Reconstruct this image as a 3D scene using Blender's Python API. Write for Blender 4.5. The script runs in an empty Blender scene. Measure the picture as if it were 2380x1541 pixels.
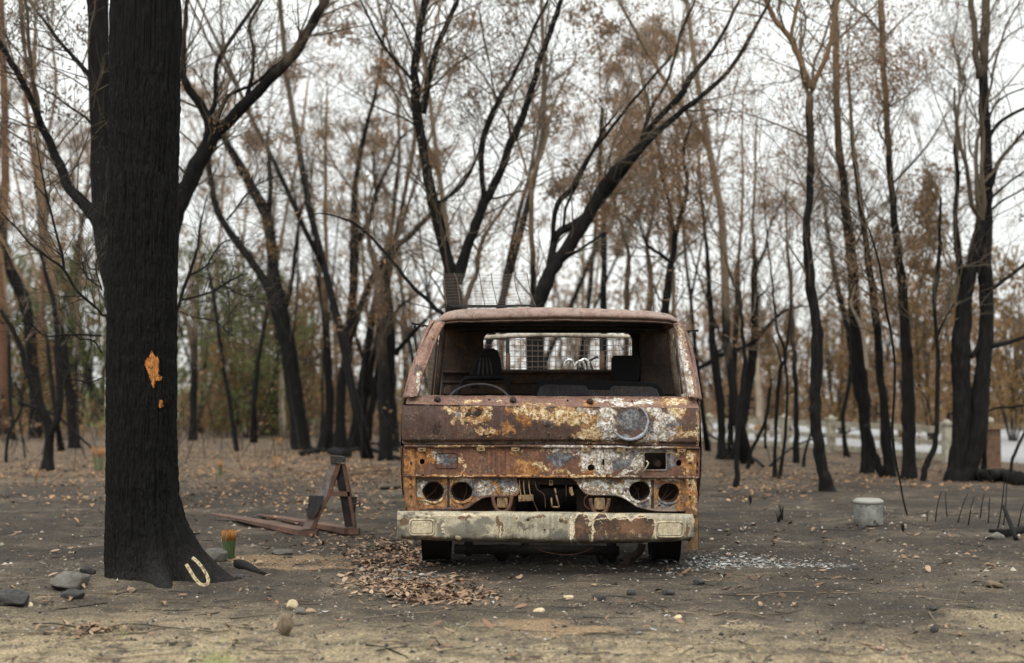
import bpy, bmesh, math, random
import numpy as np
from mathutils import Vector

random.seed(7)
RNG = np.random.default_rng(11)
SC = bpy.context.scene
COL = SC.collection

# ------------------------------------------------------------------ camera, sky, sun, exposure
CAM_H = 0.98
FD, CX, CY, HOR = 3305.0, 1190.0, 770.5, 924.0
PITCH = math.atan((HOR - CY) / FD)
cam_data = bpy.data.cameras.new('camera')
cam = bpy.data.objects.new('camera', cam_data)
COL.objects.link(cam)
cam.location = (0, 0, CAM_H)
cam.rotation_euler = (math.pi / 2 + PITCH, 0, 0)
cam_data.sensor_width = 36.0
cam_data.lens = FD / 2380.0 * 36.0
cam_data.clip_start = 0.1
cam_data.clip_end = 2000
cam_data.dof.use_dof = True
cam_data.dof.focus_distance = 7.95
cam_data.dof.aperture_fstop = 1.9
SC.camera = cam

world = bpy.data.worlds.new('World')
SC.world = world
world.use_nodes = True
wn, wl = world.node_tree.nodes, world.node_tree.links
wn.clear()
SUN_EL, SUN_AZ = math.radians(50), math.radians(200)   # overcast: a very soft sun high behind the camera
sky = wn.new('ShaderNodeTexSky')
sky.sky_type = 'NISHITA'
sky.sun_disc = False
sky.sun_elevation = SUN_EL
sky.sun_rotation = SUN_AZ
sky.air_density = 1.0
sky.dust_density = 4.0
over = wn.new('ShaderNodeMixRGB')
over.inputs[0].default_value = 0.90
over.inputs[2].default_value = (10.7, 10.9, 10.6, 1)      # the even white cloud deck
bgn = wn.new('ShaderNodeBackground')
bgn.inputs[1].default_value = 0.13
wout = wn.new('ShaderNodeOutputWorld')
wl.new(sky.outputs[0], over.inputs[1])
# an overcast sky is dimmer towards the horizon than overhead (the standard 1 + 2 sin elevation)
wtc = wn.new('ShaderNodeTexCoord'); wsp = wn.new('ShaderNodeSeparateXYZ')
wl.new(wtc.outputs['Generated'], wsp.inputs[0])
wmx = wn.new('ShaderNodeMath'); wmx.operation = 'MAXIMUM'; wmx.inputs[1].default_value = 0.0
wl.new(wsp.outputs[2], wmx.inputs[0])
wma = wn.new('ShaderNodeMath'); wma.operation = 'MULTIPLY_ADD'; wma.inputs[1].default_value = 0.72; wma.inputs[2].default_value = 0.56
wl.new(wmx.outputs[0], wma.inputs[0])
wml = wn.new('ShaderNodeVectorMath'); wml.operation = 'SCALE'
wl.new(over.outputs[0], wml.inputs[0]); wl.new(wma.outputs[0], wml.inputs['Scale'])
wl.new(wml.outputs[0], bgn.inputs[0])
wl.new(bgn.outputs[0], wout.inputs[0])

sun_d = bpy.data.lights.new('sun', 'SUN')
sun_d.energy = 1.5
sun_d.angle = math.radians(25)
sun_d.color = (1.0, 0.96, 0.9)
sun_o = bpy.data.objects.new('sun', sun_d)
COL.objects.link(sun_o)
_az = SUN_AZ
_dir = Vector((math.sin(_az) * math.cos(SUN_EL), math.cos(_az) * math.cos(SUN_EL), math.sin(SUN_EL)))
sun_o.rotation_euler = (-_dir).to_track_quat('-Z', 'Y').to_euler()
sun_o.location = (0, 0, 20)

SC.view_settings.view_transform = 'Standard'
SC.view_settings.look = 'None'
SC.view_settings.exposure = 0.44
SC.view_settings.gamma = 1.0
SC.view_settings.use_curve_mapping = False
SC.render.engine = 'CYCLES'
cy = SC.cycles
cy.max_bounces = 5
cy.diffuse_bounces = 3
cy.glossy_bounces = 2
cy.transmission_bounces = 2
cy.transparent_max_bounces = 4
cy.caustics_reflective = False
cy.caustics_refractive = False
try:
    cy.use_denoising = True
    cy.denoiser = 'OPENIMAGEDENOISE'
    cy.denoising_prefilter = 'ACCURATE'
except Exception:
    pass

# ------------------------------------------------------------------ where a point of the photograph stands
CP, SP = math.cos(PITCH), math.sin(PITCH)
def ray(x, y):
    a = (x - CX) / FD
    b = (CY - y) / FD
    return np.array([a, CP - b * SP, SP + b * CP])
def at(x, y, Y):
    d = ray(x, y)
    return np.array([0, 0, CAM_H]) + d * (Y / d[1])
def onground(x, y, z=0.0):
    d = ray(x, y)
    return np.array([0, 0, CAM_H]) + d * ((z - CAM_H) / d[2])
def V(cx, cy_, Y):                        # coordinates measured on an enlarged view of the truck
    return at((950 + cx / 3.0127) / 1.0504, (730 + cy_ / 3.0127) / 1.0504, Y)

# ------------------------------------------------------------------ noise in numpy
def _hash(ix, iy, iz, seed):
    h = (ix.astype(np.int64) * 374761393 + iy.astype(np.int64) * 668265263 + iz.astype(np.int64) * 2147483647 + seed * 974634777) & 0xFFFFFFFF
    h = ((h ^ (h >> 13)) * 1274126177) & 0xFFFFFFFF
    h = (h ^ (h >> 16)) & 0xFFFFFFFF
    return h / 4294967295.0
def noise3(x, y, z, seed=0):
    x, y, z = np.broadcast_arrays(np.asarray(x, float), np.asarray(y, float), np.asarray(z, float))
    ix, iy, iz = np.floor(x), np.floor(y), np.floor(z)
    fx, fy, fz = x - ix, y - iy, z - iz
    u, v, w = fx * fx * (3 - 2 * fx), fy * fy * (3 - 2 * fy), fz * fz * (3 - 2 * fz)
    r = 0
    for a in (0, 1):
        for b in (0, 1):
            for c in (0, 1):
                r = r + _hash(ix + a, iy + b, iz + c, seed) * (u if a else 1 - u) * (v if b else 1 - v) * (w if c else 1 - w)
    return r * 2 - 1
def fbm(x, y, z, octv=4, seed=0):
    r, a, f = 0, 1.0, 1.0
    for i in range(octv):
        r = r + a * noise3(np.asarray(x) * f, np.asarray(y) * f, np.asarray(z) * f, seed + i)
        a *= 0.5
        f *= 2.03
    return r

# ------------------------------------------------------------------ mesh builder
ORG = {}
class MB:
    def __init__(s):
        s.v, s.f, s.n = [], {3: [], 4: []}, 0
        s.attr = []
    def add(s, verts, quads=None, tris=None, val=0.5):
        verts = np.asarray(verts, float).reshape(-1, 3)
        if quads is not None and len(quads):
            s.f[4].append(np.asarray(quads, np.int64) + s.n)
        if tris is not None and len(tris):
            s.f[3].append(np.asarray(tris, np.int64) + s.n)
        s.v.append(verts)
        s.attr.append(np.full(len(verts), val) if np.isscalar(val) else np.asarray(val, float))
        s.n += len(verts)
    def mesh(s, name, origin=(0, 0, 0), smooth=True, attr=False):
        me = bpy.data.meshes.new(name)
        if not s.v:
            return me
        v = np.concatenate(s.v) - np.asarray(origin, float)
        me.vertices.add(len(v))
        me.vertices.foreach_set('co', v.astype(np.float32).ravel())
        q = np.concatenate(s.f[4]) if s.f[4] else np.zeros((0, 4), np.int64)
        t = np.concatenate(s.f[3]) if s.f[3] else np.zeros((0, 3), np.int64)
        idx = np.concatenate([q.ravel(), t.ravel()]).astype(np.int32)
        me.loops.add(len(idx))
        me.loops.foreach_set('vertex_index', idx)
        nq, nt = len(q), len(t)
        me.polygons.add(nq + nt)
        st = np.concatenate([np.arange(nq) * 4, nq * 4 + np.arange(nt) * 3]).astype(np.int32)
        me.polygons.foreach_set('loop_start', st)
        me.polygons.foreach_set('use_smooth', np.full(nq + nt, smooth))
        me.update(calc_edges=True)
        if attr:
            a = me.attributes.new('tint', 'FLOAT', 'POINT')
            a.data.foreach_set('value', np.concatenate(s.attr).astype(np.float32))
        me.validate()
        return me
    # shapes
    def tube(s, pts, rad, sides=6, cap=True, val=0.5, rough=0.0, seed=0):
        pts = np.asarray(pts, float)
        n = len(pts)
        rad = np.full(n, float(rad)) if np.isscalar(rad) else np.asarray(rad, float)
        t = np.gradient(pts, axis=0)
        t /= np.linalg.norm(t, axis=1)[:, None] + 1e-12
        up = np.array([0.0, 1.0, 0.0]) if abs(t[0][1]) < 0.8 else np.array([1.0, 0.0, 0.0])
        a = np.cross(t, up)
        a /= np.linalg.norm(a, axis=1)[:, None] + 1e-9
        b = np.cross(t, a)
        ang = np.arange(sides) * (2 * math.pi / sides)
        R = rad[:, None] * np.ones(sides)
        if rough:
            L = np.concatenate([[0], np.cumsum(np.linalg.norm(np.diff(pts, axis=0), axis=1))])
            k = noise3(np.cos(ang)[None] * 1.7 + seed, np.sin(ang)[None] * 1.7, L[:, None] * 3.5, 5)
            k2 = noise3(np.cos(ang)[None] * 5 + seed, np.sin(ang)[None] * 5, L[:, None] * 12, 6)
            R = R * (1 + rough * k + rough * 0.6 * k2)
        ring = pts[:, None, :] + R[:, :, None] * (np.cos(ang)[None, :, None] * a[:, None, :] + np.sin(ang)[None, :, None] * b[:, None, :])
        i = np.arange(n - 1)[:, None] * sides
        j = np.arange(sides)[None]
        j2 = (j + 1) % sides
        q = np.stack([i + j, i + j2, i + sides + j2, i + sides + j], -1).reshape(-1, 4)
        vv = ring.reshape(-1, 3)
        tr = None
        if cap:
            vv = np.concatenate([vv, pts[:1], pts[-1:]])
            c0, c1 = n * sides, n * sides + 1
            jj = np.arange(sides)
            k2_ = (jj + 1) % sides
            tr = np.concatenate([np.stack([np.full(sides, c0), k2_, jj], -1),
                                 np.stack([np.full(sides, c1), (n - 1) * sides + jj, (n - 1) * sides + k2_], -1)])
        s.add(vv, q, tr, val)
    def box(s, c, size, rot=None, val=0.5, taper=1.0):
        h = np.asarray(size, float) / 2
        k = np.array([[x, y, z] for z in (-1, 1) for y in (-1, 1) for x in (-1, 1)], float)
        k = k * h
        k[4:, :2] *= taper
        if rot is not None:
            k = k @ np.asarray(rot).T
        s.add(k + np.asarray(c, float), [[0, 2, 3, 1], [4, 5, 7, 6], [0, 1, 5, 4], [2, 6, 7, 3], [0, 4, 6, 2], [1, 3, 7, 5]], val=val)
    def bar(s, p0, p1, w, h, upv=(0, 0, 1), w2=None):
        """a box-section bar from p0 to p1"""
        p0, p1 = np.asarray(p0, float), np.asarray(p1, float)
        t = p1 - p0
        L = np.linalg.norm(t)
        t /= L
        a = np.cross(t, np.asarray(upv, float))
        a /= np.linalg.norm(a)
        b = np.cross(a, t)
        w2 = w2 or w
        vs = []
        for p, ww in ((p0, w), (p1, w2)):
            for sa, sb in ((-1, -1), (1, -1), (1, 1), (-1, 1)):
                vs.append(p + a * sa * ww / 2 + b * sb * h / 2)
        s.add(vs, [[0, 1, 2, 3], [7, 6, 5, 4], [0, 4, 5, 1], [1, 5, 6, 2], [2, 6, 7, 3], [3, 7, 4, 0]])
    def grid(s, P, val=0.5):
        """P: rows x cols x 3"""
        P = np.asarray(P, float)
        r, c = P.shape[:2]
        i = np.arange(r - 1)[:, None] * c
        j = np.arange(c - 1)[None]
        q = np.stack([i + j, i + j + 1, i + c + j + 1, i + c + j], -1).reshape(-1, 4)
        s.add(P.reshape(-1, 3), q, val=val)

def rotz(a):
    c, s_ = math.cos(a), math.sin(a)
    return np.array([[c, -s_, 0], [s_, c, 0], [0, 0, 1]])
def roty(a):
    c, s_ = math.cos(a), math.sin(a)
    return np.array([[c, 0, s_], [0, 1, 0], [-s_, 0, c]])
def rotx(a):
    c, s_ = math.cos(a), math.sin(a)
    return np.array([[1, 0, 0], [0, c, -s_], [0, s_, c]])

def tag(o, label=None, cat=None, group=None, kind=None):
    if label: o['label'] = label
    if cat: o['category'] = cat
    if group: o['group'] = group
    if kind: o['kind'] = kind
    return o
def empty(name, loc, label=None, cat=None, group=None):
    o = bpy.data.objects.new(name, None)
    o.empty_display_size = 0.1
    COL.objects.link(o)
    o.location = loc
    ORG[o] = np.asarray(loc, float)
    return tag(o, label, cat, group)
def obj(name, mb, mat, parent=None, origin=None, smooth=True, attr=False, **kw):
    if parent is not None:
        og = ORG[parent]
    else:
        og = np.zeros(3) if origin is None else np.asarray(origin, float)
    me = mb.mesh(name, og, smooth, attr) if isinstance(mb, MB) else mb
    if mat is not None:
        me.materials.append(mat)
    o = bpy.data.objects.new(name, me)
    COL.objects.link(o)
    ORG[o] = og
    if parent is not None:
        o.parent = parent
    else:
        o.location = og
    return tag(o, **kw)
def copy_tree(o, parent=None):
    c = o.copy()
    COL.objects.link(c)
    if parent is not None:
        c.parent = parent
    for ch in o.children:
        copy_tree(ch, c)
    return c

def plate(name, outer, holes, y, thick, mat, parent, bevel=0.0, bend=None, **kw):
    """flat sheet in the x-z plane cut from its outline, with real holes"""
    cu = bpy.data.curves.new(name, 'CURVE')
    cu.dimensions = '2D'
    cu.fill_mode = 'BOTH'
    cu.extrude = thick / 2
    cu.bevel_depth = bevel
    cu.bevel_resolution = 1
    for loop in [outer] + list(holes):
        sp = cu.splines.new('POLY')
        sp.points.add(len(loop) - 1)
        for p, q in zip(sp.points, loop):
            p.co = (q[0], q[1], 0, 1)
        sp.use_cyclic_u = True
    tmp = bpy.data.objects.new(name, cu)
    COL.objects.link(tmp)
    dg = bpy.context.evaluated_depsgraph_get()
    dg.update()
    me = bpy.data.meshes.new_from_object(tmp.evaluated_get(dg))
    bpy.data.objects.remove(tmp)
    bpy.data.curves.remove(cu)
    n = len(me.vertices)
    co = np.zeros(n * 3, np.float32)
    me.vertices.foreach_get('co', co)
    co = co.reshape(-1, 3)
    out = np.stack([co[:, 0], y + co[:, 2], co[:, 1]], -1)
    if bend is not None:
        out = bend(out)
    out = out - ORG[parent]
    me.vertices.foreach_set('co', out.astype(np.float32).ravel())
    me.materials.clear()
    me.materials.append(mat)
    me.update()
    me.name = name
    o = bpy.data.objects.new(name, me)
    COL.objects.link(o)
    o.parent = parent
    ORG[o] = ORG[parent]
    return tag(o, **kw)

def smooth_path(pts, per=6):
    """Catmull-Rom through the rows of pts (any columns)"""
    P = np.asarray(pts, float)
    if len(P) < 3:
        t = np.linspace(0, 1, per + 1)[:, None]
        return P[0] * (1 - t) + P[-1] * t
    E = np.vstack([2 * P[0] - P[1], P, 2 * P[-1] - P[-2]])
    out = []
    for i in range(1, len(E) - 2):
        p0, p1, p2, p3 = E[i - 1:i + 3]
        t = np.linspace(0, 1, per, endpoint=False)[:, None]
        out.append(0.5 * ((2 * p1) + (-p0 + p2) * t + (2 * p0 - 5 * p1 + 4 * p2 - p3) * t ** 2 + (-p0 + 3 * p1 - 3 * p2 + p3) * t ** 3))
    out.append(P[-1:])
    return np.vstack(out)

# ------------------------------------------------------------------ materials
class NT:
    def __init__(s, name, rough=0.8, spec=0.3):
        s.m = bpy.data.materials.new(name)
        s.m.use_nodes = True
        s.t = s.m.node_tree
        s.b = s.t.nodes['Principled BSDF']
        s.b.inputs['Roughness'].default_value = rough
        s.b.inputs['Specular IOR Level'].default_value = spec
        s.tc = s.t.nodes.new('ShaderNodeTexCoord')
    def put(s, sock, v):
        if isinstance(v, bpy.types.NodeSocket):
            s.t.links.new(v, sock)
        elif isinstance(v, (tuple, list)) and sock.type == 'RGBA' and len(v) == 3:
            sock.default_value = (*v, 1)
        else:
            sock.default_value = v
    def math(s, op, a, b=None, c=None, clamp=False):
        n = s.t.nodes.new('ShaderNodeMath')
        n.operation = op
        n.use_clamp = clamp
        for i, v in enumerate((a, b, c)):
            if v is not None: s.put(n.inputs[i], v)
        return n.outputs[0]
    def vm(s, op, a, b=None, c=None):
        n = s.t.nodes.new('ShaderNodeVectorMath')
        n.operation = op
        for i, v in enumerate((a, b, c)):
            if v is not None: s.put(n.inputs[i], v)
        return n.outputs['Value'] if op == 'LENGTH' else n.outputs[0]
    def noise(s, vec, scale, detail=4, rough=0.6, color=False, dist=0.0):
        n = s.t.nodes.new('ShaderNodeTexNoise')
        s.put(n.inputs['Vector'], vec)
        n.inputs['Scale'].default_value = scale
        n.inputs['Detail'].default_value = detail
        n.inputs['Roughness'].default_value = rough
        n.inputs['Distortion'].default_value = dist
        return n.outputs[1] if color else n.outputs[0]
    def voro(s, vec, scale, feature='F1', out='Distance'):
        n = s.t.nodes.new('ShaderNodeTexVoronoi')
        n.feature = feature
        s.put(n.inputs['Vector'], vec)
        n.inputs['Scale'].default_value = scale
        return n.outputs[out]
    def scale(s, vec, sc, off=(0, 0, 0)):
        return s.vm('MULTIPLY_ADD', vec, sc, off)
    def ss(s, x, lo, hi, to=(0, 1)):
        n = s.t.nodes.new('ShaderNodeMapRange')
        n.interpolation_type = 'SMOOTHSTEP'
        s.put(n.inputs[0], x)
        n.inputs[1].default_value, n.inputs[2].default_value = lo, hi
        n.inputs[3].default_value, n.inputs[4].default_value = to
        return n.outputs[0]
    def mix(s, f, a, b, mode='MIX'):
        n = s.t.nodes.new('ShaderNodeMixRGB')
        n.blend_type = mode
        s.put(n.inputs[0], f); s.put(n.inputs[1], a); s.put(n.inputs[2], b)
        return n.outputs[0]
    def ramp(s, f, stops):
        n = s.t.nodes.new('ShaderNodeValToRGB')
        r = n.color_ramp
        while len(r.elements) < len(stops): r.elements.new(0.5)
        for e, (p, c) in zip(r.elements, stops):
            e.position = p
            e.color = (*c, 1)
        s.put(n.inputs[0], f)
        return n.outputs[0]
    def xyz(s, vec):
        n = s.t.nodes.new('ShaderNodeSeparateXYZ')
        s.put(n.inputs[0], vec)
        return n.outputs
    def ell(s, P, lst, mask=(1, 0, 1)):
        """largest of 1 - distance over a set of (cx, cz, rx, rz)"""
        r = None
        for (cx, cz, rx, rz) in lst:
            S = [1 / rx, 0, 1 / rz] if mask[2] else [1 / rx, 1 / rz, 0]
            O = [-cx / rx, 0, -cz / rz] if mask[2] else [-cx / rx, -cz / rz, 0]
            l = s.vm('LENGTH', s.vm('MULTIPLY_ADD', P, tuple(S), tuple(O)))
            r = l if r is None else s.math('MINIMUM', r, l)
        return s.math('SUBTRACT', 1.0, r)
    def bump(s, h, strength=0.5, dist=0.005, prev=None):
        n = s.t.nodes.new('ShaderNodeBump')
        n.inputs['Strength'].default_value = strength
        n.inputs['Distance'].default_value = dist
        s.put(n.inputs['Height'], h)
        if prev is not None: s.put(n.inputs['Normal'], prev)
        return n.outputs[0]
    def done(s, color=None, rough=None, normal=None, metal=None):
        if color is not None: s.put(s.b.inputs['Base Color'], color)
        if rough is not None: s.put(s.b.inputs['Roughness'], rough)
        if normal is not None: s.put(s.b.inputs['Normal'], normal)
        if metal is not None: s.put(s.b.inputs['Metallic'], metal)
        return s.m

def charred(name, char_h=99.0, pale=(0.17, 0.12, 0.075), scale=1.0, fade=1.2):
    """black burnt bark up to char_h metres, scorched tan bark above"""
    t = NT(name, 0.9, 0.15)
    P = t.tc.outputs['Object']
    st = t.scale(P, (30 * scale, 30 * scale, 7 * scale))
    n1 = t.noise(st, 1.0, 3, 0.6)
    c = t.ramp(n1, [(0.3, (0.004, 0.004, 0.004)), (0.6, (0.010, 0.0095, 0.009)), (0.8, (0.022, 0.021, 0.020))])
    if char_h < 50:
        z = t.xyz(P)[2]
        w = t.noise(t.scale(P, (4, 4, 1.3)), 1.0, 4, 0.7)
        f = t.ss(t.math('ADD', z, t.math('MULTIPLY', t.math('SUBTRACT', w, 0.5), fade * 3.2)), char_h - fade * 0.6, char_h + fade * 0.6)
        pc = t.mix(n1, tuple(x * 0.55 for x in pale), tuple(min(1, x * 1.5) for x in pale))
        c = t.mix(f, c, pc)
    return t.done(c, normal=t.bump(n1, 0.7, 0.01))
M = {}
M['char'] = charred('charred_bark')
M['char_mid'] = charred('charred_bark_tan_above', 3.0)
M['char_low'] = charred('charred_bark_pale_above', 2.4, (0.14, 0.108, 0.076))
M['char_high'] = charred('charred_bark_brown_top', 4.2, (0.15, 0.10, 0.06))
M['char_top'] = charred('charred_bark_grey_top', 4.9, (0.085, 0.068, 0.05), fade=1.0)
M['pale'] = charred('pale_dead_wood', 0.25, (0.30, 0.25, 0.19), fade=0.4)
M['tan'] = charred('scorched_tan_bark', 2.0, (0.075, 0.056, 0.041))
M['brown'] = charred('red_brown_scorched_bark', 0.6, (0.13, 0.07, 0.045))

def leaf_mat(name, cols, trans=0.5):
    t = NT(name, 0.7, 0.2)
    at_ = t.t.nodes.new('ShaderNodeAttribute')
    at_.attribute_name = 'tint'
    n = t.noise(t.tc.outputs['Object'], 1.3, 3, 0.6)
    f = t.math('ADD', t.math('MULTIPLY', at_.outputs['Fac'], 0.55), t.math('MULTIPLY', n, 0.45))
    k = len(cols)
    c = t.ramp(f, [(0.2 + 0.6 * i / (k - 1), cc) for i, cc in enumerate(cols)])
    t.done(c)
    tr = t.t.nodes.new('ShaderNodeBsdfTranslucent')
    t.put(tr.inputs[0], c)
    mx = t.t.nodes.new('ShaderNodeMixShader')
    mx.inputs[0].default_value = trans
    out = t.t.nodes['Material Output']
    t.t.links.new(t.b.outputs[0], mx.inputs[1])
    t.t.links.new(tr.outputs[0], mx.inputs[2])
    t.t.links.new(mx.outputs[0], out.inputs[0])
    return t.m
M['leaf_brown'] = leaf_mat('dead_brown_leaves', [(0.12, 0.074, 0.043), (0.25, 0.155, 0.09), (0.38, 0.25, 0.15)])
M['leaf_grey'] = leaf_mat('dead_grey_leaves', [(0.07, 0.056, 0.044), (0.15, 0.12, 0.09), (0.25, 0.195, 0.145)])
M['leaf_orange'] = leaf_mat('scorched_orange_leaves', [(0.095, 0.06, 0.028), (0.20, 0.125, 0.055), (0.30, 0.19, 0.09)])
M['leaf_olive'] = leaf_mat('surviving_olive_leaves', [(0.055, 0.07, 0.03), (0.12, 0.135, 0.055), (0.21, 0.195, 0.08)])
M['leaf_mauve'] = leaf_mat('far_dead_leaves', [(0.15, 0.11, 0.08), (0.25, 0.185, 0.135), (0.36, 0.27, 0.20)])
M['twig'] = NT('burnt_twig', 0.9, 0.1).done((0.028, 0.025, 0.022))
M['twig_pale'] = NT('grey_brown_twig', 0.9, 0.1).done((0.10, 0.08, 0.058))
M['stick'] = stick = NT('weathered_stick', 0.9, 0.1).done((0.16, 0.125, 0.088))

# ------------------------------------------------------------------ ground
def gz(x, y):
    x, y = np.asarray(x, float), np.asarray(y, float)
    far = np.clip((y - 12) / 30, 0, 1)
    h = 0.022 * fbm(x * 0.7, y * 0.7, 0, 3, 20) + 0.010 * fbm(x * 4.1, y * 4.1, 0, 3, 30) + far * 0.10 * noise3(x * 0.16, y * 0.16, 0, 40)
    near = np.exp(-(((x - 0.22) / 1.3) ** 4 + ((y - 9.6) / 2.2) ** 4))
    h = h * (1 - 0.75 * near)
    # soil heaped round the foot of the big tree
    r2 = ((x + 2.0) / 0.55) ** 2 + ((y - 7.55) / 0.45) ** 2
    h = h + 0.05 * np.exp(-r2 * 0.9)
    return h
def gp(x, y):
    """ground point under the pixel, on the uneven ground"""
    p = onground(x, y)
    for _ in range(3):
        p = onground(x, y, float(gz(p[0], p[1])))
    return p

t = NT('burnt_sandy_soil', 0.95, 0.15)
P = t.tc.outputs['Object']
flat = t.scale(P, (1, 1, 0))
dist = t.vm('MULTIPLY_ADD', t.vm('SUBTRACT', t.noise(flat, 1.3, 5, 0.65, color=True), (0.5, 0.5, 0.5)), (1.3, 1.3, 0), flat)
dist2 = t.vm('MULTIPLY_ADD', t.vm('SUBTRACT', t.noise(flat, 4.0, 5, 0.7, color=True), (0.5, 0.5, 0.5)), (0.5, 0.5, 0), flat)
nb = t.noise(flat, 0.9, 6, 0.65)
nm = t.noise(flat, 5.5, 5, 0.7)
nf = t.noise(flat, 60, 4, 0.75)
ash = t.ramp(nb, [(0.36, (0.042, 0.034, 0.027)), (0.5, (0.095, 0.076, 0.056)), (0.62, (0.185, 0.148, 0.106))])
ash = t.mix(t.ss(nm, 0.38, 0.62), t.mix(0.65, ash, (0.036, 0.032, 0.028)), ash)
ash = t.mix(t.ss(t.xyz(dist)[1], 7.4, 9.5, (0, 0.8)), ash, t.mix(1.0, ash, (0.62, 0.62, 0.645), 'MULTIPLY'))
yy = t.xyz(dist)[1]
xx = t.xyz(dist)[0]
# tan sand showing in the foreground, more to the left
fg = t.ss(t.math('ADD', yy, t.math('MULTIPLY', xx, 0.16)), 6.75, 5.25)
fg = t.math('MULTIPLY', fg, t.ss(t.math('ADD', t.math('MULTIPLY', nm, .6), t.math('MULTIPLY', t.noise(flat, 19, 5, .75), .4)), 0.38, 0.58, (0.15, 1.0)))
c = t.mix(fg, ash, (0.34, 0.275, 0.175))
op = [tuple(onground(*p)[:2]) for p in ((655, 1300), (700, 1318), (1230, 1448), (1330, 1462), (1720, 1447), (2330, 1440), (640, 1290))]
om = t.ell(dist2, [(op[0][0], op[0][1], 0.55, 0.28), (op[1][0], op[1][1], 0.4, 0.2), (op[2][0], op[2][1], 0.28, 0.16), (op[3][0], op[3][1], 0.3, 0.14)], mask=(1, 1, 0))
c = t.mix(t.math('MULTIPLY', t.ss(t.math('ADD', om, t.math('MULTIPLY', nm, 1.3)), 0.5, 1.3), 0.7), c, (0.30, 0.205, 0.12))
om2 = t.ell(dist2, [(op[4][0], op[4][1], 0.16, 0.10), (op[5][0], op[5][1], 0.3, 0.35)], mask=(1, 1, 0))
c = t.mix(t.math('MULTIPLY', t.ss(t.math('ADD', om2, t.math('MULTIPLY', nm, 1.2)), 0.55, 1.15), 0.65), c, (0.33, 0.27, 0.17))
# soot with painted shade under and round the truck, white ash beside its wheel
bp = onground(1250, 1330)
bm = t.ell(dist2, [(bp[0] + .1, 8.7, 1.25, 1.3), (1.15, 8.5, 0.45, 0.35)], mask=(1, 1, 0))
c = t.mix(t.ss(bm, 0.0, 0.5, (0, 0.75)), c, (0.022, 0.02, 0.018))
wp = onground(1715, 1312)
wp2 = onground(985, 1335)
wm = t.ell(dist2, [(wp[0], wp[1], 0.42, 0.35), (wp[0] + 0.35, wp[1] - .15, 0.35, 0.12), (wp2[0], wp2[1], 0.28, 0.12)], mask=(1, 1, 0))
wn_ = t.noise(flat, 26, 5, 0.8)
c = t.mix(t.math('MULTIPLY', t.ss(wm, 0.0, 0.5), t.ss(wn_, 0.50, 0.60)), c, (0.55, 0.56, 0.56))
# orange-brown litter dust farther back
lt = t.ss(yy, 14.5, 19.0)
lt = t.math('MULTIPLY', lt, t.ss(t.noise(flat, 2.2, 6, 0.75), 0.40, 0.60))
c = t.mix(t.math('MULTIPLY', lt, 0.7), c, (0.19, 0.13, 0.08))
# fine grit
c = t.mix(t.ss(nf, 0.45, 0.66, (0, 0.8)), c, t.mix(1.0, c, (2.6, 2.5, 2.3), 'MULTIPLY'))
c = t.mix(t.ss(t.noise(flat, 22, 5, 0.8), 0.53, 0.66, (0, 0.75)), c, (0.035, 0.031, 0.028))
c = t.mix(t.ss(t.noise(flat, 130, 2, 0.8), 0.60, 0.40, (0, 0.55)), c, (0.03, 0.028, 0.026))
sp_ = t.voro(flat, 42)
sel = t.ss(t.noise(flat, 9, 3, 0.6), 0.55, 0.62)
c = t.mix(t.math('MULTIPLY', t.ss(sp_, 0.12, 0.07), sel), c, (0.5, 0.48, 0.44))
hb = t.math('ADD', t.math('MULTIPLY', nf, 0.6), t.math('MULTIPLY', nm, 1.2))
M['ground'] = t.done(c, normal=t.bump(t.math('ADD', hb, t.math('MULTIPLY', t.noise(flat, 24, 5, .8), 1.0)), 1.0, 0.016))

def axis(a, b, step, lim, g=1.12):
    core = list(np.arange(a, b + 1e-6, step))
    s_, hi = step, core[-1]
    up = []
    while hi < lim:
        s_ *= g; hi += s_; up.append(hi)
    s_, lo = step, core[0]
    dn = []
    while lo > -lim:
        s_ *= g; lo -= s_; dn.append(lo)
    return np.array(dn[::-1] + core + up)
gx, gy = axis(-3.6, 3.8, 0.021, 500), axis(4.4, 12.5, 0.027, 500, 1.06)
XX, YY = np.meshgrid(gx, gy)
ZZ = gz(XX, YY)
nearm = np.exp(-np.clip(YY - 11, 0, None) / 2)
ZZ = ZZ + nearm * (0.0045 * fbm(XX * 19, YY * 19, 0, 3, 50) + 0.006 * np.clip(noise3(XX * 8, YY * 8, 0, 51) - .35, 0, 1) * 3)
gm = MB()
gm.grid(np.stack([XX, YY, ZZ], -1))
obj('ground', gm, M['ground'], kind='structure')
# ------------------------------------------------------------------ the burnt-out truck
TX, TY = 0.26, 8.0
def CL(cx, cz, rx, rz, Y=8.0):
    """an ellipse measured on the enlarged view, in the truck's own x-z plane"""
    p = V(cx, cz, Y)
    k = Y / FD / 3.0127 / 1.0504
    return (p[0] - TX, p[2], rx * k, rz * k)

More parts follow.
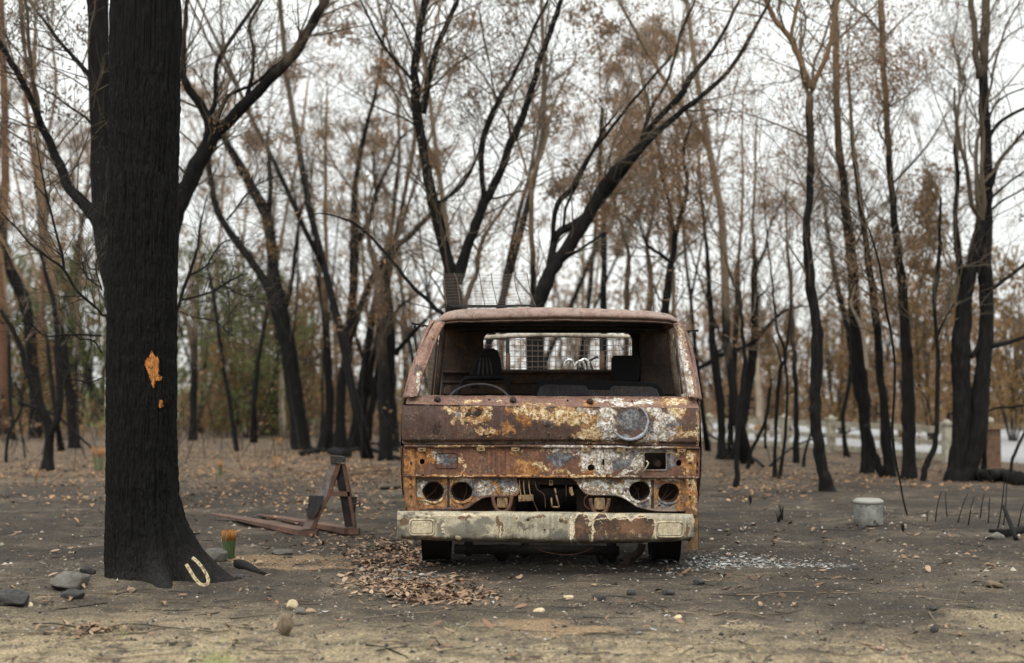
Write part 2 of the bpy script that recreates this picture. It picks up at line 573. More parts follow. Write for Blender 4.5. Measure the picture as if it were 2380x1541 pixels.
RUST = (0.074, 0.047, 0.038)
def rust(name, cream=(), orange=(), white=(), grey=(), black=(), base=RUST, base2=(0.046, 0.028, 0.023), top=None,
         spark=0.35, streak=1.0, soot=0.0, wild=1.0, fleck=1.0, sooty=0.6):
    """burnt sheet steel: fire scale, orange rust, primer, blistered paint; patches keep the places they have on the truck"""
    t = NT(name, 0.78, 0.28)
    P0 = t.tc.outputs['Object']
    w1 = t.vm('SUBTRACT', t.noise(P0, 7, 6, 0.75, color=True), (0.5, 0.5, 0.5))
    w2 = t.vm('SUBTRACT', t.noise(P0, 42, 4, 0.75, color=True), (0.5, 0.5, 0.5))
    P = t.vm('MULTIPLY_ADD', w1, (0.20 * wild,) * 3, P0)
    P = t.vm('MULTIPLY_ADD', w2, (0.05 * wild,) * 3, P)
    big = t.noise(P0, 3.2, 5, 0.65)
    med = t.noise(P0, 16, 7, 0.78)
    mid2 = t.noise(P0, 48, 5, 0.8)
    fine = t.noise(P0, 150, 3, 0.7)
    drip = t.noise(t.scale(P0, (85, 85, 4)), 1.0, 4, 0.65)
    c = t.mix(t.ss(big, 0.34, 0.64), base2, base)
    c = t.mix(t.ss(mid2, 0.40, 0.62, (0.0, 0.6)), c, t.mix(1.0, c, (0.50, 0.47, 0.46), 'MULTIPLY'))
    c = t.mix(t.math('MULTIPLY', t.ss(drip, 0.46, 0.66), 0.55 * streak), c, t.mix(1.0, c, (1.9, 1.75, 1.7), 'MULTIPLY'))
    c = t.mix(t.ss(fine, 0.46, 0.66, (0, 0.45)), c, t.mix(1.0, c, (2.2, 2.0, 1.9), 'MULTIPLY'))
    # soot and scale
    c = t.mix(t.math('MULTIPLY', t.ss(t.noise(P0, 6.5, 6, 0.72), 0.50, 0.62), sooty), c, (0.026, 0.021, 0.019))
    # free orange rust
    on = t.math('MULTIPLY', t.ss(med, 0.52, 0.62), t.ss(big, 0.43, 0.58))
    c = t.mix(t.math('MULTIPLY', on, spark), c, (0.25, 0.105, 0.032))
    relief = t.math('MULTIPLY', fine, 0.3)
    rag = t.math('ADD', t.math('MULTIPLY', t.math('SUBTRACT', med, 0.5), 1.35), t.math('MULTIPLY', t.math('SUBTRACT', mid2, 0.5), 0.75))
    var = t.ss(t.noise(P0, 30, 6, 0.8), 0.38, 0.62)
    hol = t.noise(P0, 75, 4, 0.8)
    def layer(c, lst, dark, col, col2, thr, soft, amt, brk, edge=None):
        nonlocal relief
        if edge is not None: lst = [(a_, b_, c_ * 1.18, d_ * 1.22) for a_, b_, c_, d_ in lst]
        E = t.ell(P, lst)
        v = t.math('ADD', E, t.math('MULTIPLY', rag, amt))
        m = t.ss(v, thr - soft, thr + soft)
        if brk:
            m = t.math('MULTIPLY', m, t.ss(hol, brk - 0.04, brk + 0.04, (1, 0)))
        if edge is not None:
            em = t.math('MULTIPLY', t.ss(v, thr - soft - 0.16, thr - soft), t.ss(mid2, 0.44, 0.50))
            c = t.mix(em, c, edge)
        cc = t.ramp(var, [(0.0, dark), (0.45, col), (1.0, col2)])
        c = t.mix(m, c, cc)
        relief = t.math('ADD', relief, t.math('MULTIPLY', m, 0.9))
        return c
    if grey: c = layer(c, grey, (0.045, 0.045, 0.05), (0.10, 0.105, 0.12), (0.22, 0.22, 0.215), 0.14, 0.10, 0.9, 0.60)
    if orange: c = layer(c, orange, (0.12, 0.05, 0.022), (0.25, 0.105, 0.032), (0.42, 0.23, 0.09), 0.10, 0.16, 1.0, 0.60)
    if cream: c = layer(c, cream, (0.24, 0.12, 0.045), (0.44, 0.31, 0.155), (0.66, 0.56, 0.39), 0.05, 0.03, 1.0, 0.555, edge=(0.25, 0.105, 0.035))
    if white: c = layer(c, white, (0.18, 0.17, 0.16), (0.52, 0.50, 0.46), (0.76, 0.75, 0.73), 0.05, 0.03, 1.1, 0.535, edge=(0.36, 0.24, 0.12))
    if black: c = layer(c, black, (0.01, 0.009, 0.009), (0.015, 0.012, 0.011), (0.04, 0.026, 0.02), 0.15, 0.15, 0.5, 0)
    if top is not None: c = t.mix(t.ss(med, 0.40, 0.58, (0.1, 0.8)), c, top)
    # pale flecks of blistered paint
    fl = t.math('MULTIPLY', t.ss(t.noise(P, 85, 3, 0.8), 0.60, 0.63), t.ss(t.noise(P0, 6.5, 3, 0.6), 0.48, 0.55))
    c = t.mix(t.math('MULTIPLY', fl, 0.85 * fleck, clamp=True), c, (0.50, 0.39, 0.25))
    if soot: c = t.mix(soot, c, (0.010, 0.009, 0.008))
    relief = t.math('ADD', relief, t.math('MULTIPLY', med, 1.0))
    rr = t.ss(med, 0.35, 0.65, (0.58, 0.92))
    return t.done(c, rough=rr, normal=t.bump(relief, 0.8, 0.0035))

M['r_panel'] = rust('burnt_front_panel_steel',
    cream=[CL(560, 850, 26, 70), CL(640, 905, 80, 18), CL(718, 850, 22, 60), CL(630, 792, 70, 14), CL(1000, 815, 75, 38), CL(1130, 842, 120, 46), CL(1280, 845, 110, 62),
           CL(1400, 880, 90, 42), CL(1500, 985, 62, 78), CL(1440, 1020, 70, 30), CL(440, 812, 60, 16), CL(2195, 1000, 70, 30), CL(2290, 950, 10, 150), CL(700, 975, 60, 20),
           CL(2100, 830, 60, 60), CL(470, 890, 26, 30), CL(1590, 905, 30, 120)],
    orange=[CL(1480, 870, 80, 90), CL(1510, 960, 60, 110), CL(730, 985, 90, 32), CL(860, 960, 50, 60), CL(480, 895, 32, 32), CL(900, 830, 55, 40),
            CL(1950, 900, 26, 60), CL(2110, 990, 60, 40), CL(640, 850, 100, 82), CL(1000, 880, 60, 60)],
    white=[CL(1610, 850, 55, 70), CL(1600, 960, 45, 80), CL(1935, 812, 70, 34), CL(1970, 930, 40, 120), CL(2010, 1010, 90, 50), CL(1640, 1030, 60, 28), CL(1900, 1030, 60, 26), CL(2030, 880, 55, 40), CL(1470, 820, 60, 14)],
    grey=[CL(1770, 900, 105, 95), CL(1620, 930, 60, 110), CL(1930, 960, 50, 90), CL(1720, 1020, 120, 20), CL(2080, 930, 60, 60), CL(500, 850, 40, 55), CL(1180, 880, 60, 40)],
    black=[CL(635, 852, 50, 36), CL(700, 1000, 26, 16), CL(1170, 1045, 800, 9), CL(200, 1040, 120, 20), CL(1180, 950, 30, 26), CL(330, 960, 40, 50)])
M['r_cowl'] = rust('burnt_cowl_steel', base=(0.17, 0.105, 0.082), base2=(0.11, 0.062, 0.048),
    cream=[CL(610, 752, 50, 18), CL(2110, 755, 120, 26), CL(810, 752, 40, 12), CL(1080, 780, 160, 12)],
    white=[CL(1680, 757, 140, 18), CL(1860, 755, 80, 20)], orange=[CL(1480, 775, 60, 20)], fleck=1.2)
M['r_roof'] = rust('burnt_roof_steel', base=(0.21, 0.145, 0.12), base2=(0.11, 0.068, 0.052), top=(0.27, 0.205, 0.178), spark=0.45, sooty=0.65, fleck=1.6)
M['r_pillar'] = rust('burnt_pillar_steel', base=(0.24, 0.155, 0.13), base2=(0.12, 0.07, 0.052), spark=0.6, fleck=2.0, sooty=0.8,
    white=[CL(2185, 520, 30, 260), CL(2230, 640, 20, 60), CL(215, 620, 14, 80)], wild=0.6)
M['r_grille'] = rust('burnt_grille_steel', base=(0.150, 0.072, 0.043), base2=(0.085, 0.045, 0.032), spark=0.6,
    grey=[CL(420, 1180, 78, 58), CL(1240, 1180, 110, 70), CL(1760, 1180, 210, 95), CL(2000, 1180, 120, 80)],
    orange=[CL(230, 1180, 60, 90), CL(500, 1290, 90, 30), CL(1000, 1250, 120, 70), CL(930, 1130, 60, 30), CL(2200, 1200, 60, 150), CL(320, 1150, 40, 80), CL(1450, 1290, 140, 24)],
    cream=[CL(430, 1292, 50, 10), CL(1110, 1240, 60, 18), CL(930, 1120, 44, 14), CL(1300, 1290, 100, 10), CL(2130, 1130, 50, 16), CL(2190, 1240, 16, 80), CL(510, 1200, 10, 50)],
    white=[CL(1450, 1180, 60, 60), CL(1545, 1190, 26, 110), CL(1610, 1200, 26, 110), CL(1690, 1130, 60, 34), CL(1400, 1140, 50, 24), CL(1830, 1230, 34, 50), CL(1420, 1100, 260, 14),
           CL(1970, 1118, 110, 12), CL(350, 1170, 10, 60), CL(1800, 1105, 60, 10), CL(1750, 1290, 80, 10)])
M['r_lamp_l'] = rust('burnt_mottled_lamp_panel', base=(0.19, 0.14, 0.105), base2=(0.085, 0.06, 0.045), spark=0.3,
    orange=[CL(400, 1530, 260, 26), CL(640, 1500, 110, 30), CL(430, 1340, 60, 40), CL(240, 1440, 40, 80), CL(760, 1400, 50, 40)],
    cream=[CL(520, 1335, 70, 16), CL(320, 1495, 90, 12), CL(830, 1430, 60, 30), CL(560, 1500, 60, 12)],
    grey=[CL(250, 1380, 70, 70), CL(640, 1410, 80, 60), CL(860, 1380, 90, 60)], white=[CL(700, 1400, 50, 40), CL(880, 1400, 60, 20), CL(560, 1345, 60, 10), CL(240, 1400, 20, 50)], fleck=2.5)
M['r_lamp_r'] = rust('burnt_white_flaked_lamp_panel', base=(0.22, 0.175, 0.145), base2=(0.10, 0.075, 0.06), spark=0.3,
    white=[CL(1500, 1370, 90, 30), CL(1800, 1350, 60, 24), CL(1940, 1400, 26, 110), CL(1760, 1480, 60, 60), CL(1560, 1400, 60, 30), CL(1680, 1380, 40, 30), CL(2060, 1325, 80, 10)],
    orange=[CL(2160, 1440, 40, 140), CL(2010, 1350, 80, 26), CL(1990, 1480, 30, 60), CL(1710, 1345, 36, 20)],
    grey=[CL(1640, 1390, 120, 60), CL(2080, 1520, 110, 22), CL(1870, 1520, 100, 24)], fleck=2.0)
M['r_post'] = rust('burnt_corner_post_steel', base=(0.23, 0.115, 0.05), base2=(0.12, 0.055, 0.027), spark=0.9,
    orange=[CL(2210, 1200, 70, 130), CL(160, 1250, 50, 160), CL(2220, 1420, 50, 160)],
    cream=[CL(2200, 1160, 40, 44), CL(2225, 1330, 26, 40), CL(2255, 1500, 16, 60)])
# the dark rusty stretch of the bumper
def bumper_mat():
    t = NT('scorched_bumper', 0.7, 0.3)
    P0 = t.tc.outputs['Object']
    w1 = t.vm('SUBTRACT', t.noise(P0, 14, 5, 0.7, color=True), (0.5, 0.5, 0.5))
    P = t.vm('MULTIPLY_ADD', w1, (0.07, 0.07, 0.07), P0)
    med = t.noise(P0, 17, 5, 0.7)
    big = t.noise(P0, 4.5, 5, 0.6)
    fine = t.noise(P0, 160, 3, 0.7)
    drip = t.noise(t.scale(P0, (75, 75, 3)), 1.0, 4, 0.6)
    c = t.mix(t.ss(big, 0.36, 0.62), (0.25, 0.225, 0.165), (0.46, 0.40, 0.275))
    c = t.mix(t.ss(drip, 0.40, 0.66, (0, 0.6)), c, (0.43, 0.40, 0.31))
    c = t.mix(t.ss(fine, 0.50, 0.66, (0, 0.6)), c, (0.085, 0.075, 0.055))
    c = t.mix(t.ss(t.noise(P0, 9, 7, .78), 0.50, 0.60, (0, 0.85)), c, (0.062, 0.054, 0.04))
    g = t.ell(P, [CL(560, 1700, 200, 60, 7.85), CL(690, 1640, 110, 36, 7.85), CL(1270, 1735, 50, 55, 7.85), CL(520, 1750, 90, 30, 7.85), CL(380, 1690, 36, 90, 7.85), CL(720, 1750, 50, 30, 7.85), CL(2240, 1740, 26, 50, 7.85), CL(90, 1720, 50, 40, 7.85)])
    c = t.mix(t.ss(t.math('ADD', g, t.math('MULTIPLY', t.math('SUBTRACT', med, 0.5), 1.1)), 0.0, 0.4, (0, 0.8)), c, (0.105, 0.10, 0.085))
    r = t.ell(P, [CL(1425, 1690, 70, 120, 7.85), CL(1560, 1700, 100, 120, 7.85), CL(1700, 1710, 150, 115, 7.85), CL(1850, 1700, 110, 105, 7.85), CL(1900, 1640, 60, 40, 7.85)])
    r2 = t.ell(P, [CL(300, 1760, 90, 14, 7.85), CL(820, 1700, 18, 60, 7.85), CL(800, 1640, 14, 40, 7.85), CL(960, 1770, 120, 12, 7.85), CL(1100, 1600, 60, 10, 7.85), CL(2060, 1770, 80, 14, 7.85), CL(110, 1640, 26, 40, 7.85), CL(1300, 1640, 26, 20, 7.85), CL(560, 1610, 60, 10, 7.85), CL(2190, 1700, 16, 50, 7.85), CL(1220, 1780, 60, 12, 7.85)])
    c = t.mix(t.ss(t.math('ADD', r2, t.math('MULTIPLY', t.math('SUBTRACT', med, 0.5), 1.6)), 0.05, 0.16, (0, .9)), c, (0.11, 0.06, 0.033))
    rv = t.math('ADD', r, t.math('MULTIPLY', t.math('SUBTRACT', med, 0.5), 0.9))
    c = t.mix(t.ss(rv, -0.10, 0.02), c, (0.52, 0.43, 0.28))
    rc = t.mix(t.ss(big, 0.36, 0.62), (0.060, 0.034, 0.024), (0.155, 0.083, 0.045))
    rc = t.mix(t.ss(fine, 0.5, 0.7, (0, 0.5)), rc, (0.27, 0.14, 0.06))
    rc = t.mix(t.ss(t.noise(P0, 10, 7, .78), 0.46, 0.58, (0, .8)), rc, (0.032, 0.022, 0.018))
    rc = t.mix(t.ss(t.noise(P0, 30, 6, .8), 0.58, 0.62, (0, .8)), rc, (0.40, 0.32, 0.20))
    c = t.mix(t.ss(rv, 0.02, 0.07), c, rc)
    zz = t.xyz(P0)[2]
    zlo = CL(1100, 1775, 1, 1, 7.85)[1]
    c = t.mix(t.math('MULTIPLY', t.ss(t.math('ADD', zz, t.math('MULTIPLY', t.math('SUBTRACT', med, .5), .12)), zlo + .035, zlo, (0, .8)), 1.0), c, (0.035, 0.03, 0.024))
    cr = t.ell(P, [CL(1340, 1690, 18, 110, 7.85), CL(1497, 1690, 10, 105, 7.85), CL(510, 1762, 30, 14, 7.85), CL(1960, 1690, 12, 80, 7.85), CL(400, 1690, 14, 40, 7.85), CL(460, 1594, 340, 6, 7.85), CL(1750, 1614, 300, 6, 7.85), CL(937, 1610, 14, 18, 7.85), CL(1264, 1622, 24, 14, 7.85), CL(820, 1715, 8, 40, 7.85), CL(1475, 1650, 10, 24, 7.85), CL(2240, 1650, 16, 50, 7.85)])
    cm = t.ss(t.math('ADD', cr, t.math('MULTIPLY', t.math('SUBTRACT', med, 0.5), 1.0)), 0.05, 0.12)
    c = t.mix(t.math('MULTIPLY', cm, 0.9), c, t.mix(t.ss(fine, 0.4, 0.6), (0.36, 0.25, 0.13), (0.68, 0.62, 0.50)))
    fl = t.math('MULTIPLY', t.ss(t.noise(P, 70, 3, 0.8), 0.63, 0.66), t.ss(t.noise(P0, 6.5, 3, 0.6), 0.50, 0.57))
    c = t.mix(fl, c, (0.12, 0.065, 0.03))
    h = t.math('ADD', t.math('MULTIPLY', cm, 1.0), t.math('ADD', t.math('MULTIPLY', fine, 0.3), t.math('MULTIPLY', med, 0.7)))
    return t.done(c, normal=t.bump(h, 0.5, 0.003))
M['r_bumper'] = bumper_mat()
M['r_bumper_pale'] = rust('pale_blistered_lamp_blank', base=(0.46, 0.41, 0.29), base2=(0.28, 0.25, 0.18), spark=0.2, fleck=0.3, streak=0.4)
M['r_in'] = rust('sooty_inner_steel', base=(0.060, 0.034, 0.022), base2=(0.018, 0.012, 0.010), spark=0.5, fleck=0.3, soot=0.3)
M['r_black'] = rust('soot_black_steel', base=(0.010, 0.008, 0.008), base2=(0.005, 0.0045, 0.0045), spark=0.04, fleck=0.03, soot=0.4)
M['r_mid'] = rust('rusty_bracket_steel', base=(0.11, 0.055, 0.034), base2=(0.055, 0.032, 0.023), spark=0.6, fleck=0.6)
M['r_cream'] = rust('pale_primed_steel', base=(0.27, 0.20, 0.11), base2=(0.13, 0.085, 0.045), spark=0.5, fleck=0.6)
M['r_strip'] = rust('edge_flaked_ledge_steel', base=(0.12, 0.065, 0.045), base2=(0.06, 0.036, 0.028), spark=0.7,
    white=[CL(1280, 1090, 170, 12), CL(1620, 1092, 200, 10), CL(1900, 1092, 220, 10), CL(1750, 1300, 90, 9)], cream=[CL(430, 1080, 90, 12), CL(700, 1085, 90, 8), CL(1450, 1298, 160, 8), CL(500, 1300, 120, 7)],
    orange=[CL(600, 1300, 420, 16), CL(1300, 1302, 500, 14), CL(2150, 1095, 80, 14)], wild=0.5, fleck=1.6)
M['wire'] = NT('scorched_wire', 0.6, 0.4).done((0.12, 0.09, 0.07))
M['pipe'] = rust('pale_scorched_pipe', base=(0.42, 0.39, 0.32), base2=(0.20, 0.18, 0.14), spark=0.1, fleck=0.2)
M['chrome'] = NT('scorched_chrome', 0.35, 0.5).done((0.62, 0.62, 0.60), metal=0.6)
M['foam_black'] = NT('charred_seat_foam', 0.9, 0.2).done((0.012, 0.012, 0.013))
M['bench'] = rust('dull_grey_seat_frame', base=(0.055, 0.055, 0.060), base2=(0.03, 0.028, 0.03), spark=0.2, fleck=0.1)

truck = empty('burnt_truck', (TX, TY, 0), 'burnt out cab-over truck with blistered rusty front and no windscreen', 'truck')
KY = lambda Y: Y / FD / 3.0127 / 1.0504
def W(cx, cz, Y, dy=0.0):
    p = V(cx, cz, Y)
    return np.array([p[0], Y + dy, p[2]])
def ip(x, xs, ys): return np.interp(x, xs, ys)
def dent(P, amp, f=5.0, seed=0):
    """knocked and heat-buckled sheet: push a grid along y"""
    P = np.array(P, float)
    P[..., 1] += amp * fbm(P[..., 0] * f, P[..., 2] * f, 3.0, 3, seed)
    return P

# roof with its front header
YH = 8.34
xs = np.concatenate([[345, 352, 365, 385, 405, 430, 470], np.linspace(520, 1960, 90), [2010, 2050, 2080, 2105, 2125, 2140, 2150]])
topy = ip(xs, [345, 352, 365, 400, 440, 540, 820, 1100, 1400, 1650, 1900, 2030, 2090, 2125, 2142, 2150], [158, 146, 128, 97, 84, 70, 63, 55, 61, 70, 84, 98, 112, 132, 150, 172])
topy = topy - 5 * np.exp(-((xs - 1545) / 26) ** 2) - 5 * np.exp(-((xs - 1735) / 26) ** 2) - 4 * np.exp(-((xs - 1900) / 24) ** 2) - 4 * np.exp(-((xs - 640) / 30) ** 2) - 4 * np.exp(-((xs - 980) / 30) ** 2) + 1.6 * noise3(xs * 0.02, 0, 0, 3)
lowy = ip(xs, [345, 400, 520, 1250, 1750, 2050, 2150], [168, 160, 150, 133, 140, 152, 178])      # crease under the bulge
lipy = ip(xs, [345, 400, 520, 1250, 1750, 2050, 2150], [190, 178, 170, 158, 163, 176, 196])
lowy, lipy = lowy + 1.5 * noise3(xs * .03, 1, 0, 5), lipy + 1.5 * noise3(xs * .03, 2, 0, 6)
corner = np.clip((470 - xs) / 120, 0, 1) ** 2 + np.clip((xs - 2030) / 120, 0, 1) ** 2
rows = []
def hrow(f, dy, dz=0.0):
    out = []
    for x, a, b, k in zip(xs, topy, lowy, corner):
        p = W(x, a * (1 - f) + b * f, YH, dy + 0.10 * k)
        p[2] += dz
        out.append(p)
    return out
def lrow(f, dy):
    return [W(x, b * (1 - f) + c_ * f, YH, dy + 0.10 * k) for x, b, c_, k in zip(xs, lowy, lipy, corner)]
rows.append(lrow(1.0, 0.10))
rows.append(lrow(1.0, 0.0))
rows.append(lrow(0.72, -0.006))
rows.append(lrow(0.66, 0.022))
rows.append(lrow(0.08, 0.030))
rows.append(hrow(1.0, -0.014))
rows.append(hrow(0.85, -0.020))
rows.append(hrow(0.6, -0.016))
rows.append(hrow(0.35, 0.0))
rows.append(hrow(0.15, 0.022))
rows.append(hrow(0.0, 0.06))
for k, (dy, dz) in enumerate([(0.12, 0.006), (0.25, 0.010), (0.4, 0.012), (0.6, 0.012), (0.8, 0.010), (0.95, 0.006), (1.05, -0.006)]):
    r_ = hrow(0.0, 0.06 + dy, dz)
    rib = 0.004 * (1 if k % 2 else 0)
    rows.append([p + np.array([0, 0, rib]) for p in r_])
RP = dent(rows, 0.002, 6, 2)
RP[..., 2] += 0.0016 * fbm(RP[..., 0] * 9, RP[..., 1] * 9, 0, 3, 8)
mb = MB(); mb.grid(RP)
obj('roof', mb, M['r_roof'], truck)
# ceiling under it
mb = MB()
ce = []
for dy in (0.07, 0.3, 0.6, 0.9, 1.10):
    ce.append([W(x, 150, YH, dy) + np.array([0, 0, 0.006 * math.sin((x - 350) / 1800 * math.pi)]) for x in np.linspace(380, 2120, 12)])
mb.grid(ce)
mb.bar(W(470, 196, YH, 0.3), W(2020, 196, YH, 0.3), 0.05, 0.02)
mb.bar(W(520, 196, YH, 0.72), W(1960, 196, YH, 0.72), 0.05, 0.02)
obj('ceiling', mb, M['r_black'], truck)

# windscreen pillars
def pillar(inner, outer, rnd):
    rows = []
    n = 16
    pi_, po = smooth_path(inner, n), smooth_path(outer, n)
    m_ = min(len(pi_), len(po))
    for k in range(m_):
        u = k / (m_ - 1)
        Yf = 8.36 * (1 - u) + 8.03 * u
        a, b = W(*pi_[k], Yf), W(*po[k], Yf)
        d = b - a
        w = 0.0025 * noise3(k * 0.35, rnd, 0, 3)
        rows.append([a + [0, 0.06, 0], a + [0, 0.012 + w, 0], a + d * .10 + [0, 0.0 + w, 0], a + d * .16 + [0, 0.010, 0], a + d * .24 + [0, 0.002 + w, 0], a + d * .5 + [0, -0.010 + w, 0], a + d * .8 + [0, 0.0, 0],
                     b + [0, 0.03, 0], b + [0, 0.075, 0], b - d * .25 + [0, 0.09, 0], a + [0, 0.06, 0]])
    mb = MB(); mb.grid(rows)
    return mb
obj('windscreen_pillar', pillar([(418, 168), (372, 245), (310, 400), (250, 560), (205, 712)], [(338, 158), (290, 245), (212, 400), (160, 560), (118, 716)], 1), M['r_pillar'], truck)
obj('windscreen_pillar', pillar([(2085, 178), (2112, 245), (2150, 420), (2180, 560), (2205, 716)], [(2152, 170), (2178, 245), (2222, 420), (2256, 560), (2288, 726)], 2), M['r_pillar'], truck)
# side door frames behind them, their skins running back
for side, pts in ((-1, [(300, 172), (262, 250), (205, 400), (150, 560), (108, 730)]), (1, [(2165, 182), (2196, 260), (2240, 420), (2268, 570), (2298, 740)])):
    mb = MB()
    p = smooth_path(pts, 8)
    q = np.array([W(x, y, 8.45 * (1 - k / len(p)) + 8.12 * k / len(p)) for k, (x, y) in enumerate(p)])
    q = q - np.array([side * 0.010, 0, 0])
    mb.tube(q, 0.011, 6, rough=0.25, seed=side)
    q2 = q.copy(); q2[:, 1] += 0.035; q2[:, 0] += side * 0.006
    mb.tube(q2, 0.012, 6, rough=0.2, seed=side + 4)
    # rail over the door
    mb.tube([q[0], q[0] + [0, 0.5, 0.02], q[0] + [0, 1.0, 0.0]], 0.018, 6)
    fr = obj('door_frame', mb, M['r_pillar'], truck)
    # door skin
    xo = V(95 if side < 0 else 2292, 1000, 8.05)[0]
    zt, zb = V(100, 735, 8.1)[2], 0.42
    mb = MB()
    prof = [(0.0, zb), (0.012, zb + .1), (0.018, (zt + zb) / 2), (0.012, zt - .1), (-0.014, zt)]
    g = []
    for y_ in np.linspace(8.10, 9.36, 14):
        g.append([(xo + side * 0.6 * dx, y_, z_) for dx, z_ in prof])
    g = np.array(g)
    g[..., 0] += 0.004 * fbm(g[..., 1] * 5, g[..., 2] * 5, side, 3, 9)
    mb.grid(g)
    g2 = g.copy(); g2[..., 0] -= side * 0.045
    mb.grid(g2[:, ::-1])
    ds = obj('door', mb, M['r_grille'], truck)
# mirror arms
for side, (a, b, c_) in ((-1, ((285, 200), (175, 182), (190, 205))), (1, ((2170, 238), (2268, 232), (2250, 275)))):
    mb = MB()
    A, B, Cc = W(*a, 8.42), W(*b, 8.40), W(*c_, 8.40)
    mb.tube([A, (A + B) / 2 + [0, 0, 0.002], B], 0.005, 6)
    mb.tube([B + (A - B) * .15, Cc, Cc + [0, 0, -0.006]], [0.004, 0.007, 0.003], 6)
    mb.tube([A + (B - A) * .35 + [0, 0, 0.003], A + (B - A) * .35 - [0, 0, 0.012]], 0.006, 6)
    mb.box(B, (0.012, 0.012, 0.014))
    obj('mirror_arm', mb, M['r_black'], truck)

# cowl below the windscreen opening
xs2 = np.concatenate([[118, 124, 140], np.linspace(180, 2220, 50), [2262, 2280, 2290]])
rag = 3.0 * noise3(xs2 * 0.021, 0, 0, 12) + 1.5 * noise3(xs2 * 0.09, 0, 0, 13)
ty_ = ip(xs2, [118, 240, 1250, 2200, 2290], [722, 708, 716, 718, 738]) + rag
by_ = ip(xs2, [118, 1000, 2290], [770, 786, 800])
g = []
for f, dy in ((0, 0.16), (0, 0.10), (0.04, 0.092), (0.12, 0.094), (0.5, 0.060), (0.86, 0.024), (0.95, 0.012), (1.0, 0.004), (1.03, 0.001)):
    g.append([W(x, a * (1 - f) + b * f, 8.0, dy + 0.05 * max(0, (150 - x) / 32, (x - 2250) / 40) ** 2) for x, a, b in zip(xs2, ty_, by_)])
mb = MB(); mb.grid(dent(g, 0.003, 6, 4))
cowl = obj('cowl', mb, M['r_cowl'], truck)
for (x, y) in ((350, 745), (910, 748), (1480, 760)):
    mb = MB()
    p = W(x, y, 8.0, 0.055)
    mb.tube([p + [0, .012, -.004], p + [0, -.014, .004]], [.021, .019], 12, rough=.1)
    mb.tube([p + [0, -.012, 0], p + [.004, -.034, .006]], [.013, .009], 10, rough=.25, seed=x)
    mb.tube([p + [0, -.026, .004], p + [.014, -.034, -.006]], [.007, .004], 8)
    kn = obj('wiper_spindle', mb, M['r_in'], truck)
for (x, y) in ((735, 740), (1315, 745), (1793, 752)):
    mb = MB()
    p = W(x, y, 8.0, 0.059)
    mb.tube([p + [0, 0.005, 0], p + [0, -0.0025, 0]], .0055, 10)
    obj('screw_hole', mb, M['r_black'], truck)

# upper front panel, a pressed sheet with rounded ends and a folded bottom lip
xs3 = np.concatenate([[78, 79, 82, 88, 98, 112, 130], np.linspace(155, 2225, 150), [2250, 2268, 2282, 2292, 2298, 2301, 2302]])
te = ip(xs3, [78, 130, 1000, 2240, 2302], [776, 784, 788, 802, 806])
be = ip(xs3, [78, 92, 130, 1000, 1600, 2240, 2290, 2302], [1052, 1066, 1074, 1066, 1070, 1088, 1084, 1066])
def endcurve(x):
    return 0.13 * max(0, (112 - x) / 34) ** 3 + 0.13 * max(0, (x - 2268) / 34) ** 3 + 0.010 * (max(0, (300 - x) / 220) ** 2 + max(0, (x - 2080) / 220) ** 2)
g = []
fs = [0, 0.02, 0.05] + list(np.linspace(0.1, 0.86, 26)) + [0.885, 0.91, 0.93, 0.95, 0.975, 1.0]
for f in fs:
    row = []
    for x, a, b in zip(xs3, te, be):
        dy = -0.012 * math.sin(math.pi * min(1, f / .9)) + 0.004
        if f > 0.88: dy += 0.018 * min(1, (f - 0.88) / 0.05)
        # round pressing at the left and the pressed disc at the right
        r1 = math.hypot((x - 635) / 80, (a * (1 - f) + b * f - 852) / 62)
        dy += 0.006 * math.exp(-((r1 - 1) / 0.14) ** 2) * -1 + (0.004 if r1 < 0.85 else 0)
        r2 = math.hypot((x - 1770) / 138, (a * (1 - f) + b * f - 905) / 132)
        if r2 < 1.6: dy += -0.007 * math.exp(-((r2 - 1) / 0.16) ** 2) + 0.005 * max(0, 1 - r2)
        row.append(W(x, a * (1 - f) + b * f, 8.0, dy + endcurve(x)))
    g.append(row)
g.append([p + np.array([0, 0.035, -0.002]) for p in g[-1]])
mb = MB(); mb.grid(dent(g, 0.0065, 4.5, 21))
fp = obj('front_panel', mb, M['r_panel'], truck)
# the pale ring of melted paint left round the pressed disc
mb = MB()
th = np.linspace(math.radians(-62), math.radians(172), 44)
rp = []
for k, a in enumerate(th):
    ww = 4 + 16 * math.sin((k / 43) * math.pi) ** 1.3 + 7 * noise3(k * .45, 0, 0, 61)
    for s_ in (-1, 1):
        pass
    rp.append((a, ww))
inn, out_ = [], []
for a, ww in rp:
    for lst, r_ in ((inn, 1.0 - ww / 260), (out_, 1.0 + ww / 200)):
        lst.append(W(1770 + 133 * r_ * math.cos(a), 905 + 126 * r_ * math.sin(a), 8.0, -0.0165))
inn, out_ = np.array(inn), np.array(out_)
midr = (inn + out_) / 2 + np.array([0, -0.002, 0])
mb.grid([inn + [0, .008, 0], inn, midr, out_, out_ + [0, .010, 0]])
M['melt'] = rust('blue_grey_melted_paint', base=(0.30, 0.33, 0.385), base2=(0.15, 0.165, 0.195), spark=0.0, fleck=1.0, streak=0.0, sooty=.5)
obj('paint_ring', mb, M['melt'], fp)

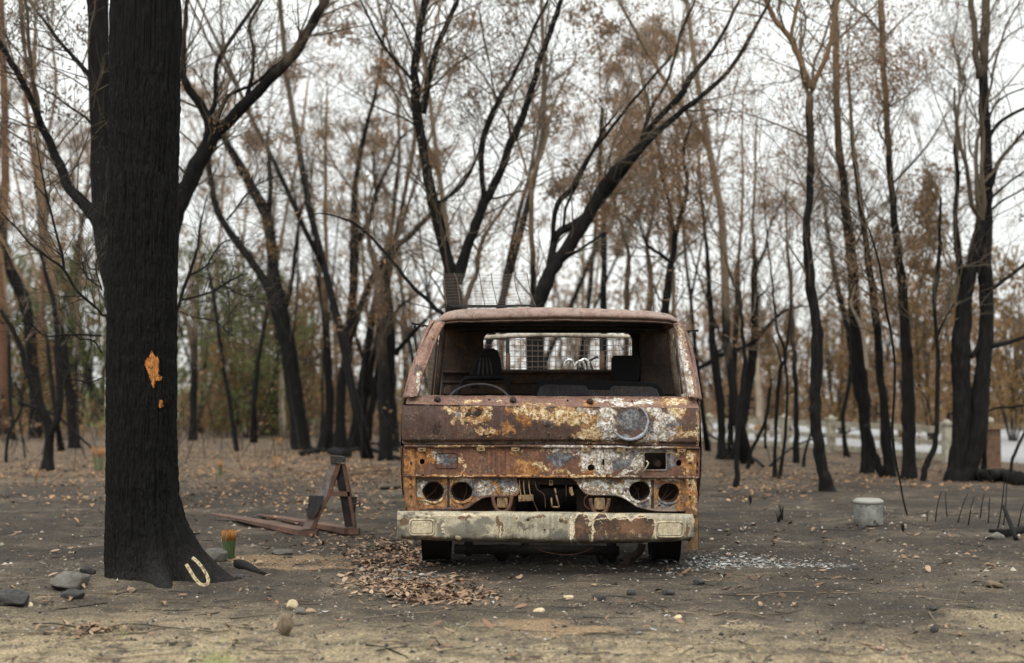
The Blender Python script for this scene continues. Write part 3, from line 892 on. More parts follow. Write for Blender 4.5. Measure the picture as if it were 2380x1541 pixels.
# ledge under it
mb = MB()
lz = lambda x: ip(x, [100, 1000, 2290], [1084, 1082, 1098])
q = [W(x, lz(x), 8.0, 0.022 + 0.002 * noise3(x * .02, 0, 0, 70)) for x in np.linspace(108, 2286, 60)]
g = [[p + [0, .03, .008] for p in q], [p + [0, .0, .008] for p in q], [p + [0, -.004, .003] for p in q], [p + [0, -.002, -.006] for p in q], [p + [0, .008, -.009] for p in q], [p + [0, .03, -.009] for p in q]]
mb.grid(g)
obj('ledge', mb, M['r_strip'], truck)

def circ(cx, cz, rx, rz, Y, n=20, wob=0.03, notch=0.0, seed=0):
    out = []
    for k in range(n):
        a = 2 * math.pi * k / n + 0.2
        r_ = 1 + wob * noise3(k * 0.9, seed, 0, 4)
        if notch and abs(a - math.pi * 0.5) < 0.3: r_ -= 0
        x, y = cx + rx * r_ * math.cos(a), cz - rz * r_ * math.sin(a)
        p = V(x, y, Y)
        out.append((p[0], p[2]))
    return out
def poly(pts, Y):
    o = []
    for x, y in pts:
        p = V(x, y, Y); o.append((p[0], p[2]))
    return o
def rrect(x0, y0, x1, y1, r, Y, n=4):
    pts = []
    for cx, cy_, a0 in ((x1 - r, y0 + r, -90), (x1 - r, y1 - r, 0), (x0 + r, y1 - r, 90), (x0 + r, y0 + r, 180)):
        for k in range(n + 1):
            a = math.radians(a0 + 90 * k / n)
            pts.append((cx + r * math.cos(a), cy_ + r * math.sin(a)))
    return poly(pts, Y)
YG = 8.045
# grille opening panel
plate('grille_panel', poly([(108, 1094), (2286, 1104), (2280, 1312), (112, 1300)], YG),
      [circ(243, 1195, 20, 22, YG, 12), circ(2130, 1205, 22, 24, YG, 12), circ(1485, 1238, 30, 24, YG, 12, .1), circ(1575, 1200, 12, 26, YG, 10, .1), rrect(1878, 1132, 2036, 1254, 10, YG),
       circ(182, 1106, 6, 6, YG, 8), circ(150, 1210, 9, 30, YG, 10), circ(2262, 1215, 12, 20, YG, 10), circ(2262, 1270, 12, 14, YG, 10)], YG, 0.006, M['r_grille'], truck, 0.001)
mb = MB()
for x, w in ((770, 16), (838, 18), (1545, 18), (1612, 18)):
    mb2 = [W(x - w, 1115, YG - .003), W(x - w * .6, 1115, YG - .012), W(x + w * .6, 1115, YG - .012), W(x + w, 1115, YG - .003)]
    mb3 = [W(x - w, 1288, YG - .003), W(x - w * .6, 1288, YG - .012), W(x + w * .6, 1288, YG - .012), W(x + w, 1288, YG - .003)]
    b_ = MB(); b_.grid(np.array([mb2, mb3])); b_.grid(np.array([mb3, [p + [0, .009, 0] for p in mb3]]))
    obj('pressed_rib', b_, M['r_grille'], truck)
for (x, y) in ((240, 1107), (675, 1103), (930, 1105), (1445, 1106), (1705, 1108), (2150, 1112)):
    p0 = plate('grille_clip', rrect(x - 30, y - 12, x + 30, y + 14, 4, YG - .022), [rrect(x - 11, y - 4, x + 12, y + 7, 2, YG - .022)], YG - .022, .005, M['r_cream'], truck, .0008)
for (x, y, r_) in ((1187, 1122, 13), (1858, 1130, 12), (2052, 1132, 12), (1575, 1240, 8)):
    b_ = MB(); p = W(x, y, YG, -.006)
    b_.tube([p + [0, .006, 0], p, p - [0, .005, 0]], [r_ * KY(YG), r_ * KY(YG), r_ * .6 * KY(YG)], 8)
    obj('bolt', b_, M['r_cream'], truck)
# raised frame round the grey square and the dark opening
def ring(path, r_, Y, dy, name, mat, parent, rough=.2):
    b_ = MB()
    pts = np.array([[x, Y + dy, z] for x, z in path + path[:1]])
    b_.tube(pts, r_, 5, rough=rough)
    return obj(name, b_, mat, parent)
ring(rrect(345, 1130, 500, 1242, 14, YG), .0035, YG, -.006, 'pressed_frame', M['r_strip'], truck)
ring(rrect(1872, 1126, 2042, 1260, 12, YG), .004, YG, -.005, 'pressed_frame', M['r_lamp_r'], truck)
b_ = MB(); p = W(1985, 1215, YG, 0.05)
b_.tube([p + [0, .10, 0], p + [0, .0, 0], p - [0, .006, 0]], [.024, .024, .012], 16)
obj('lamp_socket', b_, M['r_in'], truck)
b_ = MB()
b_.tube(smooth_path([W(1870, 1262, YG, -.02), W(1890, 1232, YG, -.03), W(1902, 1205, YG, -.03), W(1888, 1188, YG, -.02)], 5), .0045, 6)
obj('loose_clip', b_, M['r_bumper_pale'], truck)
# lower ledge of the grille
mb = MB()
q = [W(x, ip(x, [110, 2280], [1300, 1312]), YG, -0.012 + 0.0025 * noise3(x * .03, 3, 0, 71)) for x in np.linspace(112, 2278, 60)]
mb.grid([[p + [0, .02, .010] for p in q], [p + [0, .002, .009] for p in q], [p + [0, -.006, .003] for p in q], [p + [0, -.006, -.005] for p in q], [p + [0, .006, -.008] for p in q], [p + [0, .06, -.008] for p in q]])
obj('ledge', mb, M['r_strip'], truck)
for x in (250, 540, 800, 1055, 1320, 1600, 1850, 2110):
    b_ = MB(); p = W(x, 1293 + (x - 250) * .006, YG, -.018)
    b_.tube([p + [0, .004, 0], p + [0, -.002, 0]], .0055, 8)
    obj('rivet', b_, M['r_in'], truck)

# headlamp panels with their pairs of round openings
YL = 8.065
lo = [(192, 1308), (935, 1312), (940, 1345), (962, 1400), (948, 1432), (900, 1447), (760, 1449), (700, 1456), (655, 1478), (605, 1514), (560, 1540), (470, 1546), (192, 1546)]
ro = [(1340, 1316), (2182, 1320), (2190, 1556), (1990, 1556), (1880, 1540), (1820, 1520), (1760, 1478), (1700, 1450), (1620, 1440), (1500, 1438), (1450, 1428), (1420, 1400), (1385, 1350)]
def small(lst, Y, n=8):
    return [circ(x, y, r_, r_ * .9, Y, n, .05) for x, y, r_ in lst]
hl = plate('headlamp_panel', poly(lo, YL), [circ(325, 1416, 79, 74, YL, 20, .04, seed=1), circ(534, 1417, 80, 73, YL, 20, .05, seed=2)] +
           small([(714, 1372, 9), (642, 1424, 8), (437, 1517, 9), (543, 1520, 8), (905, 1400, 8), (320, 1327, 5), (532, 1328, 5), (225, 1515, 7), (790, 1350, 6)], YL), YL, .005, M['r_lamp_l'], truck, .0015, label='left headlamp panel, mottled brown')
hr = plate('headlamp_panel', poly(ro, YL), [circ(1843, 1411, 79, 75, YL, 20, .04, seed=3), circ(2055, 1424, 78, 74, YL, 20, .04, seed=4)] +
           small([(1465, 1390, 8), (1662, 1360, 9), (1740, 1408, 8), (1935, 1518, 10), (1990, 1520, 10), (1830, 1508, 8), (2150, 1480, 8), (1560, 1400, 6), (2160, 1345, 7)], YL), YL, .005, M['r_lamp_r'], truck, .0015, label='right headlamp panel, flaked with white')
for parent, mt, cs in ((hl, M['r_lamp_l'], ((325, 1416), (534, 1417))), (hr, M['r_lamp_r'], ((1843, 1411), (2055, 1424)))):
    for (x, y) in cs:
        ring(circ(x, y, 88, 84, YL, 26, .02), .006, YL, -.004, 'lamp_rim', mt, parent, .15)
        b_ = MB()
        rows = []
        for rr_, dy in ((82, .0), (80, .035), (66, .07), (30, .09), (1, .092)):
            rows.append([np.array([px_, YL + dy, pz_]) for px_, pz_ in circ(x, y, rr_, rr_ * .95, YL, 20, .03) + circ(x, y, rr_, rr_ * .95, YL, 20, .03)[:1]])
        b_.grid(rows[:3])
        obj('lamp_bowl', b_, M['r_in'], parent)
        b_ = MB()
        for k in range(1 + (x > 1000)):
            a = W(x - 30 + 50 * noise3(x, k, 0, 3), y + 66, YL, .04 + .02 * k); c2 = W(x + 60 * noise3(x, k, 5, 3), y - 50 + 30 * k, YL, .08)
            b_.tube(smooth_path([a, (a + c2) / 2 + [.012, .01, 0], c2], 5), .0022, 4)
        obj('loose_wire', b_, M['r_mid'], parent)
# folded lips along the lower edges of the two panels
for parent, pts, mt in ((hl, lo[3:], M['r_strip']), (hr, [ro[k] for k in range(2, 13)], M['r_lamp_r'])):
    b_ = MB()
    q = np.array([W(x, y, YL, -.006) for x, y in smooth_path(pts, 4)])
    b_.tube(q, .0065, 6, rough=.2)
    obj('panel_lip', b_, mt, parent)
b_ = MB()
b_.grid([[W(x, 1320, YL, -.006) for x in (428, 433, 440, 446)], [W(x, 1530, YL, -.006) for x in (428, 433, 440, 446)]])
obj('panel_seam', b_, M['r_in'], hl)
b_ = MB()
b_.grid([[W(x, 1330, YL, -.006) for x in (1925, 1930, 1940, 1946)], [W(x, 1540, YL, -.006) for x in (1925, 1930, 1940, 1946)]])
obj('panel_seam', b_, M['r_in'], hr)
# blistered stamped relief on the headlamp panels
for x, y, w, h in ((860, 1380, 40, 50), (690, 1395, 16, 60), (740, 1395, 16, 56), (1560, 1390, 26, 40), (1450, 1365, 24, 26)):
    b_ = MB()
    g = [[W(x + w * u, y + h * v, YL, -.0035 - .006 * max(0, 1 - u * u) * max(0, 1 - v * v)) for u in np.linspace(-1, 1, 7)] for v in np.linspace(-1, 1, 7)]
    b_.grid(g)
    obj('pressed_boss', b_, M['r_lamp_l'] if x < 1000 else M['r_lamp_r'], hl if x < 1000 else hr)

# outer corner posts and the curled edges of the body sides
for side, pts, w in ((-1, [(150, 1100), (152, 1300), (158, 1460), (178, 1556)], 44), (1, [(2222, 1112), (2218, 1300), (2226, 1450), (2222, 1590)], 42)):
    b_ = MB()
    p = smooth_path(pts, 6)
    g = []
    for k, (x, y) in enumerate(p):
        ww = w * (1 + .06 * noise3(k * .6, side, 0, 5))
        g.append([W(x - ww, y, YG, .05), W(x - ww, y, YG, -.002), W(x - ww * .7, y, YG, -.012), W(x - ww * .2, y, YG, -.008), W(x, y, YG, -.004), W(x + ww * .3, y, YG, -.010), W(x + ww * .75, y, YG, -.014), W(x + ww, y, YG, -.002), W(x + ww, y, YG, .05)])
    b_.grid(dent(g, .003, 14, 31 + side))
    po = obj('corner_post', b_, M['r_post'], truck)
    for yy_ in (1205, 1320, 1365, 1450):
        b2 = MB(); q = W(pts[0][0] - 12 * side, yy_, YG, -.018)
        b2.box(q, (.012, .006, .008)); obj('slot', b2, M['r_black'], po)
for side, pts in ((-1, [(92, 1080), (100, 1250), (112, 1420), (128, 1560)]), (1, [(2302, 1088), (2296, 1250), (2284, 1420), (2262, 1580)])):
    b_ = MB()
    p = smooth_path(pts, 8)
    q = np.array([W(x, y, 8.1, .003 * noise3(k * .5, side, 1, 8)) for k, (x, y) in enumerate(p)])
    g = [q, q + [0, .03, 0], q + [side * .004, .3, 0], q + [side * .004, .9, 0]]
    b_.grid(np.array(g))
    b_.tube(q, .004, 5, rough=.3)
    obj('side_skin', b_, M['r_lamp_r'] if side > 0 else M['r_grille'], truck)
    # folded inner flange with holes, between post and skin
    qi = [(x - side * 26, y) for x, y in pts]
    plate('side_flange', poly([(x + side * 2, y) for x, y in pts] + [(x - side * 4, y) for x, y in qi[::-1]], 8.11), [circ(pts[0][0] - side * 14, 1205 + 58 * k, 7, 15, 8.11, 8) for k in range(2)], 8.11, .004, M['r_in'], truck)

# what shows through the openings
b_ = MB()
YB = 8.40
b_.grid(dent([[W(x, y, YB, 0.0) for x in np.linspace(140, 2240, 40)] for y in np.linspace(1090, 1330, 8)], .01, 8, 3))
obj('bulkhead', b_, M['r_in'], truck)
for (x0, x1) in ((140, 930), (1380, 2230)):
    b_ = MB(); b_.grid(dent([[W(x, y, 8.32, 0) for x in np.linspace(x0, x1, 20)] for y in np.linspace(1310, 1700, 10)], .015, 10, x0))
    obj('inner_wing', b_, M['r_in'], truck)
b_ = MB()
b_.box((TX, 9.0, 0.66), (1.52, 0.9, 0.03))
b_.box((TX, 8.9, 0.60), (0.5, 0.5, 0.14))
obj('cab_floor', b_, M['r_black'], truck)
b_ = MB()
b_.tube([(TX, 8.62, .40), (TX, 9.3, .40)], [.17, .2], 10, rough=.3)
b_.box((TX + .1, 8.8, .52), (.4, .4, .12))
b_.box((TX - .25, 8.7, .36), (.18, .3, .2))
obj('engine', b_, M['r_black'], truck)
# dangling brackets in the middle
b_ = MB()
for x in (970, 1000, 1040):
    b_.tube(smooth_path([W(x - 12, 1330, YL), W(x - 8, 1400, YL, -.01), W(x + 5, 1462, YL, -.02)], 5), .0035, 6)
for x in (965, 1003, 1045):
    b_.tube([W(x, 1465, YL, -.028), W(x, 1465, YL, -.018)], .006, 8)
obj('brake_pipe', b_, M['r_cream'], truck)
plate('pipe_bracket', poly([(950, 1442), (1060, 1436), (1062, 1482), (952, 1486)], YL), [], YL - .016, .004, M['r_cream'], truck)
b_ = MB()
h_ = [(1218, 1390), (1228, 1440), (1248, 1520), (1248, 1530), (1198, 1526), (1192, 1460)]
hp = np.array([W(x, y, YL, -.02) for x, y in h_])
for a, c2 in zip(hp[:-1], hp[1:]):
    b_.bar(a, c2, .009, .004, (0, 1, 0))
obj('hanging_hook', b_, M['r_cream'], truck)
plate('tab', rrect(1176, 1330, 1204, 1370, 4, YL), [rrect(1184, 1338, 1196, 1356, 2, YL)], YL - .01, .004, M['r_cream'], truck)
plate('tab', poly([(1322, 1385), (1345, 1380), (1358, 1440), (1340, 1446), (1326, 1425)], YL), [], YL - .01, .005, M['r_cream'], truck)
b_ = MB()
b_.grid(dent([[W(x, y, 8.12, 0) for x in np.linspace(900, 1460, 24)] for y in (1312, 1330, 1345 , 1366)], .012, 14, 6))
obj('lock_platform', b_, M['r_in'], truck)
b_ = MB()
for (pa) in ([(1062, 1490), (1085, 1540), (1100, 1575)], [(740, 1340), (800, 1430), (850, 1490), (860, 1560)], [(1470, 1430), (1435, 1470), (1440, 1520), (1475, 1545)], [(1300, 1370), (1302, 1450)], [(1070, 1340), (1090, 1400), (1140, 1440), (1150, 1540)], [(890, 1380), (884, 1450), (892, 1570)]):
    b_.tube(smooth_path([W(x, y, YL, -.014) for x, y in pa], 5), .0022, 5)
obj('loose_wire', b_, M['r_mid'], truck)
# tow hooks with a pale block in each
for x in (832, 1548):
    b_ = MB()
    dy_ = 0 if x < 1000 else 14
    u = smooth_path([(x - 68, 1452 + dy_), (x - 62, 1500 + dy_), (x - 38, 1552 + dy_), (x, 1568 + dy_), (x + 38, 1552 + dy_), (x + 62, 1500 + dy_), (x + 68, 1452 + dy_)], 5)
    b_.tube(np.array([W(a, c2, YL, -.01) for a, c2 in u]), .011, 8, rough=.15)
    hk = obj('tow_hook', b_, M['r_mid'], truck)
    plate('hook_block', rrect(x - 36, 1452 + dy_, x + 38, 1532 + dy_, 12, YL), [], YL + .01, .02, M['r_cream'], hk, .002)

# bumper
YBm = 7.86
xb = [(57, .26), (53, .14), (52, .075), (54, .05), (60, .03), (74, .014), (95, .004), (130, 0)] + [(x, 0) for x in np.linspace(170, 2120, 70)] + [(2170, 0), (2200, .004), (2225, .016), (2240, .032), (2248, .055), (2253, .10), (2256, .22)]
def btop(x): return 2.5 * noise3(x * .006, 0, 0, 88) + ip(x, [52, 90, 150, 800, 1500, 2100, 2200, 2256], [1572, 1570, 1568, 1572, 1580, 1590, 1592, 1598])
def bbot(x): return 3.5 * noise3(x * .008, 0, 0, 89) + ip(x, [52, 100, 250, 800, 1250, 1800, 2080, 2200, 2256], [1758, 1770, 1778, 1792, 1800, 1802, 1790, 1780, 1748])
g = []
for (f, dy, dz) in ((0, .10, 0.0), (0, .03, .001), (0.0, .012, 0), (.03, .003, 0), (.07, 0, 0), (.12, -.003, 0)) + tuple((f, -.003, 0) for f in np.linspace(.18, .84, 16)) + ((.88, -.001, 0), (.93, .006, 0), (.97, .016, 0), (1.0, .03, 0), (1.0, .10, -.004)):
    row = []
    for x, e in xb:
        a, b = btop(x), bbot(x)
        p = W(x, a * (1 - f) + b * f, YBm, dy + e)
        yy_ = a * (1 - f) + b * f
        r_ = math.hypot(x - 1143, yy_ - 1698)
        p[1] += .010 * math.exp(-((r_ / 34) ** 2)) - .003 * math.exp(-(((r_ - 46) / 10) ** 2))
        for sx in (797, 1492):
            p[1] += .006 * math.exp(-(((x - sx) / 9) ** 2))
        for bx in (570, 1130, 1300, 1740):
            p[1] += .005 * math.exp(-(((x - bx) / 130) ** 2 + ((yy_ - 1700) / 60) ** 2)) * noise3(bx, 0, 0, 3) * 2
        p[2] += dz
        row.append(p)
    g.append(row)
mb = MB(); mb.grid(dent(g, .0055, 6, 17))
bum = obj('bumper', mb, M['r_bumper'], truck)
for (x0, y0, x1, y1) in ((152, 1622, 330, 1734), (1966, 1640, 2162, 1748)):
    ring(rrect(x0, y0, x1, y1, 26, YBm), .0055, YBm, -.006, 'lamp_frame', M['r_bumper_pale'], bum, .25)
    plate('lamp_blank', rrect(x0 + 14, y0 + 13, x1 - 14, y1 - 12, 16, YBm), [], YBm - .006, .008, M['r_bumper_pale'], bum, .0025)
for (x, y, r_, m_) in ((1565, 1765, 15, 'bench'), (937, 1612, 11, 'r_cream'), (1022, 1622, 9, 'r_in'), (1264, 1622, 15, 'r_cream'), (395, 1672, 12, 'r_bumper_pale'), (395, 1695, 12, 'r_bumper_pale'), (395, 1718, 10, 'r_bumper_pale')):
    b_ = MB(); p = W(x, y, YBm, -.004)
    b_.tube([p + [0, .006, 0], p + [0, -.003, 0], p + [0, -.007, 0]], [r_ * KY(YBm), r_ * KY(YBm), r_ * .55 * KY(YBm)], 10)
    obj('bumper_bolt', b_, M[m_], bum)
b_ = MB(); p = W(1143, 1698, YBm, .004)
b_.tube([p + [0, .004, 0], p + [0, -.002, 0]], .0045, 8)
obj('bolt_hole', b_, M['r_black'], bum)
for x in (75, 2232):
    plate('end_bracket', rrect(x - 16, 1590 if x < 500 else 1615, x + 16, 1622 if x < 500 else 1650, 3, YBm), [], YBm + (.0 if x < 500 else .012), .004, M['r_bumper_pale'], bum)
    plate('end_bracket', rrect(x - 16, 1716, x + 16, 1752, 3, YBm), [], YBm + (.0 if x < 500 else .012), .004, M['r_bumper'], bum)
# mounting rail behind the bumper, with the dark gap above it
b_ = MB()
b_.grid(dent([[W(x, y, 8.09, 0) for x in np.linspace(120, 2240, 30)] for y in (1585, 1640, 1700)], .008, 9, 2))
obj('cross_member', b_, M['r_black'], truck)
# mudguard hanging behind the right end
b_ = MB()
mg = [[W(2238, 1560, 8.05), W(2262, 1556, 8.05), W(2270, 1590, 8.05, .002)], [W(2236, 1640, 8.05), W(2266, 1640, 8.05, -.006), W(2276, 1640, 8.05, .002)], [W(2226, 1760, 8.05), W(2264, 1770, 8.05, -.006), W(2276, 1780, 8.05, .004)], [W(2170, 1832, 8.05), W(2258, 1838, 8.05, -.004), W(2274, 1842, 8.05, .004)]]
b_.grid(mg)
b_.grid([[W(2270, 1580, 8.05), W(2276, 1640, 8.05), W(2277, 1780, 8.05), W(2274, 1842, 8.05)], [W(2270, 1580, 8.05, .5), W(2276, 1640, 8.05, .5), W(2277, 1780, 8.05, .5), W(2274, 1842, 8.05, .5)]])
for k in range(7):
    p = W(2178 + 13 * k, 1838, 8.05, -.002)
    b_.bar(p, p - [0, 0, .008 + .006 * (k % 3)], .007, .003, (0, 1, 0))
M['r_guard'] = rust('tan_rusted_mudguard_steel', base=(.17, .105, .05), base2=(.09, .05, .027), spark=.5)
obj('mudguard', b_, M['r_guard'], truck, label='tan rusted mudguard at the right end')

# wheels: bare scorched rims
def wheel(xc, yc, w, r_):
    b_ = MB()
    prof = [(-w / 2, r_), (-w / 2 + .008, r_ - .008), (-w / 2 + .03, r_ - .014), (0, r_ - .016), (w / 2 - .03, r_ - .014), (w / 2 - .008, r_ - .008), (w / 2, r_)]
    th = np.linspace(0, 2 * math.pi, 33)
    rows = [[(xc + dx, yc + (rr_) * math.cos(a), r_ + 0.0 + rr_ * math.sin(a)) for a in th] for dx, rr_ in prof]
    b_.grid(rows)
    rim = obj('wheel', b_, M['r_black'], truck)
    for s_ in (-1, 1):
        b2 = MB()
        rows = [[(xc + s_ * (w / 2 - d_), yc + q_ * math.cos(a), r_ + q_ * math.sin(a)) for a in th] for d_, q_ in ((0.0, r_), (.012, r_ - .02), (.02, r_ - .06), (.045, r_ - .09), (.03, .05), (.01, .001))]
        b2.grid(rows)
        obj('rim', b2, M['r_black'], rim)
    return rim
for cx_ in (338, 2050):
    xw = V(cx_, 1900, 8.36)[0]
    wheel(xw, 8.57, .165, .205)
for xw in (TX - .6, TX + .6):
    wheel(xw, 10.9, .30, .24)
b_ = MB()
b_.tube([(TX - .6, 8.57, .205), (TX - .3, 8.57, .19), (TX + .3, 8.57, .19), (TX + .6, 8.57, .205)], [.03, .05, .05, .03], 10, rough=.2)
obj('front_axle', b_, M['r_black'], truck)
b_ = MB()
b_.tube([(TX - .6, 10.9, .24), (TX, 10.9, .27), (TX + .6, 10.9, .24)], [.04, .12, .04], 10)
obj('rear_axle', b_, M['r_black'], truck)
for sx in (-.38, .38):
    b_ = MB(); b_.box((TX + sx, 9.95, .46), (.06, 3.6, .13)); obj('chassis_rail', b_, M['r_black'], truck)
b_ = MB()
for (x, y, s_) in ((585, 1850, .05), (830, 1880, .06), (1000, 1860, .05), (1640, 1880, .07), (1560, 1900, .05)):
    p = W(x, y, 8.45); b_.tube([p + [0, 0, s_], p, p - [0, 0, s_ * .6]], [s_ * .5, s_ * .8, s_ * .35], 8, rough=.4, seed=x)
b_.bar(W(480, 1840, 8.4), W(1690, 1850, 8.4), .05, .05)
obj('steering_linkage', b_, M['r_black'], truck)
b_ = MB()
b_.box((TX - .12, 9.05, .24), (.80, .7, .20))
b_.box((TX - .05, 8.75, .17), (.5, .12, .12))
obj('underside_filler', b_, M['r_black'], truck)  # black boxes added to darken the gap under the cab
b_ = MB()
b_.tube(smooth_path([W(1050, 1800, 8.0), W(1130, 1855, 8.0), W(1300, 1882, 8.0), (W(1430, 1862, 8.0)), W(1500, 1825, 8.0)], 6), .003, 5)
obj('hanging_cable', b_, M['r_mid'], truck)
b_ = MB()
u = smooth_path([(1860, 1800), (1850, 1840), (1810, 1880), (1760, 1900), (1740, 1960)], 5)
b_.tube(np.array([W(a, c2, 8.3) for a, c2 in u]), .022, 8, rough=.2)
obj('spring_hanger', b_, M['r_in'], truck)

# cab interior
YR = 9.42
bo = [(412, 190), (2058, 190), (2090, 420), (2118, 720), (2150, 980), (300, 980), (385, 700), (398, 420)]
plate('cab_back', poly(bo, YR), [rrect(690, 240, 1790, 522, 70, YR, 6)], YR, .03, M['r_in'], truck, .004)
b_ = MB()
for y0, y1, dy in ((526, 548, -.05), (602, 620, -.04), (690, 704, -.05)):
    b_.grid(dent([[W(x, y0, YR, -.02) for x in np.linspace(400, 2100, 30)], [W(x, y0 + 4, YR, dy) for x in np.linspace(400, 2100, 30)], [W(x, y1, YR, dy) for x in np.linspace(400, 2100, 30)], [W(x, y1 + 4, YR, -.02) for x in np.linspace(400, 2100, 30)]], .004, 9, y0))
obj('wall_rib', b_, M['r_in'], truck)
M['r_ochre'] = rust('ochre_scorched_wall', base=(0.11, 0.068, 0.034), base2=(0.04, 0.026, 0.018), spark=0.5, fleck=0.8)
plate('floor_panel', poly([(420, 606), (860, 610), (862, 690), (400, 690)], YR), [rrect(600, 625, 665, 660, 4, YR)], YR - .025, .005, M['r_ochre'], truck)
# rear door posts inside, with the dark returns beside the back window
for side, a, c2 in ((-1, (400, 205), (338, 712)), (1, (2062, 258), (2135, 712))):
    b_ = MB()
    p0, p1 = W(*a, 9.0), W(*c2, 9.0)
    b_.bar(p0 + [0, 0, .02], p1 - [0, 0, .1], .035, .06, (0, 1, 0))
    b_.bar(p0 + [side * .03, -.02, .02], p1 + [side * .03, -.02, -.1], .012, .03, (0, 1, 0))
    obj('door_post', b_, M['r_lamp_r'] if side > 0 else M['r_in'], truck)
for (x, y, r_) in ((2085, 255, 8), (2165, 700, 14), (272, 690, 17)):
    b_ = MB()
    p = W(x, y, 8.6 if y < 500 else 8.25)
    b_.tube([p, p + [0, 0, -.02], p + [0, 0, -.05]], [r_ * KY(8.3)] * 3, 8, rough=.2)
    obj('hinge', b_, M['r_bumper_pale'], truck)

# steering wheel: a thin bare hoop
sw = MB()
c0 = W(660, 762, 8.42)
th = np.linspace(0, 2 * math.pi, 41)
R_ = 228 * KY(8.42)
hoop = np.array([c0 + [R_ * math.cos(a), .78 * R_ * math.sin(a), .60 * R_ * math.sin(a)] for a in th])
sw.tube(hoop, .0085, 8, cap=False)
for a in (math.radians(200), math.radians(340), math.radians(270)):
    sw.tube([c0, c0 + [R_ * math.cos(a), .78 * R_ * math.sin(a), .60 * R_ * math.sin(a)]], .007, 6)
sw.tube([c0, c0 + [0, -.16, -.35]], .014, 8)
obj('steering_wheel', sw, M['bench'], truck)
b_ = MB()
hp = [(500, 720), (528, 640), (546, 600), (600, 580), (820, 576), (862, 600), (878, 650), (892, 720)]
b_.tube(np.array([W(x, y, 8.9) for x, y in smooth_path(hp, 4)]), .012, 8)
b_.tube(np.array([W(x, y, 8.95) for x, y in smooth_path([(540, 640), (480, 670), (430, 715)], 4)]), .01, 8)
obj('seat_hoop', b_, M['foam_black'], truck)
plate('seat_back', poly([(596, 585), (625, 520), (660, 440), (690, 390), (720, 378), (765, 378), (790, 392), (806, 450), (824, 585)], 9.0), [], 9.0, .07, M['foam_black'], truck, .012)
for k, x in enumerate((655, 690, 725, 760)):
    b_ = MB(); b_.tube([W(x, 560, 8.95), W(700 + (x - 700) * .6, 430, 8.955)], [.007, .005], 6)
    obj('seat_rib', b_, M['bench'], truck)
ht = rrect(1640, 422, 1832, 600, 26, 9.2)
plate('head_rest', ht, [poly([(x, 462), (x + 7, 462), (x + 7, 545), (x, 545)], 9.2) for x in range(1680, 1800, 15)], 9.2, .02, M['foam_black'], truck, .006)
plate('seat_pad', rrect(1655, 438, 1818, 590, 20, 9.25), [], 9.25, .02, M['bench'], truck, .004)
be_ = [(1068, 800), (1078, 660), (1100, 622), (1140, 604), (1240, 602), (1900, 622), (1960, 628), (2000, 655), (2012, 700), (2014, 800)]
plate('bench_back', poly(be_, 8.9), [], 8.9, .05, M['foam_black'], truck, .01)
bi = [(1088, 800), (1094, 690), (1112, 650), (1150, 632), (1430, 640), (1446, 648), (1456, 668), (1470, 673), (1614, 675), (1630, 665), (1640, 648), (1660, 643), (1920, 652), (1962, 670), (1980, 710), (1984, 800)]
plate('bench_panel', poly(bi, 8.88), [], 8.862, .02, M['bench'], truck, .004)

# cage behind the cab
YC = 9.82
pipe = [W(x, ip(x, [340, 700, 1100, 1545], [300, 284, 262, 272]), YC) for x in (340, 500, 700, 900, 1100, 1300, 1545)]
b_ = MB(); b_.tube(pipe, .0165, 10, rough=.06)
pz = pipe[-1]
b_.tube([pz, pz + [.55, 0.01, -.01]], .015, 8)
obj('cage_top_rail', b_, M['pipe'], truck)
zb_, zt_ = .74, W(700, 300, YC)[2]
xl, xr = TX - .84, TX + .84
def mesh_panel(p0, du, dv, nu, nv, r_=.0021, name='mesh_panel', wob=.004):
    b_ = MB()
    p0, du, dv = map(np.asarray, (p0, du, dv))
    for i in range(nu + 1):
        a = p0 + du * i / nu
        b_.tube([a + dv * k / 4 + [0, wob * noise3(i * .7, k, 0, 9), 0] for k in range(5)], r_, 4, cap=False)
    for j in range(nv + 1):
        a = p0 + dv * j / nv
        b_.tube([a + du * k / 6 + [0, wob * noise3(j * .7, k, 4, 9), wob * noise3(j * .7, k, 8, 9)] for k in range(7)], r_, 4, cap=False)
    return obj(name, b_, M['wire'], truck, kind='stuff')
mesh_panel((xl, YC + .01, zb_), (xr - xl, 0, 0), (0, 0, zt_ - zb_), 42, 17)
for x_ in (xl, xr):
    mesh_panel((x_, YC + .02, zb_), (0, 1.9, 0), (0, 0, zt_ - zb_), 40, 17)
    b_ = MB(); b_.tube([(x_, YC, zt_ + .01), (x_, YC + 1.95, zt_ + .01)], .015, 8); b_.tube([(x_, YC + 1.95, zt_ + .01), (x_, YC + 1.95, zb_)], .015, 8)
    obj('cage_side_rail', b_, M['pipe'], truck)
for x, dx in ((872, 0), (1560, 0)):
    b_ = MB()
    b_.bar(W(x, 292, YC) + [0, -.02, 0], W(x, 700, YC) + [0, -.02, 0], .026, .02, (0, 1, 0))
    cp_ = obj('cage_post', b_, M['r_black'], truck)
    b_ = MB()
    b_.bar(W(x + 4, 400 if x < 1000 else 385, YC) + [0, -.035, 0], W(x + 4, 640, YC) + [0, -.035, 0], .030, .012, (0, 1, 0))
    obj('post_sleeve', b_, M['r_mid'], cp_)
b_ = MB()
b_.box((TX, YC + .98, .70), (1.70, 2.0, .06))
b_.box((TX, YC + .0, .72), (1.68, .03, .10))
obj('tray', b_, M['r_in'], truck)
for s_ in (-1, 1):
    b_ = MB(); b_.box((TX + s_ * .86, YC + .98, .62), (.02, 2.0, .16)); obj('tray_side', b_, M['r_mid'], truck)
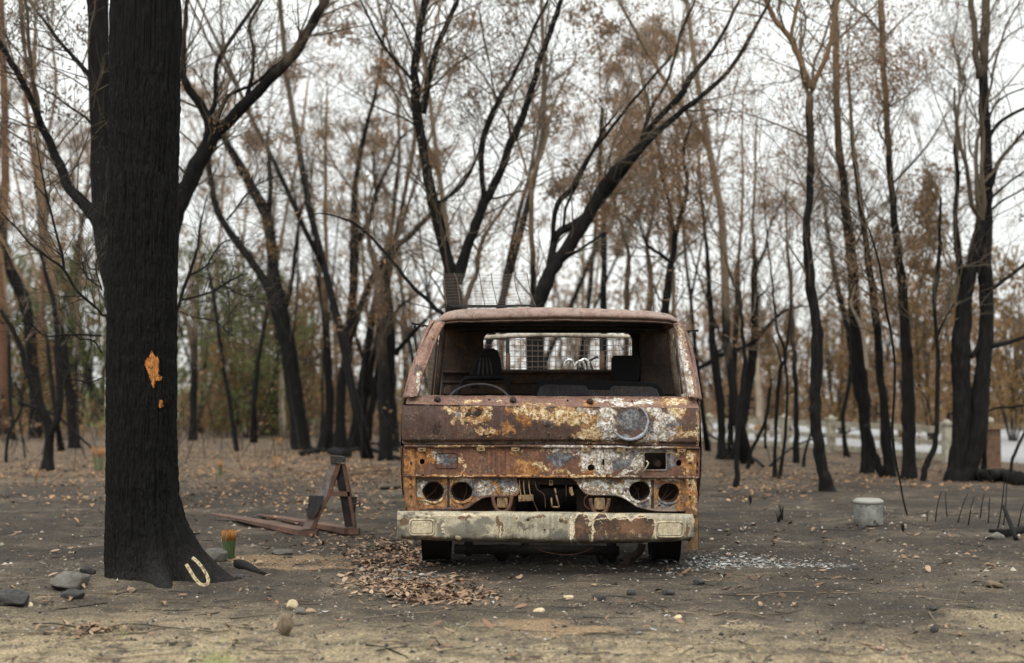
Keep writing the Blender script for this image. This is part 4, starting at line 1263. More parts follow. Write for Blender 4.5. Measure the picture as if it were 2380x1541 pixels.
# dark door lining seen beyond the right seat
plate('side_lining', poly([(1845, 196), (2040, 196), (2110, 420), (2140, 700), (1850, 700)], 9.36), [], 9.36, .02, M['r_in'], truck, .003)

# three chrome hooked handles and a bar standing in the tray
for k, (x, y) in enumerate(((1292, 452), (1372, 462), (1402, 448))):
    b_ = MB()
    w = 62 if k != 1 else 58
    pts = [(x, y + 55), (x - 1, y + 28), (x + 10, y + 6), (x + 34, y - 6), (x + 56, y + 6), (x + 66, y + 34), (x + 74, y + 70), (x + 90, 560)]
    q = np.array([W(a, c2, 10.05 + .03 * k) for a, c2 in smooth_path(pts, 5)])
    q = np.vstack([q, q[-1] + [0.02, 0.0, -0.42 + (q[-1][2] * 0)]])
    q[-1][2] = .735
    b_.tube(q, .0085, 8)
    obj('hooked_handle', b_, M['chrome'], None, origin=(q[-1][0], q[-1][1], .735),
        label=['pale hooked metal handle standing alone at the left inside the truck cage', 'short pale hooked metal handle in front of its taller neighbour in the truck cage', 'pale hooked metal handle rightmost of three in the truck cage'][k],
        cat='handle', group='hooked handles standing in the truck cage')
b_ = MB()
q0, q1 = W(1478, 470, 10.0), W(1510, 560, 10.0)
b_.tube([q0, q1, (q1[0] + .02, 10.0, .735)], .008, 6)
b_.tube([W(1470, 455, 10.0), W(1530, 425, 10.0), W(1540, 440, 10.0)], [.007, .010, .006], 6)
obj('pick_tool', b_, M['r_black'], None, origin=(q1[0] + .02, 10.0, .735), label='dark tool with a short crosswise head leaning in the truck cage', cat='tool')

# folded wire grille lying on the roof
def RG(x, y, Y):                        # measured on an enlarged view of the roof's left part
    return at((1050 + x / 6.8) / 1.0504, (640 + y / 6.8) / 1.0504, Y)
YW = 8.62
wg = empty('wire_grille', RG(900, 745, YW), 'bent wire grille standing on the left part of the truck roof', 'wire grille')
b_ = MB()
ly = [(222, 150), (232, 330), (255, 560), (275, 745)]
ry = [(1610, 185), (1650, 420), (1700, 600), (1752, 730)]
for k in range(22):
    f = (k + 1) / 23
    y0 = 170 + f * 560
    xl_ = ip(y0, [150, 330, 560, 745], [222, 232, 255, 275])
    xr_ = ip(y0, [185, 420, 600, 730], [1610, 1650, 1700, 1752])
    n_ = 9
    pts = []
    for j in range(n_):
        u = j / (n_ - 1)
        xx_ = xl_ * (1 - u) + xr_ * u
        pts.append(RG(xx_, y0 + 12 * u + 5 * noise3(k * .3, u * 3, 0, 7), YW + .05 * math.sin(u * 5) - .05 * (1 - f)))
    b_.tube(pts, .0012, 4, cap=False)
obj('cross_wire', b_, M['wire'], wg, kind='stuff')
b_ = MB()
for pl in (ly, ry, [(400, 180), (450, 310), (480, 560), (510, 765)], [(820, 180), (840, 360), (880, 560), (910, 730)], [(1015, 180), (1035, 360), (1080, 560), (1120, 735)], [(1395, 190), (1420, 400), (1475, 590), (1525, 740)]):
    b_.tube(smooth_path([RG(x, y, YW - .012) for x, y in pl], 5), .0027, 5)
obj('long_wire', b_, M['wire'], wg, kind='stuff')
b_ = MB()
b_.tube(smooth_path([RG(390, 745, YW - .06), RG(260, 722, YW - .06), RG(212, 738, YW - .06), RG(240, 758, YW - .06), RG(520, 755, YW - .06), RG(900, 752, YW - .06), RG(1300, 750, YW - .06), RG(1560, 758, YW - .06), RG(1760, 735, YW - .06), RG(1885, 662, YW - .06)], 5), .0022, 5)
for k in range(18):
    y_ = 705 + 3.0 * (k % 12)
    b_.tube([RG(270 + 10 * k, y_, YW - .02 - .015 * k), RG(900, y_ + 8, YW - .02 - .01 * k), RG(1730, y_ - 2, YW - .02 - .012 * k)], .0015, 4, cap=False)
for (a, c2) in (((1440, 690), (1475, 730)), ((1655, 672), (1700, 722)), ((790, 715), (785, 745)), ((1560, 680), (1580, 700))):
    b_.tube([RG(*a, YW - .06), RG(*c2, YW - .06)], .002, 5)
obj('folded_wires', b_, M['r_black'], wg, kind='stuff')
# ------------------------------------------------------------------ leaves, twigs, trees
class Leaves:
    def __init__(s): s.c, s.r, s.n, s.k = [], [], [], []
    def add(s, c, r, n, sz=1.0): s.c.append(c); s.r.append(r); s.n.append(n); s.k.append(sz)
    def to(s, mb, length, width, rng, hang=0.6, tint=None):
        if not s.c: return
        n = np.array(s.n)
        C = np.repeat(np.array(s.c), n, axis=0)
        R = np.repeat(np.array(s.r), n)
        K = np.repeat(np.array(s.k), n)
        T = np.repeat(rng.random(len(s.n)), n)
        N = len(C)
        d = rng.normal(0, 1, (N, 3)); d /= np.linalg.norm(d, axis=1)[:, None]
        p = C + d * (R * rng.random(N) ** 0.6)[:, None] * np.array([1, 1, .8])
        a = rng.normal(0, 1, (N, 3)); a[:, 2] -= hang * 1.6; a /= np.linalg.norm(a, axis=1)[:, None]
        b = np.cross(a, rng.normal(0, 1, (N, 3))); b /= np.linalg.norm(b, axis=1)[:, None]
        L = (length * K * (0.6 + 0.8 * rng.random(N)))[:, None]
        Wd = L * width
        v = np.stack([p, p + a * L * .5 + b * Wd, p + a * L, p + a * L * .45 - b * Wd], 1).reshape(-1, 3)
        q = np.arange(N * 4).reshape(-1, 4)
        tt = np.repeat(np.clip(T * 0.6 + rng.random(N) * 0.4, 0, 1), 4)
        mb.add(v, q, val=tt)

LEAFK = 0.62
CLUMP = 1.15
def nrm(v): return v / (np.linalg.norm(v) + 1e-9)
def grow(wood, lv, p, d, L, r, lvl, rng, ln=8, lr=.16, up=.06, wig=.16, kids=(2, 5), sides=4):
    n = max(3, min(7, int(L / 0.16)))
    pts = [np.array(p, float)]; ds = []
    d = nrm(np.array(d, float))
    for i in range(n):
        d = nrm(d + rng.normal(0, wig, 3) + np.array([0, 0, up]))
        pts.append(pts[-1] + d * L / n); ds.append(d)
    rad = np.linspace(r, max(r * 0.4, 0.0014), n + 1)
    wood.tube(pts, rad, 3 if r < .012 else sides, cap=False)
    if lvl > 0:
        for k in range(rng.integers(*kids)):
            t_ = rng.uniform(.25, 1.0)
            i = min(n - 1, int(t_ * n))
            q = nrm(np.cross(ds[i], rng.normal(0, 1, 3)))
            grow(wood, lv, pts[i + 1], nrm(ds[i] + q * rng.uniform(.5, 1.1)), L * rng.uniform(.42, .68), max(.0016, rad[i] * .55), lvl - 1, rng, ln, lr, up, wig, kids, sides)
    elif ln > 0:
        e = pts[-1] * CLUMP
        m = int(LEAFK * ln * rng.uniform(2.5, 7.0)) if float(noise3(e[0], e[1], e[2], 17)) > .16 else 0
        if m: lv.add(pts[-1], lr, m)

CONV = {'D': (0, 0, 1), 'A': (0, 285.6, 1.798), 'B': (409.4, 380.8, 2.2166), 'C': (1570.8, 533.1, 2.4516), 'E': (1980.2, 533.1, 2.023), 'F': (0, 0, 2.854), 'G': (790.2, 0, 2.0277), 'H': (1580.3, 0, 2.4085)}
# F, G, H: enlarged views of the upper part of the photograph
def cv(frame, pts):
    ox, oy, s_ = CONV[frame]
    s2 = {'F': 2.998, 'G': 2.1299, 'H': 2.530}.get(frame, s_)
    return [(ox + p[0] / s2, oy + p[1] / s2, (p[2] / s2 if len(p) > 2 else None)) for p in pts]

def limb_pts(frame, pts, Y0, slope, rng, p_start=None):
    c = cv(frame, pts)
    ws = [w for *_, w in c]
    c = np.array([(x, y) for x, y, _ in c]); 
    acc = np.concatenate([[0], np.cumsum(np.linalg.norm(np.diff(c, axis=0), axis=1))]) / FD * Y0
    rows = []
    for (x, y), w, s_ in zip(c, ws, acc):
        Y = Y0 + slope * s_
        p = at(x, y, Y)
        rows.append([*p, (w if w else 6) * Y / FD / 2])
    return np.array(rows)

WOODS = {'twig': None}
def traced(label, limbs, mat, base=None, Y=None, leaf='leaf_brown', twigs=20, ln=7, lr=.17, lsize=.046, twl=(.45, 1.0), group=None, name='charred_tree', tmat='twig_pale', lvl=2, top=True, seed=0, cat='tree', zmin=.9, sides=10):
    """a tree traced limb by limb; the first limb is the trunk and starts on the ground"""
    rng = np.random.default_rng(1000 + seed)
    frame, pts = limbs[0]
    c = cv(frame, pts)
    if Y is None:
        g = gp(c[0][0], c[0][1]); Y = g[1]; bx = g[0]
    else:
        bx = at(c[0][0], c[0][1], Y)[0]
    origin = np.array([bx, Y, float(gz(bx, Y))])
    root = empty(name, origin, label, cat, group)
    wood, tw, lv = MB(), MB(), Leaves()
    twigs = twigs * .8
    for k, (fr, pl) in enumerate(limbs):
        slope = 0 if k == 0 else rng.uniform(-.35, .35)
        R = limb_pts(fr, pl, Y, slope * .6, rng)
        if k == 0:
            R[0, 2] = min(R[0, 2], origin[2]) - .06
            R[0, 3] *= 1.12
        S = smooth_path(R, 7)
        S[:, 3] = np.clip(S[:, 3], .002, None)
        S[:, :3] += .010 * np.stack([noise3(np.arange(len(S)) * .35, k, seed, 1), noise3(np.arange(len(S)) * .35, k, seed, 2), 0 * S[:, 0]], -1) * min(1, S[0, 3] / .05)
        S[0, 3] *= 1.25 if k == 0 else 1; 
        wood.tube(S[:, :3], S[:, 3], sides if S[0, 3] > .03 else 6, rough=.13, seed=seed + k)
        # twigs along the limb
        high = [i for i in range(2, len(S) - 1) if S[i, 2] > zmin + .6]
        m = int(twigs * len(high) / 40) if high else 0
        for _ in range(m):
            i = high[int(len(high) * rng.random() ** .8)]
            tdir = nrm(S[i + 1, :3] - S[i - 1, :3])
            q = nrm(np.cross(tdir, rng.normal(0, 1, 3)))
            r_ = min(S[i, 3] * .4, rng.uniform(.005, .014))
            grow(tw, lv, S[i, :3], nrm(tdir * .5 + q * rng.uniform(.6, 1.1) + np.array([0, 0, .25])), rng.uniform(*twl), r_, lvl, rng, ln, lr)
        if top and S[-1, 2] > 2.0:
            tdir = nrm(S[-1, :3] - S[-4, :3])
            for _ in range(3):
                grow(tw, lv, S[-1, :3], nrm(tdir + rng.normal(0, .35, 3)), rng.uniform(1.2, 2.0), max(.006, S[-1, 3] * .55), lvl + (1 if S[-1, 3] > .02 else 0), rng, ln, lr)
    obj('trunk', wood, M[mat], root)
    if tw.n: obj('twigs', tw, M[tmat], root, smooth=False, kind='stuff')
    lb = MB(); lv.to(lb, lsize, .17, rng)
    if lb.n: obj('crown', lb, M[leaf], root, smooth=False, attr=True, kind='stuff')
    return root

T = traced
# ---- left of and behind the big tree
T('charred tree close behind the big trunk, with a thick limb rising to the left edge', [
    ('D', [(310, 1110, 62), (305, 900, 58), (278, 720, 56), (254, 600, 56), (240, 500, 56), (238, 400, 54), (234, 250, 52), (230, 120, 52), (227, 0, 52), (225, -60, 48)]),
    ('A', [(415, 420, 60), (340, 330, 52), (285, 262, 44), (240, 160, 40), (210, 80, 36), (170, 0, 34)]),
    ('D', [(95, 288, 17), (70, 225, 15), (40, 170, 14), (0, 105, 12), (-60, 10, 10)]),
    ('D', [(222, 195, 13), (195, 160, 12), (165, 125, 10), (130, 85, 9), (90, 30, 6)]),
    ('D', [(218, 293, 6), (195, 270, 6), (165, 250, 5), (120, 218, 4), (80, 196, 3)])], 'char', Y=13.2, twigs=20, leaf='leaf_grey', ln=4, seed=1)
T('curved charred tree bending left near the left edge', [('A', [(150, 1320, 60), (150, 1150, 56), (130, 950, 52), (110, 780, 52), (60, 650, 50), (20, 530, 44), (0, 420, 38), (-20, 250, 30), (-10, 60, 26)])], 'char', seed=2, leaf='leaf_orange')
T('small forked charred tree, Y shaped, on the ash left of the big trunk', [('A', [(200, 1455, 62), (203, 1380, 42), (206, 1300, 38), (180, 1200, 32), (140, 1090, 30), (105, 1010, 28), (85, 930, 24), (45, 850, 20), (0, 780, 16)]),
    ('A', [(206, 1310, 34), (238, 1240, 32), (250, 1150, 30), (248, 1060, 28), (236, 960, 26), (240, 900, 24), (225, 760, 20), (190, 620, 16), (170, 540, 12)])], 'char', seed=3, leaf='leaf_grey', ln=1, twigs=16)
T('charred tree with brown upper bark between the small forked tree and the big trunk', [('A', [(315, 1360, 48), (295, 1180, 42), (272, 1000, 36), (255, 860, 32), (235, 740, 32), (205, 560, 30), (185, 420, 28), (168, 220, 28), (150, 0, 24), (140, -160, 22), (150, -400, 16)])], 'char_mid', seed=4, leaf='leaf_orange')
T('crooked charred tree touching the left edge of the big trunk', [('A', [(400, 1250, 44), (400, 1160, 44), (372, 1070, 36), (345, 950, 32), (318, 840, 36), (290, 720, 40), (245, 620, 40), (205, 520, 34), (190, 430, 26), (200, 300, 20)]),
    ('A', [(300, 1100, 26), (294, 930, 26), (310, 700, 24), (325, 540, 22), (345, 410, 18), (375, 200, 12)])], 'char', seed=5, leaf='leaf_brown')
T('red-brown scorched trunk standing along the left edge of the photo', [('D', [(8, 1010, 26), (6, 850, 24), (4, 700, 22), (10, 500, 20), (12, 300, 19), (6, 120, 18), (2, 0, 17), (0, -80, 14)])], 'brown', seed=6, leaf='leaf_orange', ln=12)
T('slim brown trunk with orange leaves in the upper left corner', [('D', [(95, 1000, 14), (92, 820, 13), (100, 600, 13), (85, 420, 12), (62, 250, 11), (58, 120, 10), (50, 0, 9)]), ('D', [(85, 420, 9), (110, 320, 8), (130, 200, 7), (120, 80, 6), (125, -20, 5)])], 'brown', seed=7, leaf='leaf_orange', ln=14, twigs=44)

T('leaning charred tree whose thick limb crosses the sky right of the big trunk', [
    ('D', [(352, 1105, 44), (362, 900, 42), (378, 700, 40), (402, 520, 40), (425, 455, 40), (452, 400, 38), (478, 350, 38), (500, 315, 34), (525, 288, 30), (560, 250, 29), (600, 210, 27), (645, 165, 26), (690, 115, 25), (725, 60, 22), (755, 0, 20), (775, -60, 16)]),
    ('D', [(478, 345, 24), (486, 290, 24), (470, 250, 22), (445, 215, 20), (428, 180, 18), (424, 130, 14), (430, 60, 12), (438, -20, 9)]),
    ('D', [(478, 280, 12), (500, 240, 12), (502, 200, 12), (505, 150, 11), (525, 110, 10), (560, 60, 9), (600, 0, 7)]),
    ('D', [(500, 290, 10), (530, 225, 9), (590, 195, 8), (640, 150, 6)]),
    ('D', [(570, 240, 12), (585, 180, 10), (590, 120, 9), (580, 60, 8), (610, 0, 6)])], 'char_top', Y=14.5, twigs=22, leaf='leaf_brown', ln=3, seed=8)
T('stout charred tree forking wide just right of the big trunk', [
    ('B', [(645, 1470, 98), (625, 1300, 84), (605, 1150, 84), (575, 950, 86), (545, 800, 90), (520, 700, 88), (508, 590, 64), (492, 400, 60), (465, 270, 60), (425, 190, 58), (385, 110, 56), (335, 20, 46), (250, -130, 36), (200, -260, 26)]),
    ('B', [(500, 690, 56), (450, 590, 48), (400, 520, 44), (345, 440, 42), (290, 370, 38), (235, 290, 36), (205, 220, 36), (185, 120, 32), (170, 0, 28), (175, -120, 20)]),
    ('B', [(570, 740, 28), (588, 650, 24), (605, 540, 22), (618, 420, 20), (630, 300, 16), (650, 230, 14), (690, 110, 10), (700, 0, 6)]),
    ('B', [(478, 260, 34), (485, 150, 28), (480, 0, 22), (470, -150, 16)]),
    ('B', [(635, 260, 9), (610, 160, 8), (585, 50, 6)])], 'char', twigs=30, leaf='leaf_grey', ln=3, seed=9)
T('slanting charred trunk with a flared foot directly behind the stout forked tree', [('B', [(482, 1395, 78), (498, 1280, 58), (520, 1120, 50), (535, 980, 46), (525, 820, 40), (500, 700, 34)])], 'char_mid', seed=10, twigs=6, top=False)
T('thin charred pole leaning left between the big trunk and the stout forked tree', [('B', [(315, 1480, 26), (285, 1280, 22), (250, 1080, 22), (222, 880, 20), (200, 720, 18), (180, 610, 16), (163, 520, 8)])], 'char', seed=11, twigs=8, top=False, ln=0)
T('short pale trunk with a blackened foot right beside the big trunk', [('B', [(85, 1425, 46), (90, 1300, 40), (88, 1190, 36), (92, 1050, 36), (80, 900, 30), (50, 800, 26), (10, 740, 20)]), ('B', [(92, 1050, 26), (100, 880, 22), (80, 640, 18), (110, 450, 14)])], 'char_low', seed=12, leaf='leaf_grey')
T('white barked trunk far behind the stout forked tree', [('B', [(550, 1335, 34), (545, 1180, 26), (545, 1050, 22), (560, 850, 18)])], 'pale', Y=34, seed=13, twigs=4, name='pale_tree')
T('double stemmed charred tree with a broad conical foot left of the leafless tall pair', [
    ('B', [(765, 1470, 90), (780, 1360, 56), (790, 1200, 44), (780, 1000, 40), (772, 820, 38), (762, 680, 36), (772, 500, 22), (770, 300, 20), (772, 100, 18), (770, -100, 14), (775, -350, 10)]),
    ('B', [(752, 660, 18), (738, 520, 14), (725, 400, 12), (705, 200, 10), (690, 50, 8), (670, -120, 6)])], 'char_mid', seed=14, leaf='leaf_brown', ln=5)
T('tall charred tree splitting into two upright stems left of the truck', [
    ('B', [(845, 1485, 72), (848, 1300, 54), (850, 1150, 52), (880, 1020, 58), (885, 880, 54), (905, 740, 46), (915, 600, 46), (918, 450, 50), (922, 350, 44), (916, 230, 32), (922, 120, 30), (940, 0, 28), (975, -180, 24), (1020, -340, 20), (1060, -560, 16), (1090, -840, 12)]),
    ('B', [(940, 400, 38), (975, 330, 32), (1000, 270, 30), (1025, 170, 24), (1055, 90, 20), (1100, 0, 18), (1150, -120, 14), (1240, -200, 10)]),
    ('B', [(1028, 140, 14), (1018, 40, 12), (1015, -60, 10)]),
    ('B', [(900, 900, 30), (930, 800, 32), (970, 690, 32), (1010, 590, 34), (1060, 510, 36), (1130, 430, 34), (1224, 350, 30), (1330, 240, 24), (1440, 130, 18), (1550, -30, 12), (1610, -200, 8)])], 'char', seed=15, twigs=26, leaf='leaf_grey', ln=4)
T('thick charred leaning trunk with a broken hooked branch beside the truck', [
    ('B', [(895, 1470, 54), (915, 1380, 46), (935, 1260, 46), (960, 1130, 44), (978, 1000, 44), (1000, 860, 40), (1015, 760, 36), (1050, 600, 26), (1085, 430, 20), (1120, 200, 14)]),
    ('B', [(920, 1400, 40), (975, 1340, 38), (1015, 1230, 36), (1035, 1100, 34), (1055, 960, 30), (1085, 760, 26), (1100, 560, 20), (1160, 300, 14)]),
    ('B', [(990, 1180, 26), (980, 1040, 30), (950, 960, 26), (930, 900, 20)])], 'char_mid', seed=16, leaf='leaf_brown', ln=5)
T('straight charred trunk immediately left of the truck cab', [
    ('B', [(1115, 1460, 90), (1105, 1300, 66), (1100, 1120, 60), (1104, 940, 56), (1098, 760, 46), (1085, 600, 38), (1092, 440, 32), (1110, 300, 28), (1130, 120, 22), (1150, -60, 18), (1140, -300, 14)]),
    ('B', [(1128, 985, 26), (1160, 940, 24), (1224, 865, 24), (1290, 800, 18)]),
    ('B', [(1115, 830, 20), (1145, 740, 18), (1200, 700, 14)])], 'char', seed=17, leaf='leaf_brown', ln=5)
T('hollow pale trunk with orange decayed wood behind the charred trunk left of the cab', [('B', [(1080, 1400, 66), (1072, 1200, 58), (1065, 1050, 54), (1055, 900, 54), (1050, 780, 48), (1040, 650, 52), (1045, 580, 40), (1000, 430, 26), (980, 250, 20)])], 'tan', Y=22, seed=18, leaf='leaf_brown', name='hollow_tree')
T('thin bare branch tree slanting across from upper left down to the truck roof', [('B', [(1420, 1150, 26), (1400, 900, 22), (1330, 740, 20), (1224, 640, 18), (1150, 545, 17), (1080, 460, 16), (1000, 375, 15), (920, 310, 14), (860, 282, 10), (750, 255, 7), (700, 265, 5)])], 'char', Y=12.3, seed=19, twigs=10, ln=1, top=False)

# ---- behind the truck
T('tall charred tree forking in a wide V above the left half of the truck roof', [
    ('G', [(560, 2330, 110), (562, 1900, 92), (562, 1541, 86), (560, 1440, 84), (545, 1340, 66), (520, 1230, 60), (490, 1130, 58), (462, 1010, 56), (440, 900, 54), (415, 760, 48), (392, 620, 48), (375, 480, 46), (372, 350, 42), (385, 250, 40), (402, 120, 36), (415, 0, 30), (420, -100, 26)]),
    ('G', [(575, 1400, 66), (610, 1290, 52), (645, 1190, 48), (680, 1090, 50), (715, 1000, 50), (760, 920, 42), (810, 810, 38), (850, 700, 38), (895, 600, 38), (940, 480, 34), (975, 340, 32), (1020, 220, 28), (1065, 90, 28), (1095, 0, 24), (1120, -80, 20)]),
    ('G', [(410, 560, 40), (430, 450, 36), (455, 330, 32), (485, 220, 28), (525, 120, 26), (575, 20, 22), (610, -60, 16)]),
    ('G', [(712, 980, 28), (702, 860, 28), (700, 740, 30), (730, 630, 30), (775, 520, 28), (830, 420, 20), (890, 310, 18), (930, 210, 16), (975, 110, 14), (1030, 0, 10)]),
    ('G', [(355, 395, 18), (300, 330, 16), (240, 260, 14), (200, 200, 13), (150, 100, 12), (100, 0, 10), (60, -80, 8)]),
    ('G', [(362, 255, 12), (320, 150, 11), (250, 20, 8)]),
    ('G', [(372, 620, 11), (320, 585, 10), (240, 555, 9), (160, 520, 7)]),
    ('G', [(470, 1010, 18), (520, 985, 15), (590, 935, 14), (640, 860, 13), (680, 770, 12), (700, 700, 9)]),
    ('G', [(780, 500, 9), (755, 420, 9), (745, 330, 8), (715, 200, 8), (690, 50, 6)]),
    ('G', [(415, 60, 16), (440, 0, 14), (450, -60, 10)])], 'char', Y=15.5, twigs=20, ln=2, leaf='leaf_grey', seed=20, sides=12)
T('charred tree leaning right with pale upper limbs above the middle of the truck roof', [
    ('G', [(960, 2300, 110), (965, 1800, 90), (975, 1541, 76), (1000, 1460, 76), (1040, 1350, 70), (1085, 1280, 66), (1130, 1220, 66), (1190, 1130, 66), (1240, 1050, 60), (1290, 950, 64), (1350, 870, 60), (1420, 800, 56), (1480, 740, 50), (1560, 660, 34), (1680, 560, 32), (1800, 470, 26), (1940, 330, 22), (2100, 60, 16), (2160, -80, 12)]),
    ('G', [(1010, 1440, 40), (1040, 1300, 40), (1065, 1180, 38), (1120, 1130, 36), (1200, 1080, 32), (1290, 1000, 28), (1400, 860, 26), (1470, 760, 30), (1520, 650, 28), (1600, 560, 30), (1683, 470, 34), (1740, 380, 28), (1850, 240, 20), (1950, 60, 16), (2000, -60, 12)]),
    ('G', [(1052, 1190, 26), (1060, 1080, 26), (1085, 1000, 28), (1150, 930, 26), (1210, 820, 24), (1260, 740, 18), (1340, 640, 16), (1440, 510, 14), (1560, 370, 14), (1660, 250, 12), (1683, 150, 10)]),
    ('G', [(1105, 1120, 16), (1120, 1020, 14), (1170, 920, 14), (1240, 770, 13), (1300, 650, 12), (1370, 560, 11)]),
    ('G', [(1480, 740, 20), (1510, 620, 18), (1560, 500, 16), (1630, 380, 15), (1683, 180, 14), (1760, 0, 12)]),
    ('G', [(1110, 1280, 20), (1180, 1240, 16), (1240, 1200, 13), (1310, 1150, 10)]),
    ], 'char_top', Y=15.0, twigs=9, ln=2, leaf='leaf_brown', seed=21, sides=12)
T('slim charred stem rising straight left of the right-leaning tree behind the roof', [('G', [(965, 2250, 34), (962, 1800, 30), (960, 1541, 28), (955, 1400, 26), (950, 1200, 25), (948, 1060, 24), (946, 920, 24), (975, 820, 16), (1010, 720, 14), (1045, 560, 12), (1120, 380, 10), (1170, 280, 8)]),
    ('G', [(946, 915, 16), (915, 820, 13), (880, 700, 12), (840, 600, 10), (790, 530, 8)]), ('G', [(1010, 640, 9), (985, 560, 8), (950, 490, 6)])], 'char_mid', Y=17.5, seed=22, leaf='leaf_brown', ln=5)
T('thin dark pole above the right half of the truck roof', [('D', [(1402, 1090, 18), (1402, 900, 17), (1402, 720, 16), (1403, 600, 14), (1402, 500, 12), (1395, 380, 9), (1400, 250, 7)])], 'char', Y=20, seed=23, leaf='leaf_mauve', ln=9)
T('dark tree with several crooked stems above the right end of the truck roof', [('G', [(1600, 2250, 50), (1605, 1800, 46), (1610, 1541, 42), (1625, 1400, 36), (1650, 1260, 30), (1660, 1150, 26), (1690, 1050, 24), (1720, 900, 20), (1700, 760, 16), (1740, 600, 12)]),
    ('G', [(1640, 1300, 20), (1590, 1260, 18), (1540, 1230, 16), (1510, 1190, 12), (1480, 1100, 9)]), ('G', [(1655, 1180, 18), (1640, 1050, 14), (1600, 900, 12), (1580, 780, 9)])], 'char', Y=18, seed=24, leaf='leaf_brown', ln=9, twigs=40)
T('pair of slim dark stems behind the right part of the roof', [('G', [(1535, 2200, 34), (1532, 1800, 32), (1530, 1541, 28), (1535, 1350, 24), (1520, 1200, 20), (1545, 1080, 16), (1560, 900, 12), (1540, 700, 9)]), ('G', [(1420, 2000, 30), (1418, 1541, 28), (1420, 1400, 26), (1430, 1260, 20), (1400, 1130, 14), (1360, 1000, 10), (1380, 850, 8)])], 'tan', Y=22, seed=25, leaf='leaf_brown', ln=11, twigs=36)
T('tan trunk slanting behind the left end of the wire grille', [('G', [(600, 2200, 30), (600, 1700, 30), (615, 1541, 28), (640, 1440, 26), (680, 1340, 24), (690, 1240, 22), (740, 1130, 18), (820, 1010, 14), (900, 900, 10)]), ('G', [(690, 1250, 12), (640, 1180, 10), (600, 1090, 8)])], 'tan', Y=21, seed=26, leaf='leaf_brown', ln=8)

# ---- right of the truck
T('slender charred tree curving up just right of the truck', [('C', [(262, 1310, 72), (262, 1200, 50), (260, 1050, 46), (240, 880, 48), (225, 760, 50), (212, 650, 44), (200, 500, 36), (196, 400, 32), (185, 250, 28), (165, 0, 22), (145, -200, 18), (130, -380, 16), (112, -640, 12)]),
    ('C', [(236, 720, 26), (330, 700, 26), (430, 645, 24), (490, 590, 22), (560, 515, 20), (620, 465, 16), (700, 440, 12), (760, 440, 9)]),
    ('C', [(215, 745, 26), (160, 775, 26), (100, 812, 28), (60, 850, 20)]), ('C', [(235, 700, 12), (275, 670, 12), (312, 640, 8)])], 'char_high', seed=30, leaf='leaf_grey', ln=6)
T('slim charred stem second from the truck on its right', [('C', [(308, 1290, 44), (310, 1150, 36), (320, 950, 34), (336, 720, 34), (346, 520, 32), (352, 380, 30), (356, 200, 22), (365, 50, 18), (372, -60, 16), (380, -320, 14), (378, -620, 10), (390, -800, 8)])], 'char_mid', seed=31, leaf='leaf_brown', ln=8, twigs=34)
T('twisting brown stem that crosses in front of the leaning pair right of the truck', [('C', [(345, 1475, 44), (348, 1380, 30), (346, 1200, 30), (362, 1020, 34), (385, 860, 28), (396, 740, 24), (380, 600, 20), (372, 460, 24), (362, 370, 24), (330, 310, 20), (302, 240, 16), (285, 180, 12), (262, 100, 11), (215, 0, 9), (170, -120, 6)])], 'char_low', seed=32, leaf='leaf_brown', ln=3, twigs=12)
T('strong charred tree leaning right then upright, with a fork at the tree line', [('C', [(330, 1310, 60), (350, 1240, 52), (382, 1100, 50), (405, 940, 50), (425, 800, 54), (445, 660, 54), (452, 520, 48), (450, 400, 44), (448, 250, 40), (452, 190, 36), (440, 60, 18), (438, -60, 16), (448, -250, 14), (455, -500, 12), (460, -640, 8)]),
    ('C', [(462, 205, 22), (490, 160, 18), (515, 90, 15), (530, 0, 12), (580, -120, 10), (650, -240, 8)]), ('C', [(462, 400, 12), (490, 370, 12), (520, 340, 8)])], 'char_high', seed=33, leaf='leaf_brown', ln=6)
T('white weathered trunk beyond the fence right of the truck', [('C', [(480, 1150, 54), (478, 1050, 46), (476, 950, 40), (472, 850, 32), (468, 760, 24), (466, 690, 18), (474, 560, 12)])], 'pale', Y=33, seed=34, twigs=5, name='pale_tree', leaf='leaf_mauve')
T('thin charred sapling with a bent knee standing before the fence', [('C', [(560, 1412, 30), (566, 1300, 22), (572, 1100, 22), (586, 900, 24), (600, 780, 22), (622, 740, 20), (608, 650, 16), (575, 560, 14), (560, 420, 13), (545, 250, 11), (528, 120, 9), (520, 0, 8), (500, -200, 6)]), ('C', [(600, 760, 12), (585, 700, 11), (555, 620, 8)])], 'char', seed=35, leaf='leaf_brown', ln=4, twigs=14)
T('thin charred sapling touching the knee of its neighbour before the fence', [('C', [(590, 1418, 24), (610, 1290, 19), (622, 1180, 19), (632, 1000, 17), (635, 860, 15), (625, 750, 14), (640, 600, 12), (660, 400, 8)])], 'char', seed=36, leaf='leaf_brown', ln=4, twigs=12)
T('slim grey-black trunk midway along the fence', [('C', [(690, 1332, 40), (688, 1200, 32), (685, 1050, 30), (680, 850, 28), (668, 650, 27), (658, 450, 26), (650, 250, 24), (632, 60, 14), (628, -60, 12), (625, -250, 9)])], 'tan', seed=37, leaf='leaf_brown', ln=5)
